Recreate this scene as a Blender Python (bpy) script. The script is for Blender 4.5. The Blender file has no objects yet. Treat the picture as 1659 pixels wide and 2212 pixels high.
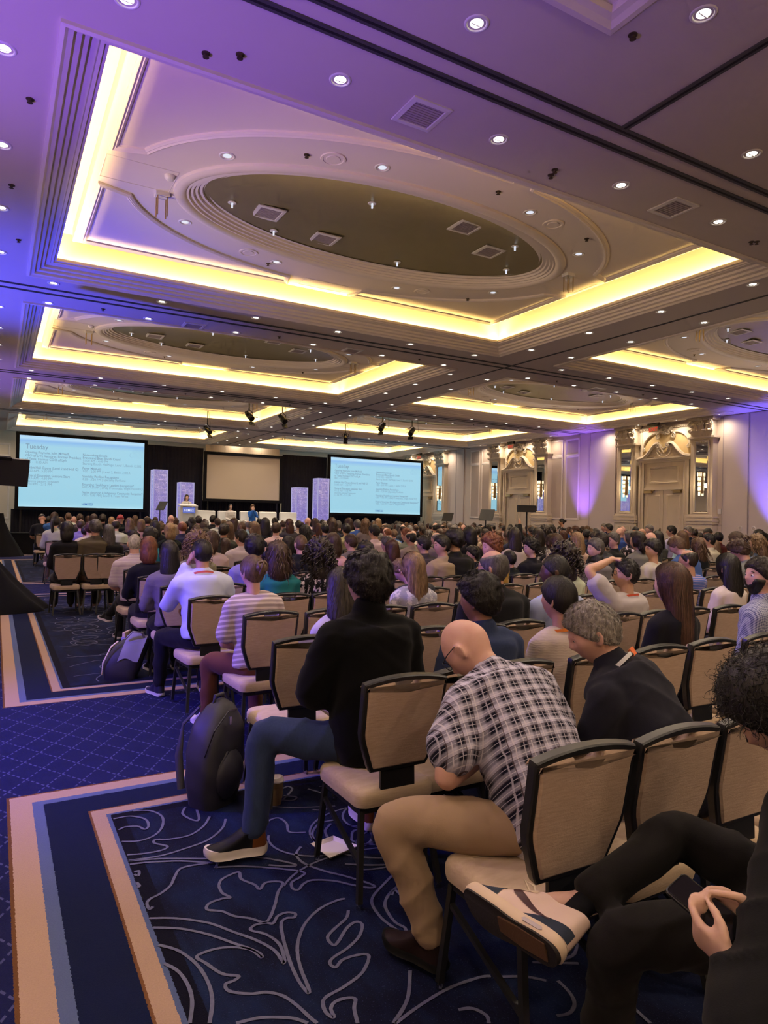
import bpy, math, random
import numpy as np
from mathutils import Vector, Matrix, noise
random.seed(11)
PI = math.pi
scene = bpy.context.scene
COL = scene.collection

# ---------------------------------------------------------------- camera
FPX = 1466.28
RC = Matrix(((0.86758018, -0.02168527, -0.4968243),
             (-0.49685891, 0.00414296, -0.86782144),
             (0.02087726, 0.99975626, -0.00718017)))
CAM = Vector((0.0, 0.0, 1.65))
cd = bpy.data.cameras.new('camera'); cam = bpy.data.objects.new('camera', cd); COL.objects.link(cam)
cd.sensor_fit = 'VERTICAL'; cd.sensor_height = 36.0; cd.sensor_width = 27.0
cd.lens = 36.0 * FPX / 2212.0; cd.clip_start = 0.05; cd.clip_end = 200
cam.matrix_world = Matrix.Translation(CAM) @ RC.to_4x4()
scene.camera = cam

# ---------------------------------------------------------------- world, exposure
w = bpy.data.worlds.new('world'); scene.world = w; w.use_nodes = True
w.node_tree.nodes['Background'].inputs[0].default_value = (0.05, 0.045, 0.05, 1)
w.node_tree.nodes['Background'].inputs[1].default_value = 0.0
scene.view_settings.view_transform = 'Standard'
scene.view_settings.look = 'None'
scene.view_settings.exposure = 0.0
scene.view_settings.gamma = 1.0
scene.view_settings.use_curve_mapping = False
cy = scene.cycles
cy.max_bounces = 4; cy.diffuse_bounces = 3; cy.glossy_bounces = 3; cy.transmission_bounces = 4
cy.caustics_reflective = False; cy.caustics_refractive = False
cy.sample_clamp_indirect = 3.0
cy.blur_glossy = 0.5
cy.adaptive_threshold = 0.1; cy.adaptive_min_samples = 12

# light strengths, in one place
P_DOWN = 95.0          # each recessed downlight
P_COVE = 27.0          # each metre of cove strip
P_FILL_SCONCE = 42.0  # fill sconces added on the left and back walls
COVE_COL = (1.0, 0.66, 0.20)
P_UP_LEFT = 1.0
DOWN_COL = (1.0, 0.79, 0.58)

def add_spot(name, loc, target, power, color, angle=120, blend=0.6, radius=0.05, parent=None):
    l = bpy.data.lights.new(name, 'SPOT'); l.energy = power; l.color = color
    l.spot_size = math.radians(angle); l.spot_blend = blend; l.shadow_soft_size = radius
    o = bpy.data.objects.new(name, l); COL.objects.link(o)
    o.location = loc
    d = Vector(target) - Vector(loc)
    o.rotation_euler = d.to_track_quat('-Z', 'Y').to_euler()
    if parent: o.parent = parent
    return o

# coloured event washes along the left wall (their fixtures are built with the AV gear)
WASHES = [  # (x, y, z, target, power, colour, angle)
    (-2.6, 4.6, 0.35, (-0.6, 4.6, 5.3), 1500, (0.24, 0.09, 1.0), 84),
    (-2.6, 13.0, 0.35, (-0.6, 12.6, 5.3), 2600, (0.03, 0.05, 1.0), 76),
    (-2.6, 21.5, 0.35, (-1.0, 21.5, 5.3), 900, (0.2, 0.10, 1.0), 86),
]
FLOOR_WASHES = [
    (-2.4, 5.4, 2.6, (1.6, 5.6, 0.3), 1100, (0.12, 0.07, 1.0), 80),
    (-2.4, 13.5, 2.6, (2.0, 15.5, 0.2), 450, (0.14, 0.08, 1.0), 80),
]
COFFER_FILLS = [   # unseen warm uplights, added to fill the coffers from the side walls
    (-2.7, 8.7 + 7.865 * n, 0.3, (5.0, 8.7 + 7.865 * n, 5.77), 900, (1.0, 0.78, 0.55), 50) for n in range(4)] + [
    (20.65, 10.1 + 7.865 * n, 0.3, (15.9, 8.7 + 7.865 * n, 5.77), 600, (1.0, 0.78, 0.55), 56) for n in range(4)]
WALL_UPS = [
    (20.25, 20.3, 0.25, (21.05, 20.25, 4.6), 1500, (0.26, 0.10, 1.0), 42),
    (20.2, 12.2, 0.25, (21.05, 12.15, 4.4), 2000, (0.14, 0.10, 1.0), 50),
]

# ---------------------------------------------------------------- picture geometry
def ray(px, py):
    return RC @ Vector(((px - 829.5) / FPX, -(py - 1106.0) / FPX, -1.0))
def at_d(px, py, d): return CAM + ray(px, py) * d
def at_z(px, py, z):
    r = ray(px, py); return CAM + r * ((z - CAM.z) / r.z)
def at_y(px, py, y):
    r = ray(px, py); return CAM + r * (y / r.y)
def at_x(px, py, x):
    r = ray(px, py); return CAM + r * (x / r.x)
def depth_of(p):
    return -((RC.transposed() @ (Vector(p) - CAM)).z)
def proj(p):
    c = RC.transposed() @ (Vector(p) - CAM)
    return 829.5 + FPX * c.x / -c.z, 1106.0 - FPX * c.y / -c.z

# ---------------------------------------------------------------- mesh builder
def frame_from(zdir, hint=(0, 0, 1)):
    z = Vector(zdir).normalized(); h = Vector(hint)
    if abs(z.dot(h.normalized())) > 0.98: h = Vector((0, 1, 0))
    x = h.cross(z).normalized(); y = z.cross(x)
    return x, y, z

class MB:
    def __init__(s): s.v = []; s.f = []; s.mi = []
    def add(s, vs, fs, m=0):
        o = len(s.v); s.v.extend([tuple(v) for v in vs])
        s.f.extend([tuple(i + o for i in f) for f in fs]); s.mi.extend([m] * len(fs)); return s
    def box(s, x0, y0, z0, x1, y1, z1, m=0, M=None):
        vs = [Vector((x, y, z)) for z in (z0, z1) for y in (y0, y1) for x in (x0, x1)]
        if M: vs = [M @ v for v in vs]
        return s.add(vs, [(0, 2, 3, 1), (4, 5, 7, 6), (0, 1, 5, 4), (2, 6, 7, 3), (0, 4, 6, 2), (1, 3, 7, 5)], m)
    def ring_loft(s, rings, cap=True, closed_u=True, m=0, loop=False):
        n = len(rings[0]); vs = [p for r in rings for p in r]; fs = []
        R = len(rings)
        for i in range(R if loop else R - 1):
            a = i * n; b = ((i + 1) % R) * n
            for j in range(n if closed_u else n - 1):
                k = (j + 1) % n
                fs.append((a + j, a + k, b + k, b + j))
        if cap and not loop:
            fs.append(tuple(range(n - 1, -1, -1))); fs.append(tuple((R - 1) * n + j for j in range(n)))
        return s.add(vs, fs, m)
    def cyl(s, p0, p1, r0, r1=None, n=12, m=0, cap=True):
        r1 = r0 if r1 is None else r1
        p0 = Vector(p0); p1 = Vector(p1); x, y, z = frame_from(p1 - p0)
        rs = []
        for p, r in ((p0, r0), (p1, r1)):
            rs.append([p + (x * math.cos(2 * PI * j / n) + y * math.sin(2 * PI * j / n)) * r for j in range(n)])
        return s.ring_loft(rs, cap, True, m)
    def tube(s, pts, r, n=8, m=0, closed=False, flat=1.0):
        pts = [Vector(p) for p in pts]; R = len(pts); rs = []
        rad = r if isinstance(r, (list, tuple)) else [r] * R
        for i, p in enumerate(pts):
            a = pts[(i - 1) % R] if (closed or i > 0) else p; b = pts[(i + 1) % R] if (closed or i < R - 1) else p
            x, y, z = frame_from(b - a)
            rs.append([p + (x * math.cos(2 * PI * j / n) + y * math.sin(2 * PI * j / n) * flat) * rad[i] for j in range(n)])
        return s.ring_loft(rs, not closed, True, m, loop=closed)
    def lathe(s, prof, n=20, M=None, m=0, cap=False):
        rs = []
        for r, z in prof:
            ring = [Vector((r * math.cos(2 * PI * j / n), r * math.sin(2 * PI * j / n), z)) for j in range(n)]
            if M: ring = [M @ p for p in ring]
            rs.append(ring)
        return s.ring_loft(rs, cap, True, m)
    def ellipsoid(s, c, r, M=None, nu=16, nv=10, m=0):
        c = Vector(c); vs = []; fs = []
        vs.append((0, 0, -1))
        for i in range(1, nv):
            t = -PI / 2 + PI * i / nv
            for j in range(nu):
                u = 2 * PI * j / nu; vs.append((math.cos(t) * math.cos(u), math.cos(t) * math.sin(u), math.sin(t)))
        vs.append((0, 0, 1)); top = len(vs) - 1
        for j in range(nu):
            k = (j + 1) % nu
            fs.append((0, 1 + k, 1 + j)); fs.append((top, 1 + (nv - 2) * nu + j, 1 + (nv - 2) * nu + k))
            for i in range(nv - 2):
                a = 1 + i * nu; fs.append((a + j, a + k, a + nu + k, a + nu + j))
        out = []
        for v in vs:
            p = Vector((v[0] * r[0], v[1] * r[1], v[2] * r[2]))
            if M: p = M @ p
            out.append(c + p)
        return s.add(out, fs, m)
    def sweep(s, path, prof, closed=True, m=0, fn=None):
        """path: list of (x,y); prof: list of (inward offset, z). left side of the path direction is inward."""
        n = len(path); P = [Vector((p[0], p[1])) for p in path]; rings = []
        for i in range(n):
            a = P[(i - 1) % n]; b = P[i]; c = P[(i + 1) % n]
            if closed or 0 < i < n - 1:
                d1 = (b - a).normalized(); d2 = (c - b).normalized()
            elif i == 0: d1 = d2 = (c - b).normalized()
            else: d1 = d2 = (b - a).normalized()
            n1 = Vector((-d1.y, d1.x)); n2 = Vector((-d2.y, d2.x))
            t = (n1 + n2); t = t / max(0.25, t.dot(n1)) if t.length > 1e-6 else n1
            ring = []
            for o, z in prof:
                q = b + t * o; p3 = Vector((q.x, q.y, z)); ring.append(fn(p3) if fn else p3)
            rings.append(ring)
        return s.ring_loft(rings, cap=False, closed_u=False, m=m, loop=closed)
    def prism(s, poly, z0, z1, M=None, m=0):
        n = len(poly)
        vs = [Vector((p[0], p[1], z0)) for p in poly] + [Vector((p[0], p[1], z1)) for p in poly]
        if M: vs = [M @ v for v in vs]
        fs = [tuple(range(n - 1, -1, -1)), tuple(range(n, 2 * n))]
        for j in range(n):
            k = (j + 1) % n; fs.append((j, k, n + k, n + j))
        return s.add(vs, fs, m)
    def mesh(s, name, smooth=None):
        me = bpy.data.meshes.new(name); me.from_pydata(s.v, [], s.f); me.update()
        if any(s.mi):
            me.polygons.foreach_set('material_index', s.mi)
        if smooth is not None:
            me.polygons.foreach_set('use_smooth', [True] * len(me.polygons))
            if smooth < 180: me.set_sharp_from_angle(angle=math.radians(smooth))
        return me

def link(name, me, mats=None, parent=None, loc=None, rotz=None):
    if isinstance(me, MB): me = me.mesh(name)
    o = bpy.data.objects.new(name, me); COL.objects.link(o)
    if mats is not None:
        if not isinstance(mats, (list, tuple)): mats = [mats]
        if len(me.materials) == 0:
            for mt in mats: me.materials.append(mt)
    if parent is not None: o.parent = parent
    if loc is not None: o.location = loc
    if rotz is not None: o.rotation_euler = (0, 0, rotz)
    return o
def tag(o, label, cat=None, group=None):
    o['label'] = label
    if cat: o['category'] = cat
    if group: o['group'] = group
    return o
def thing(name, label, cat, loc=(0, 0, 0), rotz=0, group=None):
    o = bpy.data.objects.new(name, None); COL.objects.link(o); o.empty_display_size = 0.1
    o.location = loc; o.rotation_euler = (0, 0, rotz)
    return tag(o, label, cat, group)
def struct(name, mb, mats, parent=None, smooth=None, label=None):
    o = link(name, mb.mesh(name, smooth), mats, parent)
    o['kind'] = 'structure'
    if label: o['label'] = label
    return o
def part(name, mb, mats, parent, smooth=None, label=None):
    o = link(name, mb.mesh(name, smooth) if isinstance(mb, MB) else mb, mats, parent)
    if label: o['label'] = label
    return o
CH = {}
def dup(root, loc=None, rotz=None, label=None, group=None, scale=None):
    r = root.copy(); COL.objects.link(r)
    if loc is not None: r.location = loc
    if rotz is not None: r.rotation_euler = (0, 0, rotz)
    if scale is not None: r.scale = (scale,) * 3
    if label: r['label'] = label
    if group: r['group'] = group
    for ch in CH.setdefault(root.name, list(root.children)):
        c = ch.copy(); COL.objects.link(c); c.parent = r
        for g in CH.setdefault(ch.name, list(ch.children)):
            d = g.copy(); COL.objects.link(d); d.parent = c
    return r
ORD = ['first', 'second', 'third', 'fourth', 'fifth', 'sixth', 'seventh', 'eighth', 'ninth', 'tenth', 'eleventh', 'twelfth',
       'thirteenth', 'fourteenth', 'fifteenth', 'sixteenth', 'seventeenth', 'eighteenth', 'nineteenth', 'twentieth']
def ordn(i): return ORD[i] if i < len(ORD) else '%dth' % (i + 1)

# ---------------------------------------------------------------- materials
def srgb(r, g, b):
    f = lambda c: c / 12.92 if c <= 0.04045 else ((c + 0.055) / 1.055) ** 2.4
    return (f(r / 255), f(g / 255), f(b / 255), 1.0)
class NT:
    def __init__(s, name):
        s.m = bpy.data.materials.new(name); s.m.use_nodes = True; s.t = s.m.node_tree
        s.b = s.t.nodes['Principled BSDF']; s.out = s.t.nodes['Material Output']
    def n(s, kind, **kw):
        nd = s.t.nodes.new('ShaderNode' + kind)
        for k, v in kw.items(): setattr(nd, k, v)
        return nd
    def l(s, a, b): s.t.links.new(a, b); return s
    def val(s, x):
        return x
    def math(s, op, a, b=None, c=None, clamp=False):
        nd = s.n('Math', operation=op, use_clamp=clamp)
        for i, x in enumerate((a, b, c)):
            if x is None: continue
            if isinstance(x, (int, float)): nd.inputs[i].default_value = x
            else: s.l(x, nd.inputs[i])
        return nd.outputs[0]
    def mix(s, fac, a, b, kind='MIX'):
        nd = s.n('MixRGB', blend_type=kind)
        for i, x in enumerate((fac, a, b)):
            if isinstance(x, (int, float)): nd.inputs[i].default_value = x
            elif isinstance(x, tuple): nd.inputs[i].default_value = x if len(x) == 4 else x + (1,)
            else: s.l(x, nd.inputs[i])
        return nd.outputs[0]
    def coord(s, kind='Object'):
        return s.n('TexCoord').outputs[kind]
    def pos(s): return s.n('NewGeometry').outputs['Position']
    def xyz(s, v):
        nd = s.n('SeparateXYZ'); s.l(v, nd.inputs[0]); return nd.outputs
    def noise(s, vec, scale, detail=3, rough=0.5, out='Fac', vscale=None):
        nd = s.n('TexNoise'); nd.inputs['Scale'].default_value = scale; nd.inputs['Detail'].default_value = detail
        nd.inputs['Roughness'].default_value = rough
        if vscale is not None:
            mp = s.n('Mapping'); mp.inputs['Scale'].default_value = vscale; s.l(vec, mp.inputs[0]); vec = mp.outputs[0]
        if vec is not None: s.l(vec, nd.inputs['Vector'])
        return nd.outputs[out]
    def bump(s, h, strength=0.3, dist=0.01):
        nd = s.n('Bump'); nd.inputs['Strength'].default_value = strength; nd.inputs['Distance'].default_value = dist
        s.l(h, nd.inputs['Height']); s.l(nd.outputs[0], s.b.inputs['Normal']); return s
    def set(s, color=None, rough=None, metal=None, spec=None, emis=None, estr=None, sheen=None, sss=None, coat=None, trans=None):
        b = s.b.inputs
        def put(k, x):
            if isinstance(x, (int, float)): b[k].default_value = x
            elif isinstance(x, tuple): b[k].default_value = x if len(x) == 4 else x + (1,)
            else: s.l(x, b[k])
        for k, x in (('Base Color', color), ('Roughness', rough), ('Metallic', metal), ('Specular IOR Level', spec),
                     ('Emission Color', emis), ('Emission Strength', estr), ('Sheen Weight', sheen),
                     ('Subsurface Weight', sss), ('Coat Weight', coat), ('Transmission Weight', trans)):
            if x is not None: put(k, x)
        return s
def plain(name, color, rough=0.6, metal=0.0, spec=0.4, var=0.06, scale=6.0, bump=0.0, bscale=60.0, sheen=None, coat=None):
    t = NT(name); v = t.noise(t.coord(), scale, 3)
    c = t.mix(t.math('MULTIPLY', v, 1.0), tuple(x * (1 - var) for x in color[:3]) + (1,), tuple(min(1, x * (1 + var)) for x in color[:3]) + (1,))
    t.set(color=c, rough=rough, metal=metal, spec=spec, sheen=sheen, coat=coat)
    if bump: t.bump(t.noise(t.coord(), bscale, 2), bump, 0.004)
    return t.m
def emitter(name, color, strength):
    t = NT(name); t.set(color=(0.02, 0.02, 0.02, 1), emis=color if len(color) == 4 else tuple(color) + (1,), estr=strength, rough=0.4)
    t.m.cycles.emission_sampling = 'NONE'; return t.m

MAT = {}
MAT['soffit'] = plain('soffit_paint', (0.60, 0.525, 0.485), 0.8, var=0.03, scale=1.5)
MAT['crown'] = plain('moulding_paint', (0.76, 0.68, 0.62), 0.55, var=0.03)
MAT['cove'] = plain('cove_paint', (0.80, 0.74, 0.62), 0.8, var=0.02)
MAT['coffer'] = plain('coffer_paint', (0.80, 0.71, 0.63), 0.75, var=0.03, scale=1.2)
def m_dome():
    t = NT('dome_gilt'); p = t.coord()
    a = t.noise(p, 1.3, 5, 0.6); b = t.noise(p, 7.0, 4, 0.6, vscale=(1.0, 0.35, 1))
    c = t.mix(t.math('MULTIPLY', a, 1.0), (0.24, 0.21, 0.11), (0.38, 0.33, 0.19))
    c = t.mix(t.math('MULTIPLY', b, 0.5), c, (0.30, 0.27, 0.15))
    t.set(color=c, rough=0.36, metal=0.25, spec=0.5); t.bump(b, 0.12, 0.01); return t.m
MAT['dome'] = m_dome()
MAT['track'] = plain('track_metal', (0.10, 0.095, 0.10), 0.5, 0.4)
MAT['track_dark'] = plain('track_slot', (0.01, 0.01, 0.012), 0.7)
MAT['white_trim'] = plain('white_trim', (0.75, 0.72, 0.68), 0.4)
MAT['vent'] = plain('vent_metal', (0.42, 0.36, 0.36), 0.6)
MAT['lens'] = emitter('downlight_lens', (1.0, 0.93, 0.80, 1), 7.0)
MAT['lens_off'] = plain('frosted_lens', (0.8, 0.82, 0.86), 0.25, spec=0.6)
MAT['lens_low'] = emitter('dimmed_lens', (0.85, 0.88, 1.0, 1), 0.9)
MAT['brass'] = plain('brass', (0.42, 0.30, 0.14), 0.35, 0.9)
MAT['dark_brass'] = plain('dark_brass', (0.10, 0.07, 0.05), 0.5, 0.6)
MAT['wall'] = plain('wall_covering', (0.62, 0.52, 0.44), 0.8, var=0.03, scale=2, bump=0.03, bscale=150)
MAT['airwall'] = plain('folding_wall_fabric', (0.58, 0.50, 0.46), 0.9, var=0.03, scale=2, bump=0.05, bscale=200)
MAT['panelfab'] = plain('wall_panel_fabric', (0.46, 0.38, 0.33), 0.9, var=0.04, scale=3, bump=0.05, bscale=200)
MAT['cream'] = plain('cream_paint', (0.66, 0.57, 0.45), 0.65, var=0.03)
MAT['door'] = plain('cream_door_paint', (0.66, 0.56, 0.42), 0.45, var=0.03)
MAT['gilt'] = plain('gilt_plaster', (0.62, 0.47, 0.24), 0.5, var=0.12, scale=8, bump=0.05)
def m_mirror():
    t = NT('mirror_glass'); t.set(color=(0.82, 0.84, 0.82), rough=0.02, metal=1.0); return t.m
MAT['mirror'] = m_mirror()
MAT['black_cloth'] = plain('black_cloth', (0.008, 0.008, 0.010), 0.95, spec=0.1, var=0.3, scale=3, bump=0.2, bscale=40)
MAT['drape'] = plain('black_drape_velour', (0.010, 0.010, 0.016), 0.9, spec=0.15, var=0.3, scale=2)
MAT['black_metal'] = plain('black_metal', (0.012, 0.012, 0.013), 0.42, 0.3)
MAT['black_plastic'] = plain('black_plastic', (0.014, 0.014, 0.016), 0.4)
MAT['chair_frame'] = plain('black_powder_coat', (0.012, 0.012, 0.012), 0.38, 0.0, spec=0.5)
# ================================================================= FLOOR
def m_carpet():
    t = NT('ballroom_carpet'); P = t.pos(); X, Y, Z = t.xyz(P)
    mt = t.math
    ty = mt('MODULO', mt('ADD', Y, -6.44 + 21.0), 10.5)
    dy = mt('MINIMUM', ty, mt('SUBTRACT', 8.48, ty))
    d = mt('MINIMUM', mt('SUBTRACT', X, 0.09), dy)
    # wobble of the tufted edges
    wob = mt('MULTIPLY', mt('SUBTRACT', t.noise(P, 90, 2), 0.5), 0.012)
    d = mt('ADD', d, wob)
    n1 = t.noise(P, 3.2, 4, 0.6, vscale=(1.0, 2.2, 1)); n2 = t.noise(P, 160, 2)
    # lattice
    u = mt('ADD', mt('MULTIPLY', X, 1.0), mt('MULTIPLY', Y, 0.62)); v = mt('SUBTRACT', mt('MULTIPLY', X, 1.0), mt('MULTIPLY', Y, 0.62))
    def line(a, b):
        fa = mt('ABSOLUTE', mt('SUBTRACT', mt('FRACT', mt('DIVIDE', a, 0.20)), 0.5))
        on = mt('LESS_THAN', fa, 0.032)
        dash = mt('LESS_THAN', mt('FRACT', mt('DIVIDE', b, 0.05)), 0.6)
        return mt('MULTIPLY', on, dash)
    lat = mt('MAXIMUM', line(u, v), line(v, u))
    base_a = t.mix(n1, (0.006, 0.007, 0.042), (0.011, 0.013, 0.07))
    aisle = t.mix(lat, base_a, (0.055, 0.058, 0.16))
    # seating field
    streak = t.noise(P, 5.0, 6, 0.65, vscale=(1.0, 0.38, 1))
    st = t.math('MULTIPLY_ADD', streak, 3.0, -1.25, clamp=True)
    field = t.mix(st, (0.005, 0.006, 0.020), (0.010, 0.020, 0.066))
    field = t.mix(mt('GREATER_THAN', n2, 0.66), field, (0.030, 0.036, 0.085))
    ramp = t.n('ValToRGB'); r = ramp.color_ramp; r.interpolation = 'CONSTANT'
    bands = [(0.0, (0.14, 0.06, 0.025)), (0.014, (0.42, 0.28, 0.20)), (0.125, (0.09, 0.12, 0.24)), (0.178, (0.006, 0.010, 0.040)),
             (0.385, (0.16, 0.07, 0.03)), (0.395, (0.40, 0.27, 0.19)), (0.468, (0.08, 0.11, 0.22)), (0.487, (0.004, 0.004, 0.012))]
    while len(r.elements) > 1: r.elements.remove(r.elements[0])
    r.elements[0].position = 0; r.elements[0].color = bands[0][1] + (1,)
    for p, c in bands[1:]:
        e = r.elements.new(p); e.color = c + (1,)
    t.l(d, ramp.inputs[0])
    pile = t.mix(mt('MULTIPLY', n2, 0.5), ramp.outputs[0], t.mix(0.5, ramp.outputs[0], (0, 0, 0, 1)))
    c = t.mix(mt('GREATER_THAN', d, 0.555), pile, field)
    c = t.mix(mt('LESS_THAN', d, 0.0), c, aisle)
    t.set(color=c, rough=0.95, spec=0.1)
    t.bump(t.noise(P, 240, 2), 0.5, 0.006)
    return t.m
MAT['carpet'] = m_carpet()
mb = MB(); mb.box(-3.2, -4.2, -0.1, 21.6, 36.4, 0.0)
floor = struct('floor', mb, MAT['carpet'], label='navy patterned ballroom carpet with tan borders')

# scrolled carpet ornament, raised by the height of its loop pile
def catmull(pts, step=6, closed=False):
    P = [Vector(p) for p in pts]; n = len(P); out = []
    for i in range(n if closed else n - 1):
        g = (lambda k: P[k % n]) if closed else (lambda k: P[max(0, min(n - 1, k))])
        p0, p1, p2, p3 = g(i - 1), g(i), g(i + 1), g(i + 2)
        for k in range(step):
            t = k / step
            out.append(0.5 * ((2 * p1) + (p2 - p0) * t + (2 * p0 - 5 * p1 + 4 * p2 - p3) * t * t + (3 * p1 - p0 - 3 * p2 + p3) * t ** 3))
    if not closed: out.append(P[-1].copy())
    return out
def ribbon(mb, pts, w, z=0.003):
    n = len(pts)
    if n < 2: return
    vs = []
    for i in range(n):
        a = pts[max(0, i - 1)]; b = pts[min(n - 1, i + 1)]; d = (b - a); d.z = 0
        if d.length < 1e-6: d = Vector((1, 0, 0))
        d.normalize(); nn = Vector((-d.y, d.x, 0)); ww = w * (0.9 + 0.2 * random.random())
        vs += [Vector((pts[i].x, pts[i].y, z)) + nn * ww / 2, Vector((pts[i].x, pts[i].y, z)) - nn * ww / 2]
    mb.add(vs, [(2 * i, 2 * i + 1, 2 * i + 3, 2 * i + 2) for i in range(n - 1)])
S1 = [  # traced on the floor, photograph pixels as (2x, 2(y-1500))
 [(575,505),(650,505),(700,530),(700,575),(665,612),(600,635),(525,638)], [(490,540),(560,528),(625,540),(642,568),(625,585),(595,572),(540,575),(512,588)],
 [(905,530),(880,570),(820,610),(730,628),(672,630),(668,645),(722,658),(700,675),(620,690),(550,695)], [(975,540),(960,580),(900,630),(800,668),(690,700),(555,720)],
 [(560,737),(640,728),(780,722),(930,730),(938,714),(860,712),(700,712),(556,722)], [(930,730),(850,738),(780,755),(755,790),(735,830),(690,865),(650,885),(635,905),(645,930),(660,920)],
 [(945,830),(960,800),(1030,770),(1042,800),(1100,825),(1122,845),(1150,815),(1220,815),(1200,860),(1185,920),(1150,985),(1080,970),(1010,960),(960,940),(895,932),(905,905),(960,885),(995,880),(960,860),(945,830)],
 [(645,970),(760,970),(900,990),(1010,1030),(1100,1062),(1180,1105),(1218,1152),(1226,1165),(1228,1140),(1205,1080),(1150,1040),(1085,1022),(1100,1000),(1150,990),(1180,992),(1200,960),(1240,945),(1275,950),(1270,966),(1235,970),(1215,992),(1222,1050),(1250,1150),(1290,1240),(1330,1292),(1332,1270),(1300,1190),(1285,1120),(1290,1060),(1320,990),(1380,930),(1450,895),(1490,885)],
 [(660,1010),(780,1015),(900,1040),(1010,1078),(1112,1115),(1130,1140),(1080,1105),(1000,1095),(920,1105),(850,1135),(890,1165),(960,1210),(1030,1220),(1010,1240),(975,1255),(990,1285),(1080,1297),(1150,1290),(1220,1305),(1280,1345),(1340,1400),(1370,1424)],
 [(1505,935),(1495,970),(1440,1020),(1415,1055),(1440,1086),(1462,1070),(1500,1010),(1540,985),(1565,1000),(1550,1050),(1500,1100),(1440,1140),(1425,1165),(1450,1182),(1480,1150),(1540,1130),(1592,1130),(1580,1180),(1550,1220),(1480,1270),(1410,1310),(1395,1340),(1410,1380),(1442,1398),(1430,1360),(1450,1330),(1500,1315),(1535,1320),(1530,1360),(1545,1424)],
 [(685,1085),(770,1110),(850,1170),(900,1250),(917,1330),(905,1424)], [(710,1165),(770,1200),(812,1260),(830,1330),(820,1424)], [(1020,1424),(1130,1400),(1260,1402),(1330,1424)],
 [(930,750),(1050,745),(1200,755),(1310,770),(1300,790),(1260,815),(1265,842),(1290,846),(1310,822),(1350,805),(1440,808),(1520,825),(1598,838),(1612,826),(1500,790),(1400,765),(1310,730),(1280,692),(1300,660)],
 [(930,752),(975,690),(1050,700),(1160,712),(1270,735),(1262,745),(1160,740)], [(1140,588),(1150,555),(1200,535),(1238,560),(1250,596),(1320,598)], [(800,490),(790,520),(840,547),(860,540),(850,500)],
 [(1205,470),(1240,440),(1262,410),(1240,400),(1205,420)], [(1180,455),(1260,460),(1280,445),(1225,440)], [(1330,410),(1390,430),(1418,470),(1405,500),(1350,500)], [(1360,640),(1350,600),(1380,560),(1440,545)], [(1415,620),(1405,590),(1430,560)],
 [(1520,620),(1530,590),(1600,580),(1660,600),(1660,640),(1590,650),(1525,635),(1520,620)], [(1480,690),(1560,705),(1700,708),(1800,690)], [(1490,735),(1600,740),(1720,735)],
 [(1740,740),(1660,820),(1606,890),(1640,960),(1700,1010),(1745,1035),(1750,1012),(1705,985),(1668,930),(1665,895),(1690,855),(1735,820)], [(1692,870),(1710,850),(1770,915),(1790,950)],
 [(1700,1424),(1760,1320),(1772,1195)], [(1710,1424),(1810,1350),(1940,1272),(2070,1226),(2120,1220)], [(1980,1366),(2040,1360),(2100,1390),(2112,1424)], [(2130,1225),(2260,1222),(2360,1240)], [(2410,1240),(2460,1290),(2482,1340),(2460,1380),(2405,1392)], [(2730,1350),(2810,1424)],
 [(2460,1040),(2490,1075),(2480,1125),(2430,1150)], [(2300,1160),(2500,1165)], [(580,770),(600,765),(598,785),(580,780)], [(590,815),(602,830),(590,836)]]
orn = MB()
for c in S1:
    pts = [at_z(x / 2, 1500 + y / 2, 0.0) for x, y in c]
    ribbon(orn, catmull(pts, 6), 0.0135)
rc = random.Random(5)
def inside(x, y):
    ty = (y - 6.44 + 21) % 10.5
    return x > 0.70 and 0.60 < ty < 7.88
def scroll(x, y, a, n, k0, k1, step=0.035):
    pts = []
    for i in range(n):
        if not inside(x, y): break
        pts.append(Vector((x, y, 0))); t = i / n
        a += (k0 + (k1 - k0) * t) * step; x += math.cos(a) * step; y += math.sin(a) * step
    return pts
cnt = 0
while cnt < 520:
    x = rc.uniform(0.7, 4.5); y = rc.choice((rc.uniform(7, 14.2), rc.uniform(7, 14.2), rc.uniform(17.6, 25)))
    if cnt > 480: x = rc.uniform(1.7, 3.2); y = rc.uniform(2.7, 3.8)
    elif cnt > 560: x = rc.uniform(3, 7); y = rc.uniform(-1, 3)
    s = rc.choice((-1, 1)); p = scroll(x, y, rc.gauss(0, 0.5) + rc.choice((0, PI)), rc.randint(14, 34), s * rc.uniform(0, 2), s * rc.uniform(4, 13) * rc.choice((1, 1, -0.6)))
    if len(p) > 6: ribbon(orn, p, 0.012)
    cnt += 1
MAT['ornament'] = plain('carpet_ornament_yarn', (0.115, 0.118, 0.18), 0.95, spec=0.05, var=0.25, scale=60)
o = link('carpet_ornament', orn.mesh('carpet_ornament'), MAT['ornament'], floor); o['kind'] = 'stuff'

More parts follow.
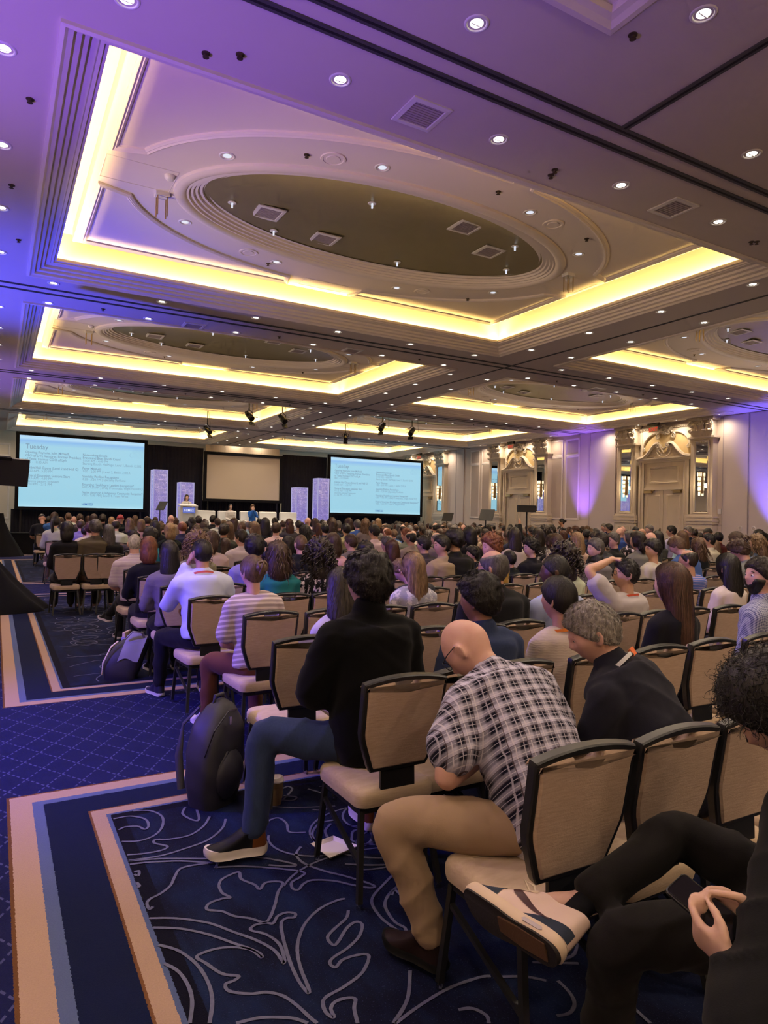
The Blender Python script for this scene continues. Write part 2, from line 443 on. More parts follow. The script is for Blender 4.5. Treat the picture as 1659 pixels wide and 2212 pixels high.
# ================================================================= CEILING
CZ = 5.28; PY = 7.865; PX = 10.93
OX0, OX1, OY0, OY1 = 0.34, 9.66, 5.54, 11.84     # outer edge of the coffer moulding
LIPZ = 5.47; UPZ = 5.77; TOPZ = 5.97; IX, IY = 0.36, 0.20
def rect_path(x0, x1, y0, y1): return [(x0, y0), (x1, y0), (x1, y1), (x0, y1)]
holes = [(OX0 + c * PX, OX1 + c * PX, OY0 + n * PY, OY1 + n * PY) for c in (0, 1) for n in range(4)]
SMALL = (-1.0, 3.88, -2.6, 3.55)
holes.append(SMALL)
xs = sorted(set([-3.2, 21.4] + [h[0] for h in holes] + [h[1] for h in holes]))
ys = sorted(set([-4.2, 36.2] + [h[2] for h in holes] + [h[3] for h in holes]))
mb = MB()
for i in range(len(xs) - 1):
    for j in range(len(ys) - 1):
        cx = (xs[i] + xs[i + 1]) / 2; cyy = (ys[j] + ys[j + 1]) / 2
        if any(h[0] < cx < h[1] and h[2] < cyy < h[3] for h in holes): continue
        mb.add([(xs[i], ys[j], CZ), (xs[i], ys[j + 1], CZ), (xs[i + 1], ys[j + 1], CZ), (xs[i + 1], ys[j], CZ)], [(0, 1, 2, 3)])
mb.box(-3.2, -4.2, 6.75, 21.4, 36.2, 6.85)
ceiling = struct('ceiling', mb, MAT['soffit'], label='painted soffit grid around the coffers')

CX, CYc = (OX0 + OX1) / 2, (OY0 + OY1) / 2
crown_prof = [(0, CZ + 0.002), (0, CZ - 0.03), (0.035, CZ - 0.035), (0.06, CZ - 0.01), (0.10, CZ + 0.0), (0.105, CZ + 0.035), (0.165, CZ + 0.045), (0.17, CZ + 0.08),
              (0.225, CZ + 0.09), (0.23, CZ + 0.125), (0.30, CZ + 0.13), (0.34, CZ + 0.16), (0.385, CZ + 0.165), (0.385, LIPZ + 0.02), (0.345, LIPZ + 0.02), (0.345, LIPZ - 0.05), (0.23, LIPZ - 0.05)]
FACE = 0.235
crown_me = MB().sweep(rect_path(OX0 - CX, OX1 - CX, OY0 - CYc, OY1 - CYc), crown_prof).mesh('crown_moulding')
fx0, fx1, fy0, fy1 = OX0 + FACE - CX, OX1 - FACE - CX, OY0 + FACE - CYc, OY1 - FACE - CYc
cove_me = MB().sweep(rect_path(fx0, fx1, fy0, fy1), [(0, LIPZ - 0.05), (0, TOPZ - 0.03), (0.03, TOPZ), (0.6, TOPZ)]).mesh('cove_wall')
qx, qy = fx1 - IX, fy1 - IY
EA, EB = 3.11, 1.575           # outer semi-axes of the oval ring
DA, DB = 2.73, 1.265           # dome opening
NE = 96
def ell(a, b, n=NE): return [(a * math.cos(2 * PI * i / n), b * math.sin(2 * PI * i / n)) for i in range(n)]
# flat panel with an oval hole
pm = MB(); inner = []; outer = []
for i in range(NE):
    t = 2 * PI * i / NE; c, s_ = math.cos(t), math.sin(t)
    inner.append((EA * c, EB * s_, UPZ))
    k = min(qx / abs(c) if abs(c) > 1e-6 else 1e9, qy / abs(s_) if abs(s_) > 1e-6 else 1e9)
    # aim at the rectangle so that corners are kept
    outer.append([c * k, s_ * k, UPZ])
for q in range(4):
    ang = math.atan2(qy * (1 if q < 2 else -1), qx * (1 if q in (0, 3) else -1)) % (2 * PI)
    i = round(ang / (2 * PI) * NE) % NE
    outer[i] = [qx * (1 if q in (0, 3) else -1), qy * (1 if q < 2 else -1), UPZ]
pm.add(inner + [tuple(o_) for o_ in outer], [(i, (i + 1) % NE, NE + (i + 1) % NE, NE + i) for i in range(NE)])
pm.sweep(rect_path(-qx, qx, -qy, qy), [(0, UPZ), (0, TOPZ + 0.01)])
panel_me = pm.mesh('coffer_panel')
oval_prof = [(-0.03, UPZ + 0.001), (-0.02, UPZ - 0.03), (0.02, UPZ - 0.05), (0.07, UPZ - 0.055), (0.115, UPZ - 0.035), (0.13, UPZ - 0.012), (0.16, UPZ - 0.018), (0.17, UPZ + 0.012),
             (0.215, UPZ + 0.005), (0.225, UPZ + 0.035), (0.27, UPZ + 0.03), (0.28, UPZ + 0.06), (0.33, UPZ + 0.055), (0.34, UPZ + 0.08), (0.39, UPZ + 0.08)]
oval_me = MB().sweep(ell(EA, EB), oval_prof).mesh('oval_moulding', 40)
dm = MB(); rings = []
for k in range(8):
    f = 1 - k / 7.6; z = UPZ + 0.075 + 0.14 * (1 - f * f)
    rings.append([Vector(((DA + 0.02) * f * math.cos(2 * PI * i / NE), (DB + 0.02) * f * math.sin(2 * PI * i / NE), z)) for i in range(NE)])
dm.ring_loft(rings, cap=False); dm.add(rings[-1], [tuple(range(NE))])
dome_me = dm.mesh('dome', 60)
# corner panel frames: rectangle corner plus concave arc
AA, AB = 3.68, 2.28
def corner_path(sx, sy):
    m = 0.0; gx, gy = 0.58, 0.45
    X1, Y1 = qx - 0.09, qy - 0.09
    pts = [(gx, Y1), (X1, Y1), (X1, gy)]
    # arc from (xa, gy) to (gx, ya)
    t0 = math.asin(gy / AB) + 0.06; t1 = math.acos(gx / AA) - 0.03
    arc = [(AA * math.cos(t0 + (t1 - t0) * i / 22), AB * math.sin(t0 + (t1 - t0) * i / 22)) for i in range(23)]
    pts = pts + arc
    pts = [(x * sx, y * sy) for x, y in pts]
    if sx * sy < 0: pts.reverse()
    return pts
fr_prof = [(0.0, UPZ + 0.001), (0.0, UPZ - 0.03), (-0.03, UPZ - 0.045), (-0.05, UPZ - 0.03), (-0.06, UPZ - 0.035), (-0.085, UPZ - 0.02), (-0.09, UPZ + 0.001)]
fr_prof = [(-o_, z) for o_, z in fr_prof]
frame_mes = [MB().sweep(corner_path(sx, sy)[::-1], fr_prof).mesh('panel_moulding') for sx in (1, -1) for sy in (1, -1)]
acc = MB()
for sx, sy, wx, wy in ((1, 0, 0.42, 0.30), (-1, 0, 0.42, 0.30), (0, 1, 0.42, 0.18), (0, -1, 0.42, 0.18)):
    cx = sx * (qx - 0.5); cyy = sy * (qy - 0.32)
    acc.sweep([(cx - wx, cyy - wy), (cx + wx, cyy - wy), (cx + wx, cyy + wy), (cx - wx, cyy + wy)], [(0, UPZ - 0.001), (0.004, UPZ - 0.006), (0.010, UPZ - 0.006), (0.012, UPZ - 0.001)])
access_me = acc.mesh('access_panel_trim')
def area_light(name, loc, rot, sx, sy, power, color, parent=None):
    l = bpy.data.lights.new(name, 'AREA'); l.shape = 'RECTANGLE'; l.size = sx; l.size_y = sy; l.energy = power; l.color = color
    o = bpy.data.objects.new(name, l); COL.objects.link(o); o.location = loc; o.rotation_euler = rot
    if parent: o.parent = parent
    return o
coffers = []
for c in (0, 1):
    for n in range(4):
        cf = link('coffer_panel', panel_me, MAT['coffer'], ceiling, loc=(CX + c * PX, CYc + n * PY, 0))
        for nm, me, mt in (('crown_moulding', crown_me, 'crown'), ('cove_wall', cove_me, 'cove'), ('oval_moulding', oval_me, 'crown'), ('dome', dome_me, 'dome'), ('access_panel_trim', access_me, 'crown')):
            link(nm, me, MAT[mt], cf)
        for me in frame_mes: link('panel_moulding', me, MAT['crown'], cf)
        coffers.append(cf)
        # LED strips lying in the cove gutter, facing up and at the cove wall
        Lx, Ly = (fx1 - fx0), (fy1 - fy0); g = 0.055; zz = LIPZ - 0.03; tilt = math.radians(-32)
        for (x, y, ln, rz) in ((0, fy1 - g, Lx, 0), (0, fy0 + g, Lx, PI), (fx1 - g, 0, Ly, -PI / 2), (fx0 + g, 0, Ly, PI / 2)):
            area_light('cove_strip_light', (x, y, zz), (PI - tilt, 0, rz), ln - 0.1, 0.05, P_COVE * ln, COVE_COL, cf)
# small unlit coffer over the back of the hall
sp = [(0, CZ + 0.002), (0, CZ - 0.03), (0.05, CZ - 0.035), (0.09, CZ - 0.01), (0.14, CZ), (0.145, CZ + 0.05), (0.22, CZ + 0.06), (0.225, CZ + 0.11), (0.31, CZ + 0.12), (0.315, CZ + 0.17), (0.41, CZ + 0.18), (0.415, CZ + 0.24), (0.55, CZ + 0.25)]
sm = MB().sweep(rect_path(*SMALL), sp)
o = struct('coffer_moulding', sm, MAT['crown'], ceiling)
mb = MB(); mb.add([(SMALL[0], SMALL[2], CZ + 0.25), (SMALL[0], SMALL[3], CZ + 0.25), (SMALL[1], SMALL[3], CZ + 0.25), (SMALL[1], SMALL[2], CZ + 0.25)], [(0, 1, 2, 3)])
struct('coffer_panel', mb, MAT['coffer'], ceiling)
# partition tracks
def track(x0, y0, x1, y1, wd):
    a = MB(); b = MB(); hx = wd / 2 if x0 == x1 else 0; hy = wd / 2 if y0 == y1 else 0
    a.box(x0 - hx, y0 - hy, CZ - 0.012, x1 + hx, y1 + hy, CZ + 0.01)
    sx_, sy_ = (0.012 if hx else 0), (0.012 if hy else 0)
    t_ = link('partition_track', a.mesh('partition_track'), MAT['track'], ceiling)
    b.box(x0 - sx_, y0 - sy_, CZ - 0.0135, x1 + sx_, y1 + sy_, CZ + 0.0)
    link('track_slot', b.mesh('track_slot'), MAT['track_dark'], t_)
for n in range(-1, 3):
    y0 = (4.38, 4.62) if n == -1 else (12.42 + n * PY, 12.70 + n * PY)
    for y in y0: track(-3.0, y, 21.2, y, 0.085 if n < 0 else 0.06)
track(10.5, 4.7, 10.5, 36, 0.04); track(4.95, -4, 4.95, 4.34, 0.085)

# ================================================================= WALLS
mb = MB(); mb.box(21.15, -4.2, 0, 21.4, 36.2, CZ)
wall_right = struct('wall_right', mb, MAT['wall'], label='beige ballroom side wall with panels')
mb = MB(); mb.box(-3.2, 36.0, 0, 21.4, 36.2, CZ)
wall_front = struct('wall_front', mb, MAT['cream'], label='cream wall behind the stage')
mb = MB(); mb.box(-3.2, -4.2, 0, -3.0, 36.2, CZ)
wall_left = struct('wall_left', mb, MAT['wall'])
mb = MB(); mb.box(-3.2, -4.2, 0, 21.4, -4.0, CZ)
wall_back = struct('wall_back', mb, MAT['wall'])
def MX(y, z, x=21.15):   # local (u along -Y seen from the room, v up, w out of wall) -> world
    return Matrix(((0, 0, -1, x), (-1, 0, 0, y), (0, 1, 0, z), (0, 0, 0, 1)))
def wframe(mb, y0, y1, z0, z1, prof, x=21.15):
    """rectangular moulding on the right wall; prof: (inward offset, height out of wall)"""
    mb.sweep([(y0, z0), (y1, z0), (y1, z1), (y0, z1)], prof, True, fn=lambda p: Vector((x - p.z, p.x, p.y)))
PF = [(0, 0), (0, 0.025), (0.03, 0.035), (0.05, 0.02), (0.07, 0.028), (0.085, 0.0)]
for (ya, yb) in ((20.62, 21.29), (21.58, 22.24), (26.42, 27.08), (27.35, 28.0), (4.9, 5.6), (5.9, 6.5)):
    for za, zb in ((1.74, 4.36), (4.46, 5.08)):
        p = MB(); p.box(21.13, ya, za, 21.16, yb, zb); q = link('wall_panel', p.mesh('wall_panel'), MAT['panelfab'], wall_right)
        f = MB(); wframe(f, ya - 0.06, yb + 0.06, za - 0.05, zb + 0.05, PF, 21.148); link('panel_moulding', f.mesh('panel_moulding', 30), MAT['crown'], q)
# folding wall leaves
for (ya, yb) in ((18.65, 19.97), (10.3, 11.70), (11.73, 13.18), (13.22, 14.1), (28.6, 29.28), (29.30, 30.15)):
    p = MB(); p.box(21.115, ya, 0.02, 21.16, yb, CZ - 0.03); q = link('folding_wall_leaf', p.mesh('folding_wall_leaf'), MAT['airwall'], wall_right)
    f = MB()
    for y in (ya, yb): f.box(21.105, y - 0.012, 0.02, 21.13, y + 0.012, CZ - 0.03)
    link('edge_seal', f.mesh('edge_seal'), MAT['vent'], q)
    f = MB(); f.box(21.10, ya, 0.02, 21.12, yb, 1.25)
    link('kick_panel', f.mesh('kick_panel'), MAT['airwall'], q)
for y in (13.0, 13.45):
    mb = MB(); mb.lathe([(0.05, 0), (0.06, 0.012), (0.07, 0.0)], 20, MX(y, 1.52, 21.11)); link('ring_pull', mb.mesh('ring_pull', 40), MAT['white_trim'], wall_right)
for y in (14.2, 22.45, 30.3):
    mb = MB(); mb.box(21.12, y - 0.06, 1.98, 21.16, y + 0.06, 2.16); mb.box(21.11, y - 0.03, 2.03, 21.13, y + 0.03, 2.11); link('wall_control', mb.mesh('wall_control'), MAT['white_trim'], wall_right)
mb = MB()
for ya, yb in ((-4, 14.2), (18.5, 22.4), (26.6, 30.3)): mb.box(21.08, ya, 0, 21.16, yb, 0.2)
struct('baseboard_right', mb, MAT['cream'])

# ornate door bays
def volute(mb, c, r0, turns, dirn, start, w, h, x, taper=True, n=40):
    """spiral moulding on the wall; c=(y,z)"""
    pts = []; rad = []
    for i in range(n):
        t = i / (n - 1); a = start + dirn * turns * 2 * PI * t; r = r0 * (1 - 0.88 * t)
        pts.append(Vector((x - 0.5 * h * (0.6 + 0.4 * t), c[0] + r * math.cos(a), c[1] + r * math.sin(a)))); rad.append(w * (1 - 0.45 * t if taper else 1))
    mb.tube(pts, rad, 6)
def curve_mould(mb, pts2, w, x, step=8):
    P = catmull([Vector((0, p[0], p[1])) for p in pts2], step)
    mb.tube([Vector((x, p.y, p.z)) for p in P], w, 6)
def sconce(loc, rz, lab, power):
    sc = thing('wall_sconce', lab, 'sconce', loc, rz, 'crystal wall sconces')
    bp = MB(); bp.box(0.0, -0.05, -0.08, 0.078, 0.05, 0.65); part('back_plate', bp, MAT['brass'], sc)
    ct = MB()
    for q in range(5):
        zq = -0.16 + q * 0.165; R_ = (0.026, 0.040, 0.046, 0.050, 0.072)[q]
        for i in range(9):
            an = 2 * PI * i / 9; cxx, cyy2 = math.cos(an), math.sin(an)
            M_ = Matrix.Translation((cxx * R_ * 0.6 - 0.02, cyy2 * R_, zq))
            ct.lathe([(0.002, 0), (0.013, 0.02), (0.012, 0.12), (0.002, 0.14)], 5, M_)
    part('crystal_rods', ct, MAT['crystal'], sc)['kind'] = 'stuff'
    for q, z in enumerate((0.02, 0.2, 0.36, 0.53)):
        fl = MB(); fl.lathe([(0.050 + 0.007 * q, z), (0.058 + 0.008 * q, z + 0.012), (0.046 + 0.007 * q, z + 0.02)], 14, Matrix.Translation((-0.02, 0, 0)) @ Matrix.Diagonal((0.62, 1, 1, 1)))
        part('gilt_collar', fl, MAT['brass'], sc)
    l = bpy.data.lights.new('sconce_lamp', 'POINT'); l.energy = power; l.color = (1, 0.72, 0.42); l.shadow_soft_size = 0.08
    lo = bpy.data.objects.new('sconce_lamp', l); COL.objects.link(lo); lo.parent = sc; lo.location = (-0.22, 0, 0.2)
def door_bay(yc, k):
    # recess back with gilt lunette
    lun = MB(); lun.box(21.12, yc - 1.04, 4.0, 21.16, yc + 1.04, 5.02)
    lu = link('gilt_lunette', lun.mesh('gilt_lunette'), MAT['gilt'], wall_right)
    a = MB()
    wframe(a, yc - 1.1, yc + 1.1, 3.95, 5.06, [(0, 0), (0, 0.05), (0.03, 0.055), (0.05, 0.03), (0.06, 0)], 21.15)
    # arch: white spandrels above the curve
    arc = [(-1.0, 4.42), (-0.93, 4.62), (-0.75, 4.82), (-0.5, 4.93), (-0.28, 4.90)]
    for s in (1, -1):
        P = [Vector((0, yc + s * p[0], p[1])) for p in arc]; C = catmull(P, 6)
        poly = [(p.y, p.z) for p in C] + [(yc + s * -0.28, 5.03), (yc + s * -1.02, 5.03)]
        n = len(poly); vs = [(21.118, y, z) for y, z in poly] + [(21.09, y, z) for y, z in poly]
        a.add(vs, [tuple(range(n)), tuple(range(2 * n - 1, n - 1, -1))] + [(j, (j + 1) % n, n + (j + 1) % n, n + j) for j in range(n)])
        a.tube([Vector((21.085, p.y, p.z)) for p in C], 0.035, 6)
        volute(a, (yc + s * -0.955, 4.36), 0.07, 1.6, -s, PI / 2, 0.022, 0.06, 21.08)
        volute(a, (yc + s * -0.31, 4.80), 0.10, 1.5, s, PI / 2, 0.028, 0.06, 21.08)
        curve_mould(a, [(yc + s * -0.28, 4.92), (yc + s * -0.2, 5.0), (yc + s * -0.1, 4.96), (yc, 4.99)], 0.045, 21.07)
        volute(a, (yc + s * -0.12, 4.92), 0.07, 1.3, -s, 0, 0.028, 0.05, 21.06)
        volute(a, (yc + s * -0.10, 5.10), 0.12, 1.2, s, PI, 0.035, 0.05, 21.05)
        volute(a, (yc + s * -0.24, 5.08), 0.08, 1.2, -s, 0, 0.025, 0.05, 21.06)
    a.ellipsoid((21.06, yc, 4.90), (0.04, 0.05, 0.07)); a.ellipsoid((21.05, yc, 5.08), (0.05, 0.09, 0.06))
    link('lunette_scrollwork', a.mesh('lunette_scrollwork', 50), MAT['cream'], lu)
    d = MB()
    for i in range(34):   # dentils
        y = yc - 1.13 + i * 2.26 / 33; d.box(21.06, y - 0.018, 5.075, 21.15, y + 0.018, 5.115)
    for s in (-1, 1):
        for i in range(20): z = 4.1 + i * 0.047; d.box(21.09, yc + s * 1.125 - 0.012, z, 21.15, yc + s * 1.125 + 0.012, z + 0.024)
    d.box(21.08, yc - 1.16, 5.115, 21.15, yc + 1.16, 5.16)
    link('dentil_band', d.mesh('dentil_band'), MAT['cream'], lu)
    # surround, entablature and broken pediment
    s_ = MB()
    for s in (-1, 1):
        s_.box(20.98, min(yc + s * 0.84, yc + s * 1.06), 0, 21.15, max(yc + s * 0.84, yc + s * 1.06), 3.9)
        s_.box(20.95, min(yc + s * 0.98, yc + s * 1.06), 0, 21.0, max(yc + s * 0.98, yc + s * 1.06), 3.88)
        s_.box(20.955, min(yc + s * 0.84, yc + s * 0.88), 0, 21.0, max(yc + s * 0.84, yc + s * 0.88), 3.84)
    s_.box(20.98, yc - 0.86, 3.84, 21.15, yc + 0.86, 3.96); s_.box(20.94, yc - 1.1, 3.9, 21.15, yc + 1.1, 3.97); s_.box(20.90, yc - 1.14, 3.97, 21.15, yc + 1.14, 4.02)
    s_.box(20.98, yc - 0.84, 2.84, 21.15, yc + 0.84, 2.94)
    su = link('door_surround', s_.mesh('door_surround'), MAT['cream'], wall_right)
    pd = MB()
    for s in (-1, 1):
        path = [(-1.12, 4.0), (-0.85, 4.06), (-0.62, 4.24), (-0.45, 4.44), (-0.32, 4.52), (-0.22, 4.52)]
        for off, wv, xx in ((0, 0.035, 20.92), (-0.05, 0.03, 20.96), (0.045, 0.03, 20.96)):
            curve_mould(pd, [(yc + s * p[0], p[1] + off) for p in path], wv, xx)
        volute(pd, (yc + s * -0.20, 4.44), 0.085, 1.6, -s, PI / 2, 0.03, 0.08, 20.94)
        C = catmull([Vector((0, yc + s * p[0], p[1])) for p in path], 6)
        poly = [(p.y, p.z) for p in C] + [(yc + s * -0.14, 4.3), (yc + s * -0.02, 4.0)]
        n = len(poly); pd.add([(21.0, y, z) for y, z in poly] + [(21.14, y, z) for y, z in poly], [tuple(range(n)), tuple(range(2 * n - 1, n - 1, -1))] + [(j, (j + 1) % n, n + (j + 1) % n, n + j) for j in range(n)])
        curve_mould(pd, [(yc + s * -0.30, 4.36), (yc + s * -0.30, 4.22), (yc + s * -0.17, 4.08), (yc, 4.05)], 0.03, 20.98)
        curve_mould(pd, [(yc + s * -0.22, 4.28), (yc + s * -0.12, 4.18), (yc, 4.17)], 0.022, 20.98)
        pd.box(20.97, min(yc + s * 0.42, yc + s * 0.82), 4.075, 21.0, max(yc + s * 0.42, yc + s * 0.82), 4.10)
        curve_mould(pd, [(yc + s * -0.10, 4.42), (yc + s * -0.05, 4.34), (yc, 4.31)], 0.025, 20.97)
    pd.ellipsoid((20.97, yc, 4.34), (0.05, 0.06, 0.06)); pd.ellipsoid((20.98, yc, 4.12), (0.04, 0.14, 0.05))
    link('broken_pediment', pd.mesh('broken_pediment', 50), MAT['cream'], su)
    ov = MB(); ov.box(21.02, yc - 0.84, 2.94, 21.15, yc + 0.84, 3.84)
    wframe(ov, yc - 0.62, yc + 0.62, 3.08, 3.70, PF, 21.02)
    link('overdoor_panel', ov.mesh('overdoor_panel', 30), MAT['door'], su)
    dn = 'door_%d' % k
    door = struct(dn, MB().box(21.04, yc - 0.84, 0, 21.15, yc + 0.84, 2.84), MAT['track_dark'], label='cream double door with raised panels under a broken pediment, %s door bay from the stage' % ordn(2 - k + 1))
    for s in (-1, 1):
        lf = MB(); y0, y1 = sorted((yc + s * 0.008, yc + s * 0.835)); lf.box(21.0, y0, 0.01, 21.06, y1, 2.83)
        wframe(lf, y0 + 0.13, y1 - 0.13, 1.28, 2.66, [(0, 0), (0.01, 0.014), (0.035, 0.014), (0.05, 0)], 21.0); wframe(lf, y0 + 0.13, y1 - 0.13, 0.16, 1.12, [(0, 0), (0.01, 0.014), (0.035, 0.014), (0.05, 0)], 21.0)
        leaf = link('door_leaf', lf.mesh('door_leaf'), MAT['door'], door)
        cl = MB(); yq = yc + s * 0.62; cl.box(20.90, yq - 0.16, 2.72, 21.0, yq + 0.16, 2.82); cl.box(20.94, yq - 0.2 * s - 0.05, 2.80, 20.99, yq - 0.2 * s + 0.05, 2.835)
        link('door_closer', cl.mesh('door_closer'), MAT['brass'], leaf)
        if s > 0:
            hb = MB(); hb.ellipsoid((20.99, yc + 0.11, 1.38), (0.02, 0.035, 0.09)); hb.cyl((20.99, yc + 0.11, 1.38), (20.92, yc + 0.11, 1.38), 0.018); link('door_handle', hb.mesh('door_handle', 50), MAT['dark_brass'], leaf)
    # pilasters with mirrors and capitals
    for s in (-1, 1):
        py = yc + s * 1.60
        p = MB(); p.box(20.88, py - 0.42, 1.96, 21.15, py + 0.42, 4.56)
        for (za, zb, e) in ((1.72, 1.78, 0.10), (1.78, 1.84, 0.07), (1.84, 1.90, 0.085), (1.90, 1.97, 0.04), (0.0, 0.22, 0.1), (0.22, 1.66, 0.05), (1.62, 1.72, 0.075), (4.52, 4.56, 0.03), (4.56, 4.62, 0.075)):
            p.box(20.88 - e, py - 0.42 - e, za, 21.15, py + 0.42 + e, zb)
        pil = link('pilaster', p.mesh('pilaster'), MAT['cream'], wall_right)
        f = MB(); wframe(f, py - 0.31, py + 0.31, 0.4, 1.5, PF, 20.83); link('pedestal_panel', f.mesh('pedestal_panel', 30), MAT['cream'], pil)
        f = MB(); wframe(f, py - 0.30, py + 0.30, 1.99, 4.50, [(0, 0), (0, 0.03), (0.03, 0.035), (0.05, 0.015), (0.055, 0)], 20.88); link('mirror_frame', f.mesh('mirror_frame', 30), MAT['cream'], pil)
        g = MB(); hw = 0.245
        # flat glass with bevelled margin
        y0, y1, z0, z1, b = py - hw, py + hw, 2.04, 4.45, 0.03
        g.add([(20.872, y0 + b, z0 + b), (20.872, y1 - b, z0 + b), (20.872, y1 - b, z1 - b), (20.872, y0 + b, z1 - b), (20.879, y0, z0), (20.879, y1, z0), (20.879, y1, z1), (20.879, y0, z1)],
              [(3, 2, 1, 0), (0, 1, 5, 4), (1, 2, 6, 5), (2, 3, 7, 6), (3, 0, 4, 7)])
        link('mirror', g.mesh('mirror'), MAT['mirror'], pil)
        # Corinthian capital: bell, two tiers of leaves, volutes and abacus
        cp = MB(); cp.box(20.86, py - 0.38, 4.62, 21.15, py + 0.38, 5.16)
        for tier, (zb, n_, ww, hh, out) in enumerate(((4.62, 4, 0.10, 0.25, 0.07), (4.72, 3, 0.11, 0.34, 0.10))):
            for i in range(n_):
                y = py + (i - (n_ - 1) / 2) * (0.80 / n_)
                rings = []
                for q in range(7):
                    t = q / 6; zz = zb + hh * min(1, t * 1.15) - (0.05 if t > 0.86 else 0); xx = 20.85 - out * t * t * 1.3; wv = ww * (0.8 + 0.5 * math.sin(PI * t)) * (1 - 0.35 * t)
                    rings.append([Vector((xx, y - wv, zz)), Vector((xx - 0.035, y, zz)), Vector((xx, y + wv, zz)), Vector((xx + 0.04, y, zz))])
                cp.ring_loft(rings)
        for sv in (-1, 1):
            volute(cp, (py + sv * 0.36, 5.05), 0.10, 1.7, -sv, PI / 2, 0.03, 0.14, 20.82); volute(cp, (py + sv * 0.08, 5.06), 0.07, 1.5, sv, PI / 2, 0.025, 0.12, 20.82)
            curve_mould(cp, [(py + sv * 0.2, 4.8), (py + sv * 0.25, 4.98), (py + sv * 0.36, 5.15)], 0.03, 20.80)
            for q in range(2): volute(cp, (py + sv * 0.40, 4.80 + q * 0.02), 0.07, 1.2, sv, 0, 0.03, 0.2, 20.86)
        cp.box(20.78, py - 0.47, 5.16, 21.15, py + 0.47, 5.21); cp.box(20.75, py - 0.5, 5.21, 21.15, py + 0.5, 5.275); cp.ellipsoid((20.76, py, 5.20), (0.05, 0.09, 0.07))
        link('capital', cp.mesh('capital', 50), MAT['cream'], pil)
        # crystal sconce
        sconce((20.80, py, 2.75), 0, 'lit crystal wall sconce on the mirror %s the %s door bay from the stage' % ('beyond' if s > 0 else 'before', ordn(2 - k + 1)), 9)
    # EXIT sign on its downstand
    yx = yc + 0.25
    ex = thing('exit_sign', 'red lettered EXIT sign hanging over the %s door bay from the stage' % ordn(2 - k + 1), 'exit sign', (20.72, yx, 5.28))
    p = MB(); p.box(-0.06, -0.22, -0.13, 0.06, 0.22, 0.0); part('housing', p, MAT['black_plastic'], ex)
    p = MB(); p.box(-0.012, -0.2, -0.34, 0.012, 0.2, -0.13); pl = part('sign_panel', p, MAT['sign_glass'], ex)
    tx = text_mesh('EXIT', 0.19, 'CENTER'); tx.transform(Matrix(((0, 0, -1, -0.016), (-1, 0, 0, 0), (0, 1, 0, -0.305), (0, 0, 0, 1))))
    part('lettering', tx, MAT['exit_red'], pl)
def text_mesh(s, size, align='LEFT', bold=0.0, space=1.0):
    cu = bpy.data.curves.new('t', 'FONT'); cu.body = s; cu.size = size; cu.align_x = align; cu.offset = bold; cu.space_character = space
    cu.resolution_u = 2
    o = bpy.data.objects.new('t', cu); COL.objects.link(o)
    dg = bpy.context.evaluated_depsgraph_get(); me = bpy.data.meshes.new_from_object(o.evaluated_get(dg))
    bpy.data.objects.remove(o); bpy.data.curves.remove(cu); me.name = 'lettering'; return me
MAT['crystal'] = emitter('lit_crystal', (1.0, 0.78, 0.50, 1), 1.9)
MAT['sign_glass'] = plain('clear_sign_panel', (0.55, 0.50, 0.42), 0.2)
MAT['exit_red'] = emitter('exit_red', (0.9, 0.03, 0.02, 1), 1.1)
for k in range(3): door_bay(16.33 + 7.87 * k, k)
for i, y in enumerate((1.5, 7.5, 13.5, 19.5, 25.5)): sconce((-2.92, y, 2.9), PI, 'lit crystal wall sconce on the left wall, %s from the back' % ordn(i), P_FILL_SCONCE)  # unseen sconces, added to lift the ceiling and the chair backs
for i, x in enumerate((0.5, 4.5, 8.5, 13.0)): sconce((x, -3.92, 2.9), -PI / 2, 'lit crystal wall sconce on the back wall, %s from the aisle' % ordn(i), P_FILL_SCONCE * 1.6)

# front wall panelling beside the left screen
for (xa, xb, za, zb) in ((-1.6, -0.3, 1.2, 3.9), (-0.1, 0.55, 1.2, 3.9), (-1.6, -0.3, 4.1, 4.7), (-0.1, 0.55, 4.1, 4.7), (-0.1, 0.55, 0.25, 1.05)):
    mb = MB(); mb.sweep([(xa, za), (xb, za), (xb, zb), (xa, zb)], PF, True, fn=lambda p: Vector((p.x, 36.0 - p.z, p.y))); link('panel_moulding', mb.mesh('panel_moulding', 30), MAT['crown'], wall_front)

# ================================================================= CEILING FITTINGS
tr = MB(); tr.lathe([(0.062, 0.03), (0.070, 0.0), (0.076, -0.006), (0.090, -0.004), (0.094, 0.004)], 24)
ring_me = tr.mesh('trim_ring', 60); ring_me.materials.append(MAT['white_trim'])
ls = MB(); ls.lathe([(0.066, 0.012), (0.05, 0.004), (0.02, 0.0), (0.001, -0.001)], 20)
lens_me = ls.mesh('lens', 60); lens_me.materials.append(MAT['lens'])
bl = MB(); bl.box(-0.045, -0.004, -0.012, 0.045, 0.004, 0.004); bl_me = bl.mesh('crossbar'); bl_me.materials.append(MAT['white_trim'])
down_data = bpy.data.lights.new('downlight_lamp', 'SPOT'); down_data.energy = P_DOWN; down_data.color = DOWN_COL
down_data.spot_size = math.radians(160); down_data.spot_blend = 1.0; down_data.shadow_soft_size = 0.06
def downlight(x, y, label, z=CZ):
    t = thing('downlight', label, 'ceiling light', (x, y, z - 0.004), 0, 'recessed downlights in the soffits')
    link('trim_ring', ring_me, None, t); link('lens', lens_me, None, t); link('crossbar', bl_me, None, t)
    lo = bpy.data.objects.new('downlight_lamp', down_data); COL.objects.link(lo); lo.parent = t; lo.location = (0, 0, -0.02)
def seen(p, m=30):
    if depth_of(p) < 0.3: return False
    x, y = proj(p); return -m < x < 1659 + m and -m < y < 2212 + m
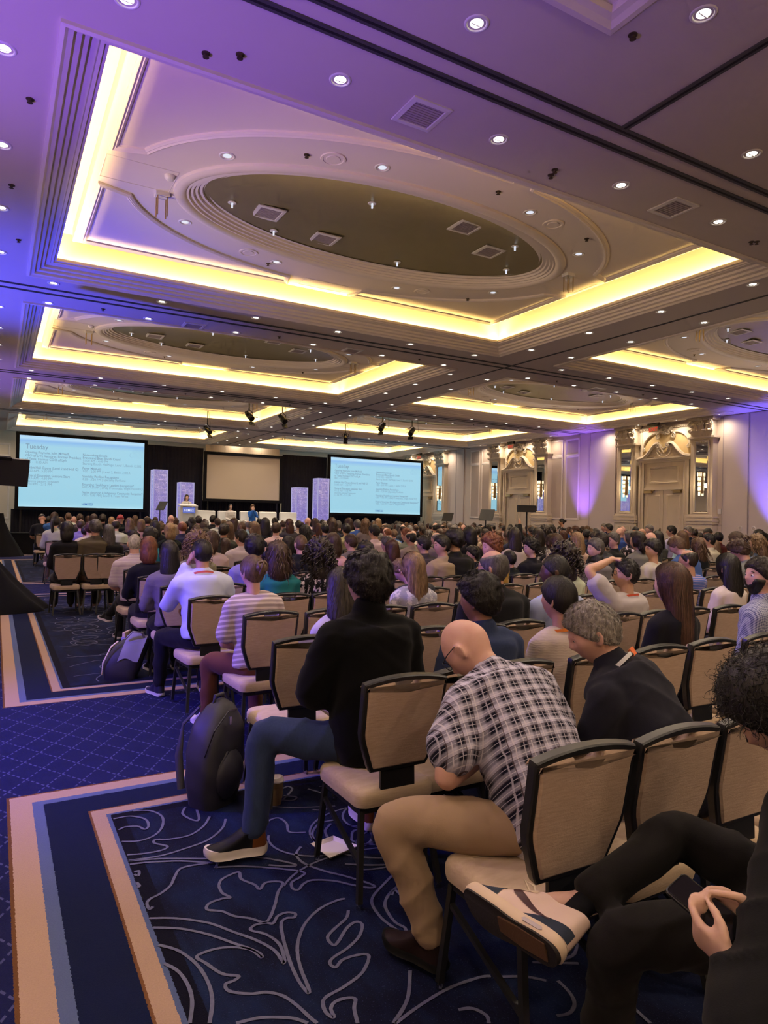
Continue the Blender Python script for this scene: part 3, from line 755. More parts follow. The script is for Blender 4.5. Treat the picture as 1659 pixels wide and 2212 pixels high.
where = ['over the back rows', 'after the first coffer', 'after the second coffer', 'after the third coffer', 'after the fourth coffer']
for n in range(-1, 4):
    for yy, sd in (((12.08 if n > -1 else 12.965) + n * PY, 'near'), ((13.28 if n > -1 else 11.86) + n * PY, 'far')):
        if yy > 35.6: continue
        for c in (0, 1):
            for k in range(6 - c):
                x = (0.73 + 1.684 * k) if c == 0 else (11.76 + 1.63 * k)
                if n == -1 and sd == 'far' and c == 0: x = 1.30 + 1.684 * k
                p = (x, yy, CZ)
                if n == -1 and sd == 'far' and c == 0 and abs(x - 4.66) < 0.1: continue
                if seen(p, 400): downlight(x, yy, '%s downlight from the left wall, %s side of track, cross soffit %s' % (ordn(k + 6 * c), sd, where[n + 1]))
    if n >= 0:
        for x, nm in ((-0.02, 'soffit by the left wall'), (9.86, 'centre soffit left of track'), (11.03, 'centre soffit right of track'), (20.72, 'soffit along the mirrored wall')):
            for j in range(4):
                p = (x, 6.15 + 1.63 * j + n * PY, CZ)
                if p[1] < 35.5 and seen(p, 400): downlight(p[0], p[1], '%s round downlight along the %s, %s coffer from the back' % (ordn(j), nm, ordn(n)))
back_fill_data = down_data.copy(); back_fill_data.energy = P_DOWN * 2.6  # stronger copy for unseen lamps added behind the camera to light chair backs
for i, p in enumerate(((4.3, 3.08), (4.3, 0.6), (-1.6, 2.6), (6.6, 2.2), (-1.6, -0.8), (4.3, -2.2), (7.6, -1.2), (11, 1.6), (15, 1.6), (0.8, -3.2), (11, -2))):
    n0 = set(bpy.data.objects); downlight(p[0], p[1], '%s bright downlight over the standing room at the back' % ordn(i))
    if i:
        for o in set(bpy.data.objects) - n0:
            if o.type == 'LIGHT': o.data = back_fill_data
# smaller fittings inside the coffers
v1 = MB(); v1.sweep(rect_path(-0.20, 0.20, -0.20, 0.20), [(0, 0.002), (0, -0.014), (0.045, -0.02), (0.05, -0.006)])
ventf_me = v1.mesh('vent_frame'); ventf_me.materials.append(MAT['white_trim'])
v2 = MB(); v2.box(-0.155, -0.155, -0.006, 0.155, 0.155, 0.0)
for i in range(10): v2.box(-0.15, -0.148 + i * 0.0315, -0.012, 0.15, -0.130 + i * 0.0315, -0.006)
ventg_me = v2.mesh('vent_grille'); ventg_me.materials.append(MAT['vent'])
def vent(x, y, z, label):
    t = thing('air_vent', label, 'air vent', (x, y, z), 0, 'square ceiling vents'); link('frame', ventf_me, None, t); link('grille', ventg_me, None, t)
low_me = ls.mesh('lens', 60); low_me.materials.append(MAT['lens_low'])
spk = MB(); spk.lathe([(0.15, 0.0), (0.145, -0.012), (0.12, -0.012), (0.115, -0.004), (0.085, -0.004), (0.08, -0.012), (0.07, -0.012), (0.001, -0.008)], 28)
spk_me = spk.mesh('speaker_grille', 50); spk_me.materials.append(MAT['coffer'])
pin = MB(); pin.lathe([(0.06, 0.0), (0.055, -0.008), (0.03, -0.010), (0.025, 0.02)], 16); pin_me = pin.mesh('pin_trim', 50); pin_me.materials.append(MAT['white_trim'])
pl_ = MB(); pl_.box(-0.010, -0.010, -0.07, 0.010, 0.010, 0.0); pinl_me = pl_.mesh('pin_lamp'); pinl_me.materials.append(MAT['lens_low'])
smk = MB(); smk.lathe([(0.065, 0), (0.065, -0.02), (0.045, -0.05), (0.02, -0.055), (0.001, -0.055)], 16); smk_me = smk.mesh('smoke_detector', 50); smk_me.materials.append(MAT['white_trim'])
spr = MB(); spr.lathe([(0.035, 0.0), (0.034, -0.006), (0.014, -0.008), (0.012, -0.03), (0.026, -0.034), (0.001, -0.036)], 12); spr_me = spr.mesh('sprinkler', 50); spr_me.materials.append(MAT['dark_brass'])
rig = MB(); rig.box(-0.085, -0.07, -0.05, 0.085, 0.07, -0.001); rig_me = rig.mesh('rigging_plate'); rig_me.materials.append(MAT['white_trim'])
rod = MB(); rod.cyl((0, 0, -0.30), (0, 0, -0.05), 0.008); rod_me = rod.mesh('rod'); rod_me.materials.append(MAT['brass'])
def e_at(px, py): 
    p = at_z(px, py, UPZ); return p.x - CX, p.y - CYc
cl_pos = [e_at(*q) for q in ((491, 337), (826, 362), (1145, 459), (1250, 549), (1065, 632), (857, 622), (597, 566), (400, 480))]
sp_pos = [e_at(*q) for q in ((720, 343), (1195, 484), (537, 545), (912, 629))]
ve_pos = [(-1.75, 0.45), (0.9, -0.62), (-0.7, 0.85), (1.75, -0.1)]
pi_pos = [(-2.3, 0.35), (-0.6, -0.5), (1.9, -0.55), (-1.5, 0.9), (0.7, 1.0), (2.4, 0.25)]
sk_pos = [e_at(367, 380), e_at(1230, 602)]
for i, cf in enumerate(coffers):
    ox, oy = cf.location.x, cf.location.y; c, n = divmod(i, 4)
    nm = '%s %s coffer from the back' % (ordn(n), 'aisle-side' if c == 0 else 'door-side')
    if not (seen((ox, oy, UPZ), 900)): continue
    for q_, (x, y) in enumerate(cl_pos):
        t = thing('coffer_downlight', '%s pale downlight round the oval of the %s' % (ordn(q_), nm), 'ceiling light', (ox + x, oy + y, UPZ - 0.004), 0, 'downlights around the ovals')
        link('trim_ring', ring_me, None, t); link('lens', low_me, None, t)
    for q_, (x, y) in enumerate(sp_pos): tag(link('ceiling_speaker', spk_me, None, loc=(ox + x, oy + y, UPZ - 0.001)), '%s round speaker grille beside the oval of the %s' % (ordn(q_), nm), 'speaker', 'flush speakers around the ovals')
    for q_, (x, y) in enumerate(ve_pos): vent(ox + x, oy + y, UPZ + 0.07 + 0.14 * (1 - (x / DA) ** 2 - (y / DB) ** 2), '%s square vent in the gilt dome of the %s' % (('aisle-end', 'back-side', 'stage-side', 'door-end')[q_], nm))
    for (x, y) in pi_pos:
        t = thing('pin_spot', 'tiny pin spot in the gilt dome of the %s' % nm, 'ceiling light', (ox + x, oy + y, UPZ + 0.07 + 0.14 * (1 - (x / DA) ** 2 - (y / DB) ** 2)), 0, 'pin spots in the domes')
        link('pin_trim', pin_me, None, t); link('pin_lamp', pinl_me, None, t)
    for (x, y) in sk_pos: tag(link('smoke_detector', smk_me, None, loc=(ox + x, oy + y, UPZ)), 'white smoke detector in the %s' % nm, 'smoke detector', 'smoke detectors in the coffers')
    rx, ry = e_at(350, 418)
    for sgn in (1, -1):
        t = thing('rigging_point', 'rigging point with four rods, %s end of %s' % ('aisle-side' if sgn > 0 else 'door-side', nm), 'rigging point', (ox + rx * sgn, oy + ry * sgn, UPZ))
        link('rigging_plate', rig_me, None, t)
        for a in (-0.06, 0.06):
            for b in (-0.045, 0.045): link('rod', rod_me, None, t, loc=(a, b, 0))
    for (x, y) in ((-2.0, -1.5), (0.4, -1.98), (2.4, -1.55), (-1.2, 1.95), (2.6, 1.6)):
        tag(link('sprinkler', spr_me, None, loc=(ox + x, oy + y, UPZ)), 'small brass sprinkler in the %s' % nm, 'sprinkler', 'sprinklers in the coffers')
for n in range(-1, 4):
    for q_, x in enumerate((3.25, 6.70, 14.2, 17.5)):
        y = 13.28 + n * PY + (-0.27 if n < 0 else 0)
        if y < 35.5: vent(x, y, CZ, '%s square vent from the left wall in the cross soffit %s' % (ordn(q_), where[n + 1]))
    for x in (1.6, 4.95, 8.35, 12.6, 15.9):
        y = 12.55 + n * PY + 0.55
        if y < 35: tag(link('sprinkler', spr_me, None, loc=(x, y, CZ)), 'small dark sprinkler in the cross soffit %s' % where[n + 1], 'sprinkler', 'sprinklers in the soffits')
for q in ((445, 115), (1190, 378), (1367, 75), (65, 214), (25, 400), (40, 518), (1635, 522)):
    p = at_z(q[0], q[1], CZ); tag(link('sprinkler', spr_me, None, loc=p), 'small dark sprinkler in the soffit around the first coffer', 'sprinkler', 'sprinklers in the soffits')

# coloured LED washes: wall uplights and two on short towers
def wash(x, y, z, tgt, power, colour, ang, name, label):
    t = thing(name, label, 'stage light', (x, y, 0), 0, 'LED colour washes')
    dv = (Vector(tgt) - Vector((x, y, z))).normalized(); R3 = dv.to_track_quat('Z', 'Y').to_matrix().to_4x4()
    M_ = Matrix.Translation((0, 0, z)) @ R3
    b = MB(); b.lathe([(0.001, -0.12), (0.08, -0.12), (0.10, -0.02), (0.10, 0.04), (0.085, 0.04), (0.085, 0.02)], 18, M_); part('housing', b, MAT['black_metal'], t, 40)
    b = MB(); b.lathe([(0.085, 0.02), (0.04, 0.026), (0.001, 0.028)], 18, M_)
    part('lens', b, emitter('wash_lens', tuple(colour) + (1,), 6), t, 60)
    b = MB()
    if z > 1: b.cyl((0, 0, 0.02), (0, 0, z - 0.1), 0.02); b.lathe([(0.001, 0), (0.22, 0), (0.22, 0.02), (0.001, 0.03)], 20)
    else: b.box(-0.12, -0.12, 0, 0.12, 0.12, 0.02); b.box(-0.12, -0.01, 0.02, -0.105, 0.01, z); b.box(0.105, -0.01, 0.02, 0.12, 0.01, z)
    part('stand', b, MAT['black_metal'], t)
    add_spot('wash_lamp', Vector((0, 0, z)) + dv * 0.06, Vector((0, 0, z)) + dv, power, colour, ang, 0.8, 0.06, t)
for i, q in enumerate(WASHES): wash(*q, 'wall_uplight', 'blue LED uplight on the floor by the left wall, %s from the back' % ordn(i))
for i, q in enumerate(FLOOR_WASHES): wash(*q, 'wash_tower', 'blue LED wash on a pole beside the left wall, %s from the back' % ordn(i))
for i, q in enumerate(COFFER_FILLS): wash(*q, 'wall_uplight', 'warm LED uplight at the foot of the %s wall, %s from the back' % ('left' if i < 4 else 'door', ordn(i % 4)))  # added fill, brightens the coffer panels
for i, q in enumerate(WALL_UPS): wash(*q, 'wall_uplight', 'violet LED uplight at the foot of the %s' % ('panelled wall' if i == 0 else 'folding wall'))
# ================================================================= STAGE
SZ = 0.75
mb = MB(); mb.box(5.2, 27.9, 0, 15.0, 31.4, SZ)
st = tag(link('stage_platform', MB().box(5.2, 27.9, 0, 15.0, 31.4, SZ).mesh('stage_platform'), MAT['black_cloth']), 'low black skirted stage platform in front of the drapes', 'stage')
def drape(x0, x1, y, z0, z1, label, amp=0.05, fold=0.16, x_step=0.025):
    n = int((x1 - x0) / x_step); rng = random.Random(int(x0 * 100)); rings = []
    for k, z in enumerate((z0, z0 + (z1 - z0) * 0.5, z1)):
        row = []
        for i in range(n + 1):
            x = x0 + (x1 - x0) * i / n; ph = x * 2 * PI / fold
            row.append(Vector((x, y - amp * (0.5 + 0.5 * math.sin(ph + 0.6 * math.sin(x * 3.1))) * (1.15 - 0.25 * k), z)))
        rings.append(row)
    m_ = MB().ring_loft(rings, cap=False, closed_u=False)
    back = [[Vector((p.x, y + 0.02, p.z)) for p in r] for r in rings]
    m_.ring_loft([r[::-1] for r in back], cap=False, closed_u=False)
    return tag(link('stage_drape', m_.mesh('stage_drape', 60), MAT['drape']), label, 'curtain')
drape(5.86, 8.38, 31.75, 0, 4.68, 'tall black pleated drape between the left slide screen and the blank screen')
drape(12.32, 14.72, 31.75, 0, 4.64, 'tall black pleated drape between the blank screen and the right slide screen')
drape(0.55, 5.86, 31.75, 0, 1.66, 'low black pleated drape under the left slide screen', fold=0.12)
drape(14.72, 20.5, 31.75, 0, 1.72, 'low black pleated drape under the right slide screen', fold=0.12)
drape(8.38, 12.32, 32.0, 0, 2.26, 'low black pleated drape under the blank centre screen', fold=0.11)
def m_slide():
    t = NT('projected_slide'); x, y, z = t.xyz(t.coord('Generated'))
    ramp = t.n('ValToRGB'); r = ramp.color_ramp
    r.elements[0].position = 0.0; r.elements[0].color = srgb(176, 222, 240); r.elements[1].position = 1.0; r.elements[1].color = srgb(176, 214, 244)
    for p, c in ((0.03, (160, 212, 230)), (0.08, (153, 207, 228)), (0.86, (160, 211, 232)), (0.93, (138, 188, 236)), (0.965, (182, 222, 246))):
        e = r.elements.new(p); e.color = srgb(*c)
    t.l(z, ramp.inputs[0]); t.set(color=(0, 0, 0, 1), emis=ramp.outputs[0], estr=1.0, rough=0.6); return t.m
MAT['slide'] = m_slide(); MAT['slide_text'] = emitter('slide_lettering', srgb(118, 154, 182), 1.0); MAT['slide_logo'] = emitter('slide_logo', srgb(70, 120, 185), 1.0)
MAT['slide_dots'] = emitter('slide_dots', srgb(120, 165, 200), 1.0)
MAT['blank'] = plain('blank_screen', (0.50, 0.42, 0.32), 0.6, var=0.02, scale=1)
LEFT = [(0.185, 0.115, 1, 'Tuesday'), (0.250, 0.058, 1, 'Opening Keynote: John McNeill,'), (0.298, 0.058, 1, 'CEO of DVx Ventures, Former President'), (0.345, 0.058, 1, 'of Tesla, Former COO of Lyft'), (0.388, 0.058, 0, '8:30 - 10:00 AM'),
        (0.465, 0.058, 1, 'Exhibit Hall Opens (Level 2 and Hall G)'), (0.510, 0.058, 0, '10:00 AM - 5:30 PM'), (0.575, 0.058, 1, 'General Education Sessions Start'), (0.615, 0.058, 0, '10:15 AM - 4:30 PM'), (0.655, 0.058, 0, 'sessions paused between'), (0.697, 0.058, 0, '12:30 PM - 2:15 PM')]
RIGHT = [(0.245, 0.058, 1, 'Networking Events'), (0.287, 0.058, 1, 'Brews and Bites Booth Crawl'), (0.330, 0.058, 0, '11:00 AM - 4:00 PM'), (0.372, 0.058, 0, 'Starting Booth: HeiMage, Level 1, Booth 12102'), (0.440, 0.058, 1, 'Payer Meet-up'), (0.482, 0.058, 0, '1:00 - 2:00 PM | Level 2, Bellini 2101A'),
         (0.557, 0.058, 1, 'Specialty Pavilion Receptions'), (0.599, 0.058, 0, '4:30 - 5:30 PM | Specialty Pavilions'), (0.676, 0.058, 1, 'Emerging Healthcare Leaders Reception*'), (0.716, 0.058, 0, '6:00 - 7:30 PM | LINQ Promenade, Virgin Hotel HQ'), (0.792, 0.058, 1, 'Native American & Indigenous Community Reception*'), (0.832, 0.058, 0, '7:00 - 9:00 PM | Level 4, Foyer West')]
def screen(x0, x1, z0, z1, y, label, slide=True):
    t = thing('projection_screen', label, 'screen', ((x0 + x1) / 2, y, 0)); hw = (x1 - x0) / 2; H = z1 - z0
    f = MB(); b = 0.13
    for (xa, xb, za, zb) in ((-hw - b, hw + b, z1, z1 + b), (-hw - b, hw + b, z0 - b, z0), (-hw - b, -hw, z0, z1), (hw, hw + b, z0, z1)): f.box(xa, -0.05, za, xb, 0.10, zb)
    part('frame', f, MAT['black_cloth'], t)
    lg = MB()
    for s in (-1, 1): part('leg', MB().box(s * (hw - 0.1) - 0.03, 0.02, 0, s * (hw - 0.1) + 0.03, 0.08, z0 - b), MAT['black_metal'], t)
    pass
    pm_ = MB(); pm_.box(-hw, 0.0, z0, hw, 0.03, z1); pn = part('screen_surface', pm_, MAT['slide'] if slide else MAT['blank'], t)
    if slide:
        acc_ = MB(); W = 2 * hw
        def put(u, v, sz, bold, s, dest):
            me = text_mesh(s, sz * H * 0.86, 'LEFT', 0.0022 if bold else 0.0); lim = (0.43 if u < 0.3 else 0.505) * W; wd_ = max(v_.co.x for v_ in me.vertices); kx = min(0.86, lim / wd_)
            dest.add([(-hw + u * W + v_.co.x * kx, -0.004, z1 - v * H + v_.co.y) for v_ in me.vertices], [tuple(p.vertices) for p in me.polygons]); bpy.data.meshes.remove(me)
        for v, sz, bd, s in LEFT: put(0.045, v, sz, bd, s, acc_)
        for v, sz, bd, s in RIGHT: put(0.487, v, sz, bd, s, acc_)
        part('lettering', acc_, MAT['slide_text'], pn)['kind'] = 'stuff'
        lg_ = MB(); put(0.487, 0.965, 0.058, 1, 'HIMSS', lg_); put(0.553, 0.965, 0.058, 1, '25', lg_); part('logo', lg_, MAT['slide_logo'], pn)
        dots = MB()
        for i in range(10):
            for j in range(9):
                if (i * 7 + j * 3) % 5 == 0: continue
                xx = -hw + (0.90 + i * 0.0095) * W; zz = z1 - (0.10 + j * 0.017) * H; dots.box(xx, -0.004, zz, xx + 0.014, -0.002, zz + 0.014)
        for i in range(7):
            a = PI / 2 + i * PI / 6; xx = -hw + 0.90 * W + 0.12 * math.cos(a); zz = z1 - 0.2 * H + 0.12 * math.sin(a); dots.box(xx, -0.004, zz, xx + 0.02, -0.002, zz + 0.02)
        part('dot_pattern', dots, MAT['slide_dots'], pn)['kind'] = 'stuff'
    return t
screen(0.80, 5.69, 1.77, 4.70, 31.5, 'bright blue agenda slide screen headed Tuesday beside the lectern')
screen(14.82, 20.31, 1.815, 4.66, 31.5, 'bright blue agenda slide screen headed Tuesday beside the door wall')
screen(8.50, 12.10, 2.34, 4.40, 31.55, 'blank beige screen hanging above the panel chairs', slide=False)
# cream header above the blank screen
for i in range(4):
    mb = MB(); x0 = 8.47 + i * 0.905; mb.box(x0, 31.62, 4.55, x0 + 0.895, 31.72, 4.86); o = link('header_panel', mb.mesh('header_panel'), MAT['blank']); o['kind'] = 'structure'; o.name = 'trim_%d' % (i + 1); o['label'] = 'cream header panel above the blank screen'
# lit mosaic columns
def m_mosaic():
    t = NT('lit_mosaic'); p = t.coord(); x, y, z = t.xyz(p)
    cb = t.n('CombineXYZ'); t.l(t.math('ADD', x, y), cb.inputs[0]); t.l(z, cb.inputs[1])
    br = t.n('TexBrick'); br.offset = 0.37; br.squash = 0.7; br.squash_frequency = 3
    br.inputs['Scale'].default_value = 1.0; br.inputs['Brick Width'].default_value = 0.085; br.inputs['Row Height'].default_value = 0.055; br.inputs['Mortar Size'].default_value = 0.006
    br.inputs['Color1'].default_value = srgb(205, 190, 235); br.inputs['Color2'].default_value = srgb(120, 110, 200); br.inputs['Mortar'].default_value = srgb(70, 65, 150); t.l(cb.outputs[0], br.inputs['Vector'])
    n = t.noise(p, 6, 3); c = t.mix(t.math('MULTIPLY_ADD', n, 3.0, -1.35, clamp=True), br.outputs[0], srgb(90, 80, 190))
    g = t.math('MULTIPLY_ADD', z, -0.6, 1.15, clamp=True)
    c = t.mix(t.math('MULTIPLY', g, 0.65), c, t.mix(1.0, c, (0.25, 0.25, 1.0), 'MULTIPLY'))
    t.set(color=(0.2, 0.2, 0.25), emis=c, estr=0.75, rough=0.3); t.m.cycles.emission_sampling = 'NONE'; return t.m
MAT['mosaic'] = m_mosaic()
for x, y, h, lab in ((6.06, 30.0, 3.46, 'taller glowing mosaic column by the left slide screen'), (7.18, 30.0, 2.97, 'shorter glowing mosaic column behind the lectern'), (12.53, 30.0, 2.96, 'shorter glowing mosaic column beyond the white chairs'), (13.64, 30.0, 3.44, 'taller glowing mosaic column by the right slide screen')):
    t = thing('mosaic_column', lab, 'column', (x, y, SZ))
    b = MB(); hh = h - SZ; b.box(-0.27, -0.27, 0.03, 0.27, 0.27, hh - 0.03); part('mosaic_panels', b, MAT['mosaic'], t)
    b = MB()
    for sx in (-1, 1):
        for sy in (-1, 1): b.box(sx * 0.285 - 0.02, sy * 0.285 - 0.02, 0, sx * 0.285 + 0.02, sy * 0.285 + 0.02, hh)
    b.box(-0.3, -0.3, hh - 0.03, 0.3, 0.3, hh); b.box(-0.3, -0.3, 0, 0.3, 0.3, 0.03)
    part('frame', b, emitter('column_edge', srgb(190, 185, 235), 0.7), t)
# lectern
lx = 6.98
t = thing('lectern', 'white lectern with a blue sign on the stage', 'lectern', (lx, 28.7, SZ))
MAT['white_lam'] = plain('white_laminate', (0.78, 0.80, 0.80), 0.4); MAT['frost'] = plain('frosted_acrylic', (0.70, 0.76, 0.78), 0.3)
b = MB(); b.box(-0.25, -0.18, 0.06, 0.25, 0.2, 1.12); part('body', b, MAT['frost'], t)
b = MB()
for s in (-1, 1): b.box(s * 0.31 - 0.05, -0.22, 0, s * 0.31 + 0.05, 0.22, 1.16)
part('side_posts', b, MAT['white_lam'], t)
b = MB(); b.add([(-0.36, -0.25, 1.16), (0.36, -0.25, 1.16), (0.36, 0.25, 1.24), (-0.36, 0.25, 1.24), (-0.36, -0.25, 1.20), (0.36, -0.25, 1.20), (0.36, 0.25, 1.28), (-0.36, 0.25, 1.28)], [(0, 3, 2, 1), (4, 5, 6, 7), (0, 1, 5, 4), (1, 2, 6, 5), (2, 3, 7, 6), (3, 0, 4, 7)]); part('top', b, MAT['white_lam'], t)
b = MB(); b.box(-0.25, -0.20, 0.90, 0.25, -0.18, 1.12); sg = part('sign', b, emitter('sign_blue', srgb(96, 110, 190), 1.0), t)
me = text_mesh('HIMSS', 0.15, 'CENTER', 0.001); me.transform(Matrix(((1, 0, 0, 0), (0, 0, -1, -0.204), (0, 1, 0, 0.955), (0, 0, 0, 1)))); part('lettering', me, emitter('sign_white', srgb(225, 228, 245), 1.0), sg)
b = MB(); b.tube([(0.05, 0.1, 1.25), (0.05, 0.05, 1.4), (0.04, -0.05, 1.47)], 0.006, 6); b.ellipsoid((0.04, -0.06, 1.475), (0.015, 0.025, 0.015)); part('microphone', b, MAT['black_metal'], t)
# white lounge chairs
def lounge(x, y, label):
    t = thing('lounge_chair', label, 'armchair', (x, y, SZ), 0, 'white lounge chairs on stage')
    def rb(x0, y0, z0, x1, y1, z1, bev=0.03):
        m_ = MB(); rs = []
        for z, i in ((z0, bev), (z0 + bev, 0), (z1 - bev, 0), (z1, bev)):
            rs.append([Vector(p + (z,)) for p in ((x0 + i, y0 + i), (x1 - i, y0 + i), (x1 - i, y1 - i), (x0 + i, y1 - i))])
        return m_.ring_loft(rs)
    part('seat', rb(-0.30, -0.35, 0.2, 0.30, 0.25, 0.45), MAT['white_lam'], t); part('backrest', rb(-0.40, 0.22, 0.2, 0.40, 0.40, 1.02), MAT['white_lam'], t)
    for s in (-1, 1): part('arm', rb(s * 0.35 - 0.05, -0.35, 0.15, s * 0.35 + 0.05, 0.25, 0.62), MAT['white_lam'], t)
    for sx in (-1, 1):
        for sy in (-0.28, 0.3): part('leg', MB().cyl((sx * 0.3, sy, 0), (sx * 0.3, sy, 0.2), 0.02), MAT['black_metal'], t)
for x, lab in ((8.0, 'empty white lounge chair next to the lectern'), (8.95, 'white lounge chair under the panelist in black and white'), (9.95, 'white lounge chair under the panelist in a blue jacket'), (10.85, 'empty white lounge chair just right of the blue jacketed panelist'), (11.85, 'empty white lounge chair next to the shorter right column')):
    lounge(x, 29.4, lab)
# small stands
def music_stand(p, h, label):
    t = thing('music_stand', label, 'stand', (p.x, p.y, 0))
    b = MB(); b.cyl((0, 0, 0.1), (0, 0, h), 0.018)
    part('pole', b, MAT['black_metal'], t)
    for i in range(3):
        a = i * 2 * PI / 3; part('foot', MB().cyl((0, 0, 0.22), (0.28 * math.cos(a), 0.28 * math.sin(a), 0.01), 0.012), MAT['black_metal'], t)
    M_ = Matrix.Translation((0, 0, h)) @ Matrix.Rotation(0.5, 4, 'Z') @ Matrix.Rotation(-1.05, 4, 'Y'); b = MB(); b.box(-0.02, -0.22, -0.01, 0.36, 0.22, 0.01, M=M_); part('desk', b, MAT['black_metal'], t)
music_stand(at_d(965, 1120, 27), 1.55, 'black music stand before the folding wall by the right screen')
music_stand(at_d(1049, 1118, 20), 1.62, 'black music stand in the crowd before the panelled wall')
p = at_d(345, 1120, 26); music_stand(Vector((p.x, p.y, 0)), 1.75, 'black microphone stand in front of the tall left column')
def monitor(px, py, d, wd, ht, label):
    p = at_d(px, py, d); t = thing('confidence_monitor', label, 'monitor', (p.x, p.y, 0), -0.35)
    b = MB(); b.box(-wd / 2, -0.03, p.z - ht / 2, wd / 2, 0.03, p.z + ht / 2); part('screen_case', b, MAT['black_plastic'], t)
    part('bezel', MB().box(-wd / 2 - 0.01, 0.03, p.z - ht / 2 - 0.01, wd / 2 + 0.01, 0.045, p.z + ht / 2 + 0.01), MAT['black_metal'], t)
    part('pole', MB().cyl((0, 0, 0.03), (0, 0, p.z - ht / 2), 0.025), MAT['black_metal'], t); part('base', MB().lathe([(0.001, 0), (0.16, 0), (0.16, 0.02), (0.03, 0.04)], 20), MAT['black_metal'], t)
monitor(1138, 1099, 21, 0.58, 0.19, 'black back-turned monitor on a pole in the crowd near the middle door')
# hanging stage lights
def hang_light(px, py, y, label, rz, drop=None):
    p = at_y(px, py, y); t = thing('hanging_spotlight', label, 'stage light', (p.x, p.y, p.z), rz, 'spotlights hanging from the ceiling')
    M_ = Matrix.Rotation(2.2, 4, 'X')
    b = MB(); b.lathe([(0.001, -0.2), (0.07, -0.2), (0.085, -0.05), (0.10, 0.05), (0.10, 0.22), (0.001, 0.22)], 14, M_); part('barrel', b, MAT['black_metal'], t, 40)
    b = MB(); b.tube([(-0.12, 0, 0), (-0.13, 0, 0.12), (0, 0, 0.2), (0.13, 0, 0.12), (0.12, 0, 0)], 0.014, 6); part('yoke', b, MAT['black_metal'], t)
    top = (UPZ if any(h[0] + 0.4 < p.x < h[1] - 0.4 and h[2] + 0.3 < p.y < h[3] - 0.3 for h in holes) else CZ) - p.z
    b = MB(); b.cyl((0, 0, 0.2), (0, 0, top + 0.02), 0.02); part('drop_pole', b, MAT['black_metal'], t)
    b = MB(); b.tube([(0.05, 0.02, top), (0.2, 0.1, top * 0.5), (0.22, 0.1, 0.0), (0.1, 0.05, -0.1), (0.0, 0.15, 0.0)], 0.008, 5); part('cable', b, MAT['black_plastic'], t)
    for s in (-1, 1): part('barn_door', MB().box(-0.1, -0.01, 0, 0.1, 0.01, 0.14, M=M_ @ Matrix.Translation((0, s * 0.10, 0.22)) @ Matrix.Rotation(-s * 0.4, 4, 'X')), MAT['black_metal'], t)
for px, py, y, rz, lab in ((448, 928, 27.2, 0.4, 'long pole hanging spotlight before the left slide screen'), (538, 898, 22.2, 0.3, 'hanging spotlight with looping cable under the third aisle-side coffer'), (610, 904, 22.2, 0.2, 'hanging spotlight at the centre soffit by the third aisle-side coffer'),
                       (746, 944, 27.2, -0.4, 'long pole hanging spotlight before the right drape'), (826, 922, 22.4, -0.9, 'hanging spotlight under the third door-side coffer, nearer the centre'), (890, 932, 22.4, -0.9, 'hanging spotlight under the third door-side coffer, nearer the doors')):
    hang_light(px, py, y, lab, rz)
# left edge: draped confidence monitor stand
t = thing('draped_stand', 'black cloth draped monitor stand spreading onto the aisle carpet', 'stand', (-0.35, 12.7, 0))
cl = MB(); rs = []; N = 64
for k, (z, r) in enumerate(((0.0, 1.16), (0.02, 1.16), (0.22, 0.93), (0.5, 0.66), (0.85, 0.38), (1.2, 0.16), (1.6, 0.07), (2.0, 0.06))):
    rs.append([Vector(((r * (1 + 0.05 * math.sin(9 * a + k * 0.3)) * (1 - 0.05 * k / 7)) * math.cos(a), r * 0.62 * (1 + 0.06 * math.sin(7 * a)) * math.sin(a), z)) for a in [2 * PI * j / N for j in range(N)]])
cl.ring_loft(rs); part('cloth', cl, MAT['black_cloth'], t, 60)
M_ = Matrix.Translation((0.1, 0, 2.28)) @ Matrix.Rotation(0.12, 4, 'Z') @ Matrix.Rotation(0.2, 4, 'X') @ Matrix.Rotation(0.03, 4, 'Y')
part('monitor_case', MB().box(-0.72, -0.05, -0.23, 0.72, 0.06, 0.22, M=M_), MAT['black_plastic'], t); part('monitor_hood', MB().box(-0.74, -0.09, 0.19, 0.45, 0.06, 0.24, M=M_), MAT['black_cloth'], t)
part('bracket', MB().box(-0.4, -0.04, -0.42, 0.1, 0.04, -0.2, M=M_), MAT['black_metal'], t)
t = thing('draped_table', 'black cloth covered table by the front wall beyond the aisle', 'table', (0.9, 28.6, 0))
part('cloth', MB().box(-0.55, -0.35, 0.0, 1.0, 0.4, 0.76), MAT['black_cloth'], t); part('tabletop', MB().box(-0.57, -0.37, 0.76, 1.02, 0.42, 0.78), MAT['black_cloth'], t)
t = thing('draped_stand', 'small black cloth draped stand at the far end of the aisle', 'stand', (0.15, 27.2, 0))
cl = MB(); rs = []
for k, (z, r) in enumerate(((0.0, 0.75), (0.3, 0.6), (0.8, 0.32), (1.2, 0.15), (1.5, 0.1))):
    rs.append([Vector((r * (1 + 0.05 * math.sin(9 * a)) * math.cos(a), r * 0.7 * math.sin(a), z)) for a in [2 * PI * j / 40 for j in range(40)]])
cl.ring_loft(rs); part('cloth', cl, MAT['black_cloth'], t, 60)
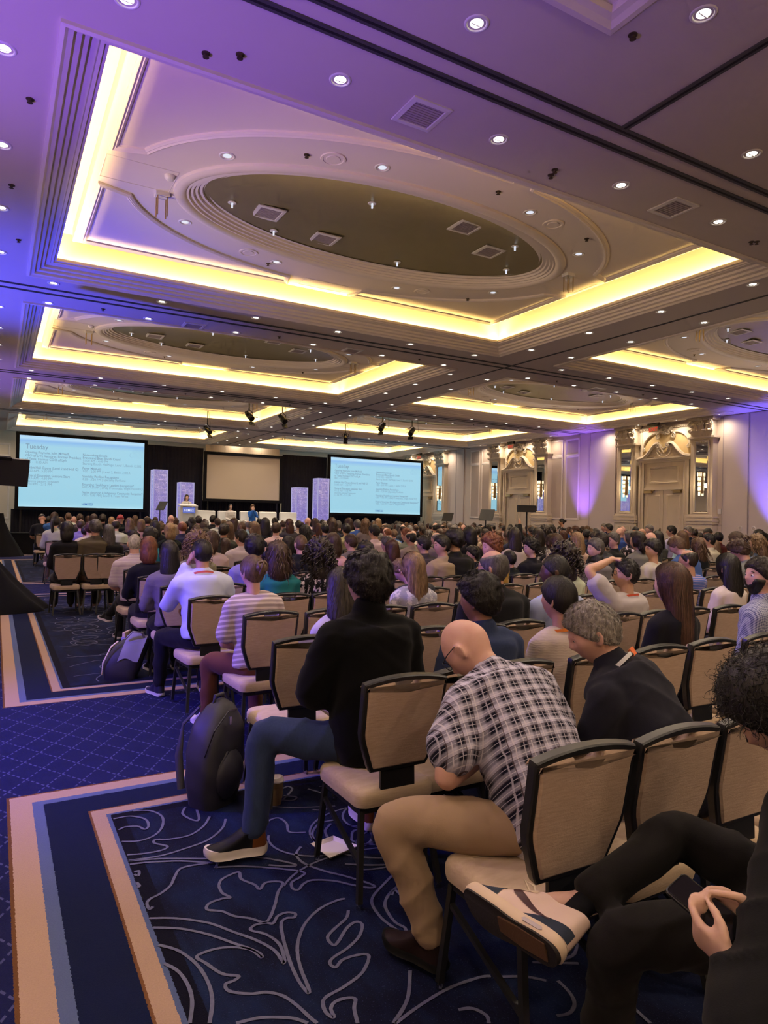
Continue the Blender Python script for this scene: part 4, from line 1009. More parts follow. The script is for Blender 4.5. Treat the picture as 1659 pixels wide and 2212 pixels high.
# ================================================================= CHAIRS
def m_fabric(name, c1, c2, sc=1.0):
    t = NT(name); p = t.coord()
    h = t.noise(p, 55 * sc, 3, 0.6, vscale=(0.35, 1, 3.2)); v = t.noise(p, 230 * sc, 2, 0.5); big = t.noise(p, 5, 3)
    f = t.math('MULTIPLY_ADD', h, 1.6, -0.45, clamp=True)
    c = t.mix(f, c1, c2); c = t.mix(t.math('MULTIPLY', big, 0.25), c, tuple(x * 0.8 for x in c1) + (1,))
    t.set(color=c, rough=0.9, spec=0.15, sheen=0.15)
    t.bump(t.math('ADD', t.math('MULTIPLY', h, 0.6), t.math('MULTIPLY', v, 0.4)), 0.35, 0.004); return t.m
MAT['weave'] = m_fabric('woven_beige_upholstery', (0.40, 0.28, 0.205), (0.54, 0.40, 0.30))
MAT['seatfab'] = m_fabric('plush_beige_seat', (0.44, 0.33, 0.22), (0.56, 0.43, 0.30), 0.7)
MAT['chrome'] = plain('chrome_glide', (0.6, 0.6, 0.6), 0.2, 1.0)
ZB, ZT, YB, YT = 0.548, 0.972, -0.190, -0.262
def bk(u, v, d):    # back-plane point: u across, v 0..1 up, d depth (positive = towards the sitter)
    f = Vector((0, YT - YB, ZT - ZB)); nn = Vector((0, ZT - ZB, -(YT - YB))).normalized()
    return Vector((u, YB, ZB)) + f * v + nn * d
L_ = math.hypot(YT - YB, ZT - ZB)
def outline(ins=0.0, notch=False):
    half = [(0.138, 0.0), (0.150, 0.05), (0.196, 0.34), (0.203, 0.42), (0.204, 0.60), (0.2055, 0.80), (0.207, 0.915), (0.204, 0.940)]
    top = [(0.15, 0.968), (0.10, 0.985), (0.05, 0.996)]
    pts = [(u, v) for u, v in half] + top + [(0.0, 1.0)] + [(-u, v) for u, v in top[::-1]] + [(-u, v) for u, v in half[::-1]]
    P = [Vector((u, v * L_)) for u, v in pts]
    if ins:
        Q = []; n = len(P)
        for i in range(n):
            d1 = (P[i] - P[i - 1]).normalized(); d2 = (P[(i + 1) % n] - P[i]).normalized(); n1 = Vector((-d1.y, d1.x)); n2 = Vector((-d2.y, d2.x)); m_ = n1 + n2; m_ = m_ / max(0.4, m_.dot(n1)); Q.append(P[i] + m_ * ins)
        P = Q
    if notch:
        R_ = []
        for p in P:
            if abs(p.x) < 0.075 and p.y > 0.5 * L_: continue
            R_.append(p)
        k = next(i for i, p in enumerate(R_) if p.x < 0 and p.y > 0.5 * L_); zt = R_[k - 1].y
        arc = [Vector((0.068, zt + 0.002))] + [Vector((0.060 * math.cos(PI * j / 10), zt - 0.004 - 0.034 * math.sin(PI * j / 10))) for j in range(11)] + [Vector((-0.068, zt + 0.002))]
        R_[k:k] = arc; P = R_
    return P
def mp(p, d): return bk(p.x, p.y / L_, d)
def inset2(P, d):
    if not d: return P
    Q = []; n = len(P)
    for i in range(n):
        d1 = (P[i] - P[i - 1]); d2 = (P[(i + 1) % n] - P[i]); d1 = d1.normalized() if d1.length > 1e-7 else d2.normalized(); d2 = d2.normalized() if d2.length > 1e-7 else d1
        n1 = Vector((-d1.y, d1.x)); n2 = Vector((-d2.y, d2.x)); m_ = n1 + n2; m_ = m_ / max(0.6, m_.dot(n1)) if m_.length > 1e-4 else n1; Q.append(P[i] + m_ * d)
    return Q
pad = MB(); rings = []
base = outline(0.018, True)
cenv = Vector((0, 0.5 * L_))
for d, i in ((-0.026, 0.010), (-0.021, 0.002), (-0.012, 0.0), (0.016, 0.0), (0.026, 0.003), (0.034, 0.010)):
    rings.append([mp(p, d) for p in inset2(base, i)])
pad.ring_loft(rings); pad_me = pad.mesh('backrest', 40)
for pg in pad_me.polygons:
    if len(pg.vertices) > 8: pg.use_smooth = False
fr = MB(); o_ = outline()
fr.sweep([(p.x, p.y) for p in o_], [(0.0, -0.012), (0.004, -0.018), (0.020, -0.018), (0.024, -0.012), (0.024, 0.016), (0.018, 0.022), (0.006, 0.022), (0.0, 0.016), (0.0, -0.012)], True, fn=lambda p: bk(p.x, p.y / L_, p.z))
frame_me = fr.mesh('back_frame', 35)
def rrect(hx, y0, y1, r, z, ins, n=5, taper=0.0):
    pts = []; hx -= ins; y0 += ins; y1 -= ins; r = max(0.01, r - ins * 0.5)
    for cx, cyy, a0 in ((hx - r, y1 - r, 0), (-hx + r, y1 - r, PI / 2), (-hx + r, y0 + r, PI), (hx - r, y0 + r, 3 * PI / 2)):
        for i in range(n + 1):
            a = a0 + PI / 2 * i / n; x = cx + r * math.cos(a); y = cyy + r * math.sin(a)
            pts.append(Vector((x * (1 + taper * (y + 0.2) / 0.4), y, z)))
    return pts
se = MB(); se.ring_loft([rrect(0.195, -0.215, 0.215, 0.05, z, i, taper=0.07) for z, i in ((0.388, 0.03), (0.398, 0.004), (0.415, 0.0), (0.445, 0.0), (0.462, 0.006), (0.472, 0.025), (0.476, 0.07))])
seat_me = se.mesh('seat', 50)
sf = MB(); sf.sweep([(-0.17, -0.18), (0.17, -0.18), (0.185, 0.185), (-0.185, 0.185)], [(0, 0.362), (0.022, 0.362), (0.022, 0.39), (0, 0.39), (0, 0.362)]); sframe_me = sf.mesh('seat_frame')
def sq_bar(a, b, w):
    a, b = Vector(a), Vector(b); x, y, z = frame_from(b - a, (0, 1, 0)); m_ = MB()
    return m_.ring_loft([[p + x * sx * w + y * sy * w for sx, sy in ((1, 1), (-1, 1), (-1, -1), (1, -1))] for p in (a, b)])
leg_mes = []
for sx in (-1, 1):
    for top, bot in (((0.178, 0.175, 0.375), (0.200, 0.212, 0.02)), ((0.160, -0.17, 0.375), (0.198, -0.245, 0.02))):
        m_ = sq_bar((sx * top[0], top[1], top[2]), (sx * bot[0], bot[1], bot[2]), 0.0115); m_.mi = [0] * len(m_.f)
        m_.cyl((sx * bot[0], bot[1], 0.0), (sx * bot[0], bot[1], 0.024), 0.014, 0.013, 8, m=1)
        leg_mes.append(m_.mesh('leg'))
brace_mes = [sq_bar((sx * 0.182, 0.182, 0.31), (sx * 0.183, -0.213, 0.17), 0.009).mesh('brace') for sx in (-1, 1)]
bs = MB(); bs.ring_loft([[Vector((u, y + d, z)) for u, d in ((-0.085, 0), (0.085, 0), (0.085, 0.014), (-0.085, 0.014))] for y, z in ((-0.10, 0.36), (-0.185, 0.372), (-0.207, 0.42), (-0.20, 0.57))]); bsup_me = bs.mesh('back_support', 40)
for me, mt in ((pad_me, 'weave'), (frame_me, 'chair_frame'), (seat_me, 'seatfab'), (sframe_me, 'chair_frame'), (bsup_me, 'chair_frame')): me.materials.append(MAT[mt])
for me in leg_mes: me.materials.append(MAT['chair_frame']); me.materials.append(MAT['chrome'])
for me in brace_mes: me.materials.append(MAT['chair_frame'])
# one-piece version for far rows
sm_ = MB()
for me, mi in ((pad_me, 0), (frame_me, 1), (seat_me, 2), (sframe_me, 1), (bsup_me, 1)) + tuple((m_, 1) for m_ in leg_mes):
    sm_.add([v.co for v in me.vertices], [tuple(p.vertices) for p in me.polygons], mi)
simple_me = sm_.mesh('banquet_chair', 40)
for pg in simple_me.polygons:
    if len(pg.vertices) > 8: pg.use_smooth = False
for k in ('weave', 'chair_frame', 'seatfab'): simple_me.materials.append(MAT[k])
def chair(x, y, rz, label, full=True):
    """(x, y): middle of the back top edge"""
    ox, oy = x - math.sin(rz) * -YT * -1 * -1, y
    off = Matrix.Rotation(rz, 3, 'Z') @ Vector((0, -YT, 0))
    loc = (x + off.x, y + off.y, 0)
    if not full:
        return tag(link('banquet_chair', simple_me, None, None, loc, rz), label, 'chair', 'beige banquet chairs')
    t = thing('banquet_chair', label, 'chair', loc, rz, 'beige banquet chairs')
    for nm, me in (('backrest', pad_me), ('back_frame', frame_me), ('seat', seat_me), ('seat_frame', sframe_me), ('back_support', bsup_me)): link(nm, me, None, t)
    for me in leg_mes: link('leg', me, None, t)
    for me in brace_mes: link('brace', me, None, t)
    return t
def row_y(r): return 1.49 + 1.02 * r
def seat_x(i): return 1.575 + 0.432 * i
rj = random.Random(3)
ROWX = {r: {} for r in range(-1, 30)}      # row -> {x of the seat: occupant label or None}
def free_row(r, x, gap=0.40): return all(abs(x - q) >= gap for q in ROWX[r])
# ================================================================= PEOPLE
V3 = Vector
def limb(mb, pts, radii, n=12, sub=5, flat=None, cap=True, m=0):
    P = catmull([V3(p) for p in pts], sub); K = len(pts) - 1; R_ = []
    for i in range(len(P)):
        t = i / sub; k = min(K - 1, int(t)); f = t - k; f = f * f * (3 - 2 * f); R_.append(radii[k] * (1 - f) + radii[k + 1] * f)
    d0 = (P[1] - P[0]).normalized(); d1 = (P[-1] - P[-2]).normalized()
    if cap:
        r = R_[0]; P = [P[0] - d0 * r * q for q in (0.92, 0.7, 0.38)] + P; R_ = [r * q for q in (0.38, 0.71, 0.92)] + R_
        r = R_[-1]; P = P + [P[-1] + d1 * r * q for q in (0.38, 0.7, 0.92)]; R_ = R_ + [r * q for q in (0.92, 0.71, 0.38)]
    x = frame_from(d0)[0]; rings = []
    for i, p in enumerate(P):
        d = (P[min(i + 1, len(P) - 1)] - P[max(i - 1, 0)]).normalized(); x = (x - d * x.dot(d)).normalized(); y = d.cross(x)
        rings.append([p + (x * math.cos(2 * PI * j / n) + y * math.sin(2 * PI * j / n)) * R_[i] for j in range(n)])
    return mb.ring_loft(rings, m=m)
def loft_body(mb, secs, n=20, pw=2.4):
    """secs: (centre, side axis, front axis, half width, half depth front, half depth back)"""
    rings = []
    for c, sx, fy, hw, hf, hb in secs:
        ring = []
        for j in range(n):
            a = 2 * PI * j / n; ca, sa = math.cos(a), math.sin(a)
            u = math.copysign(abs(ca) ** (2 / pw), ca) * hw; v = math.copysign(abs(sa) ** (2 / pw), sa); v *= hf if v > 0 else hb
            ring.append(c + sx * u + fy * v)
        rings.append(ring)
    return mb.ring_loft(rings)
def remesh(mb, voxel, smooth=4, name='m', dis=None):
    me = mb.mesh('tmp'); o = bpy.data.objects.new('tmp', me); COL.objects.link(o)
    md = o.modifiers.new('r', 'REMESH'); md.mode = 'VOXEL'; md.voxel_size = voxel; md.adaptivity = 0.0
    if smooth: s = o.modifiers.new('s', 'SMOOTH'); s.factor = 0.5; s.iterations = smooth
    dg = bpy.context.evaluated_depsgraph_get(); r = bpy.data.meshes.new_from_object(o.evaluated_get(dg)); r.name = name
    bpy.data.objects.remove(o); bpy.data.meshes.remove(me)
    if dis:
        n = len(r.vertices); co = np.empty(n * 3, 'f'); r.vertices.foreach_get('co', co); co = co.reshape(-1, 3)
        no = np.empty(n * 3, 'f'); r.vertices.foreach_get('normal', no); no = no.reshape(-1, 3)
        h = dis(co); co += no * h[:, None]; r.vertices.foreach_set('co', co.ravel()); r.update()
    r.polygons.foreach_set('use_smooth', [True] * len(r.polygons)); return r
def wrinkle(amp=0.006, seed=0.0, sc=None):
    def f(co):
        x, y, z = co[:, 0], co[:, 1], co[:, 2]
        w1 = 1.2 * np.sin(7 * x + seed) + 1.1 * np.sin(9 * z + 5 * y + seed * 1.3) + 0.8 * np.sin(13 * y - 4 * x + seed * 0.7)
        a = 1 - np.abs(np.sin(17 * z + 9 * x + 6 * y + w1)); b = 1 - np.abs(np.sin(15 * z - 14 * x + 5 * y + w1 * 0.8 + 1.7 * seed))
        m = 0.5 + 0.5 * np.sin(6 * x + 5 * z + 7 * y + seed * 2.1); c = np.sin(31 * z + 12 * x + 2 * w1) * 0.25
        h = (a ** 2.2) * m + (b ** 2.2) * (1 - m) + c - 0.3
        return (h * amp * 1.15).astype('f')
    return f
# ---------------------------------------------------------------- heads
def head_r(d, sex='m'):
    x, y, z = d; px, py, pz = x * 0.077, y * 0.098, z * 0.118
    if z < 0:
        t = -z; px *= 1 - 0.30 * t ** 1.6
        if y < 0: py *= 1 - 0.42 * t ** 1.1
        else: py *= 1 - 0.10 * t ** 2; py += 0.010 * t * t
    else:
        if y < 0: py *= 1 + 0.05 * z * (1 - z)
    g = lambda cx, cz, wx, wz: math.exp(-((x - cx) / wx) ** 2 - ((z - cz) / wz) ** 2)
    if y > 0:
        py += 0.021 * g(0, -0.20, 0.13, 0.14) + 0.010 * g(0, -0.02, 0.10, 0.16) + 0.006 * g(0, 0.17, 0.5, 0.10)
        py -= 0.010 * (g(0.36, 0.03, 0.17, 0.11) + g(-0.36, 0.03, 0.17, 0.11))
        py += 0.007 * g(0, -0.50, 0.24, 0.06) + 0.006 * g(0, -0.60, 0.22, 0.05) - 0.006 * g(0, -0.72, 0.25, 0.05) + 0.012 * g(0, -0.88, 0.3, 0.13)
        px += math.copysign(0.006, x) * math.exp(-((abs(x) - 0.7) / 0.25) ** 2 - ((z + 0.12) / 0.2) ** 2)
    return V3((px, py, pz))
def sphere_dirs(nu, nv):
    out = [V3((0, 0, -1))]
    for i in range(1, nv):
        t = -PI / 2 + PI * i / nv
        for j in range(nu): u = 2 * PI * j / nu; out.append(V3((math.cos(t) * math.cos(u), math.cos(t) * math.sin(u), math.sin(t))))
    out.append(V3((0, 0, 1))); fs = []; top = len(out) - 1
    for j in range(nu):
        k = (j + 1) % nu; fs.append((0, 1 + k, 1 + j)); fs.append((top, 1 + (nv - 2) * nu + j, 1 + (nv - 2) * nu + k))
        for i in range(nv - 2): a = 1 + i * nu; fs.append((a + j, a + k, a + nu + k, a + nu + j))
    return out, fs
SD, SF = sphere_dirs(48, 34)
HEADV = [head_r(d) for d in SD]
def add_head(mb, M):
    mb.add([M @ v for v in HEADV], SF)
    for s in (-1, 1):
        E = M @ Matrix.Translation((s * 0.077, -0.008, -0.012)) @ Matrix.Rotation(s * 0.45, 4, 'Z') @ Matrix.Rotation(0.15, 4, 'X')
        mb.ellipsoid((0, 0, 0), (0.010, 0.019, 0.031), None, 10, 8); _xf(mb, E, 10 * 7 + 2)
        ring = [E @ V3((s * 0.009, 0.018 * math.cos(a) - 0.003, 0.030 * math.sin(a) + 0.002)) for a in [PI * 0.1 + 2 * PI * 0.72 * q / 12 for q in range(13)]]
        mb.tube(ring, 0.0055, 6)
def _xf(mb, M, n):
    for i in range(len(mb.v) - n, len(mb.v)): mb.v[i] = tuple(M @ V3(mb.v[i]))
def sstep(a, b, x):
    t = max(0.0, min(1.0, (x - a) / (b - a))); return t * t * (3 - 2 * t)
def hair_mask(d, style):
    x, y, z = d
    if style == 'bald': return 0.0
    side, back, front = -0.26, -0.80, 0.56
    if style in ('long', 'bob', 'curly', 'pony', 'scarf', 'wavy', 'fro'): side, back = -0.62, -0.85
    if style in ('bun', 'lowbun'): side, back, front = -0.26, -0.82, 0.50
    if style == 'buzz': front = 0.54
    line = side + (front - side) * y ** 1.2 if y > 0 else side + (back - side) * (-y) ** 0.8
    if style in ('long', 'bob', 'curly', 'wavy', 'scarf') and y > 0: line = side if y < 0.35 else side + (front - side) * sstep(0.35, 0.75, y)
    m = sstep(-0.06, 0.20 if style in ('short', 'buzz', 'bulky', 'tousled', 'thin', 'fringe', 'bun', 'lowbun', 'pony') else 0.08, z - line)
    if style == 'fringe':
        top = sstep(0.25, 0.50, z + 0.25 * y); m *= 1 - top
    if style == 'thin':
        m *= 1 - 0.92 * sstep(0.5, 0.8, z + 0.20 * y) 
    return m
THICK = dict(fro=0.030, short=0.016, buzz=0.007, bulky=0.030, fringe=0.008, thin=0.011, long=0.020, wavy=0.028, bob=0.026, curly=0.05, pony=0.014, bun=0.013, lowbun=0.016, scarf=0.022, cap=0.012, afro=0.02, tousled=0.030)
def hair_r(d, style, seed=0.0):
    t = THICK[style]; m = hair_mask(d, style); p = head_r(d); nn = V3((d.x / 0.077, d.y / 0.098, d.z / 0.118)).normalized()
    amp = {'curly': 0.75, 'wavy': 0.4, 'tousled': 0.6, 'bulky': 0.38, 'short': 0.45, 'bob': 0.2}.get(style, 0.14)
    fr = {'curly': 9, 'wavy': 5, 'tousled': 6, 'short': 7}.get(style, 4)
    nz = noise.noise(V3((d.x * fr + seed, d.y * fr, d.z * fr))) + 0.5 * noise.noise(V3((d.x * fr * 2.3 + seed, d.y * fr * 2.3, d.z * fr * 2.3)))
    th = t * (1 + amp * nz) * (0.75 + 0.45 * sstep(-0.2, 0.9, d.z))
    return p + nn * (th * m - 0.006 * (1 - m))
def hair_mesh(style, seed=0.0, strands=250, length=0.30, width=0.0032, col=None, bunpos=None):
    mb = MB(); rng = random.Random(int(seed * 100) + 1)
    ds, fs = sphere_dirs(56, 38)
    if style == 'cap':
        vs = []
        for d in ds:
            m = sstep(0.02, 0.10, d.z - 0.10); p = head_r(d); nn = d.copy(); vs.append(p + nn * (0.012 * m - 0.008 * (1 - m)))
        mb.add(vs, fs); rr = [[V3((0.066 * math.sin(a), 0.075 + 0.075 * k * max(0, math.cos(a)) ** 0.7, 0.028 - 0.012 * k)) for a in [-PI / 2 + PI * q / 14 for q in range(15)]] for k in (0, 0.5, 1)]
        mb.ring_loft(rr, cap=False, closed_u=False); return mb.mesh('hair', 60)
    mb.add([hair_r(d, style, seed) for d in ds], fs)
    wid0 = 0.088; vol = 1.0
    if style in ('long', 'wavy', 'bob', 'curly', 'scarf'):
        L = {'bob': 0.17, 'scarf': 0.22}.get(style, length); secs = []
        for k in range(9):
            t = k / 8; z = 0.03 - (L + 0.03) * t; flare = 1 + (0.25 if style in ('curly', 'wavy') else 0.10) * math.sin(PI * min(1, t * 1.1)) - 0.25 * t * t
            yy = -0.035 - 0.045 * sstep(0, 0.6, t)
            secs.append((V3((0.004 * math.sin(5 * t + seed), yy, z)), V3((1, 0, 0)), V3((0, 1, 0)), wid0 * flare, 0.05 * (1 - 0.45 * t), 0.055 * flare * (1 - 0.35 * t)))
        loft_body(mb, secs, 24, 2.2)
    if style == 'pony':
        pts = [(0, -0.095, 0.05), (0, -0.145, 0.03), (0.005, -0.155, -0.06), (0.01, -0.14, -0.17), (0.0, -0.125, -length + 0.02)]
        limb(mb, pts, [0.022, 0.034, 0.038, 0.032, 0.010], 12, 6)
    if style in ('bun', 'lowbun'):
        b = bunpos or ((0.0, -0.118, 0.045) if style == 'bun' else (0.0, -0.105, -0.085)); r = 0.045 if style == 'bun' else 0.050
        mb.ellipsoid(b, (r, r * 0.85, r * 0.92), None, 16, 12)
        for q in range(7):
            a0 = rng.uniform(0, 6.28); ax = V3((rng.gauss(0, 1), rng.gauss(0, 1), rng.gauss(0, 1))).normalized(); u, v, w_ = frame_from(ax)
            mb.tube([V3(b) + (u * math.cos(a0 + 4.6 * k / 12) + v * math.sin(a0 + 4.6 * k / 12)) * r * (0.95 + 0.12 * math.sin(k)) for k in range(13)], [0.004 + 0.007 * math.sin(PI * k / 12) for k in range(13)], 5)
    if style in ('curly', 'wavy', 'tousled'):   # larger locks
        for q in range({'curly': 420 if strands > 600 else 170, 'wavy': 46, 'tousled': 60}[style]):
            d = V3((rng.gauss(0, 1), rng.gauss(-0.2, 1), rng.gauss(0.3, 0.8))).normalized()
            if hair_mask(d, style) < 0.6: continue
            p = hair_r(d, style, seed); ph = rng.uniform(0, 6.28); a = (0.012 if style == 'curly' else 0.007); out = d * (0.006 if style != 'tousled' else 0.012)
            dn = V3((d.x * 0.35, d.y * 0.35 - 0.15, -1)).normalized() if style != 'tousled' else (d.cross(V3((rng.gauss(0, 1), rng.gauss(0, 1), rng.gauss(0, 1)))).normalized() + d * 0.15)
            ln = {'curly': rng.uniform(0.05, length * 0.7), 'wavy': rng.uniform(0.12, length), 'tousled': rng.uniform(0.03, 0.06)}[style]; K = 22 if style == 'curly' else 14
            u, v, w_ = frame_from(dn, (0.3, 1, 0.2)); f_ = {'curly': 3.4, 'wavy': 2.0, 'tousled': 0.8}[style]
            mb.tube([p + out * (1 + (k / K)) + dn * ln * k / K + (u * math.cos(ph + f_ * 6.28 * k / K * ln / 0.2) + v * math.sin(ph + f_ * 6.28 * k / K * ln / 0.2)) * a for k in range(K + 1)], [(0.0052 if strands > 600 or style != 'curly' else 0.008) * (1 - 0.8 * (k / K) ** 2) for k in range(K + 1)], 5)
    if style == 'fro':
        for q in range(1900):
            d = V3((rng.gauss(0, 1), rng.gauss(-0.1, 1), rng.gauss(0.3, 0.9))).normalized()
            if hair_mask(d, style) < 0.6: continue
            p = hair_r(d, style, seed) - d * 0.006; u, v, w_ = frame_from(d, (0.3, 0.7, 0.4)); th = rng.uniform(0, 6.28); tn = (u * math.cos(th) + v * math.sin(th)) * 0.8 + d * rng.uniform(0.1, 0.8) + V3((0, 0, -0.35)); tn.normalize()
            u, v, w_ = frame_from(tn, (0.2, 0.9, 0.3)); ln = rng.uniform(0.02, 0.06); ph = rng.uniform(0, 6.28); rr_ = rng.uniform(0.003, 0.008); tr_ = rng.uniform(0.8, 2.0) * 6.28; K = 11
            mb.tube([p + tn * ln * k / K + (u * math.cos(ph + tr_ * k / K) + v * math.sin(ph + tr_ * k / K)) * rr_ for k in range(K + 1)], [(0.0008 + 0.0010 * ((q * 7) % 10) / 10) * (1 - 0.7 * k / K) for k in range(K + 1)], 3)
    # fine strands following the flow from the crown
    crown = V3((0.12, -0.35, 0.93)).normalized(); tries = 0; made = 0; isl = style in ('long', 'wavy', 'bob', 'curly', 'scarf')
    if style in ('scarf', 'curly', 'fro'): strands = 0
    while made < strands and tries < strands * 6:
        tries += 1
        d = V3((rng.gauss(0, 1), rng.gauss(0, 1), rng.gauss(0, 1))).normalized()
        if hair_mask(d, style) < 0.5: continue
        pts = []; lift = rng.uniform(0.0, 0.004); K = 7; stp = {'short': 0.11, 'buzz': 0.05, 'bulky': 0.13, 'tousled': 0.12, 'fringe': 0.07, 'thin': 0.08}.get(style, 0.22)
        ok = True; cur = d.copy(); wob = V3((rng.gauss(0, 1), rng.gauss(0, 1), rng.gauss(0, 1))) * 0.30
        if style in ('short', 'tousled', 'bulky'): wob *= 1.6
        for k in range(K):
            p = hair_r(cur, style, seed); pts.append(p + cur * (0.0015 + lift * (k / K) * (2.2 if style in ('short', 'tousled', 'bulky') else 1)))
            tan = (cur - crown * cur.dot(crown)); 
            if tan.length < 1e-3: break
            tan = tan.normalized() + wob * (0.5 + 0.5 * k / K)
            if style in ('bun', 'pony'): tan = (V3((0, -1, 0.35)) - cur * 0.5) + wob * 0.3
            if style == 'lowbun': tan = (V3((0, -0.9, -0.55)) - cur * 0.4) + wob * 0.3
            if isl and cur.z < 0.1: break
            cur = (cur + tan.normalized() * stp / 1.0).normalized()
            if style not in ('long', 'wavy', 'bob', 'curly') and hair_mask(cur, style) < 0.25: break
        if isl and cur.y < 0.55 and len(pts) > 0:
            b0 = pts[-1]; L = {'bob': 0.15}.get(style, length); a0 = math.atan2((cur.y * 0.098 + 0.06) / 0.055, cur.x)
            for k in range(1, 8):
                t = k / 7; z = b0.z - (L + b0.z) * t * rng.uniform(0.97, 1.0)
                r_ = 1.03 + 0.05 * math.sin(3 * t + wob.x * 8); fl = 1 + (0.25 if style in ('curly', 'wavy') else 0.10) * math.sin(PI * min(1, t)) - 0.25 * t * t
                tgt = V3((wid0 * fl * r_ * math.cos(a0), -0.06 - 0.02 * t + 0.055 * fl * r_ * math.sin(a0), z)); w_ = sstep(0, 0.35, t)
                q = V3((b0.x, b0.y, z)) * (1 - w_) + tgt * w_
                if style in ('wavy', 'curly'): q += V3((0.010 * math.sin(12 * t + wob.y * 20), 0, 0))
                pts.append(q)
        if len(pts) < 3: continue
        made += 1; n = len(pts); vs = []
        for i, p in enumerate(pts):
            tg = pts[min(i + 1, n - 1)] - pts[max(i - 1, 0)]; sdir = tg.cross(V3((p.x, p.y + 0.02, p.z * 0.5)) + V3((0.001, 0, 0))); 
            if sdir.length < 1e-7: sdir = V3((1, 0, 0))
            sdir.normalize(); ww = width * (1 - 0.75 * (i / (n - 1)) ** 2) * 0.5; vs += [p + sdir * ww, p - sdir * ww]
        mb.add(vs, [(2 * i, 2 * i + 1, 2 * i + 3, 2 * i + 2) for i in range(n - 1)])
    return mb.mesh('hair', 180)
# ---------------------------------------------------------------- hands
def add_hand(mb, wrist, direc, palm, side, curl=0.35, s=1.0, spread=0.10, thumb=0.6):
    """direc: forearm-to-knuckle direction, palm: palm normal (palm side), side: +1 right hand, -1 left"""
    d = V3(direc).normalized(); pn = (V3(palm) - d * V3(palm).dot(d)).normalized(); ac = d.cross(pn) * side   # towards the thumb
    w0 = V3(wrist); K = w0 + d * 0.092 * s
    loft_body(mb, [(w0 - d * 0.02 * s, ac, pn, 0.026 * s, 0.018 * s, 0.018 * s), (w0 + d * 0.02 * s, ac, pn, 0.033 * s, 0.016 * s, 0.014 * s), (w0 + d * 0.06 * s, ac, pn, 0.041 * s, 0.014 * s, 0.013 * s), (K, ac, pn, 0.041 * s, 0.012 * s, 0.012 * s), (K + d * 0.008 * s, ac, pn, 0.036 * s, 0.008 * s, 0.008 * s)], 14, 2.6)
    for i, (off, L) in enumerate(((0.030, 0.072), (0.010, 0.080), (-0.011, 0.074), (-0.031, 0.058))):
        c = curl[i] if isinstance(curl, (list, tuple)) else curl; a = 0.0; p = K + ac * off * s - d * 0.004 * s; pts = [p - d * 0.02 * s, p]; fd = (d + ac * off * spread * 20 * 0.1).normalized()
        for seg, (f, bend) in enumerate(((0.45, 0.9), (0.30, 1.1), (0.25, 0.7))):
            a += c * bend; v = fd * math.cos(a) + pn * math.sin(a); p = p + v * L * f * s; pts.append(p)
        limb(mb, pts, [0.0098 * s, 0.0098 * s, 0.009 * s, 0.0082 * s, 0.0068 * s], 8, 3)
    t0 = w0 + d * 0.022 * s + ac * 0.026 * s; t1 = t0 + (d * 0.55 + ac * (0.75 - 0.3 * thumb) + pn * 0.35 * thumb).normalized() * 0.042 * s; t2 = t1 + (d * 0.8 + ac * (0.35 - 0.3 * thumb) + pn * 0.4 * thumb).normalized() * 0.034 * s; t3 = t2 + (d * 0.9 + ac * (0.1 - 0.4 * thumb) + pn * 0.35 * thumb).normalized() * 0.026 * s
    limb(mb, [t0 - d * 0.01 * s, t0, t1, t2, t3], [0.013 * s, 0.0145 * s, 0.0118 * s, 0.0105 * s, 0.008 * s], 9, 3)
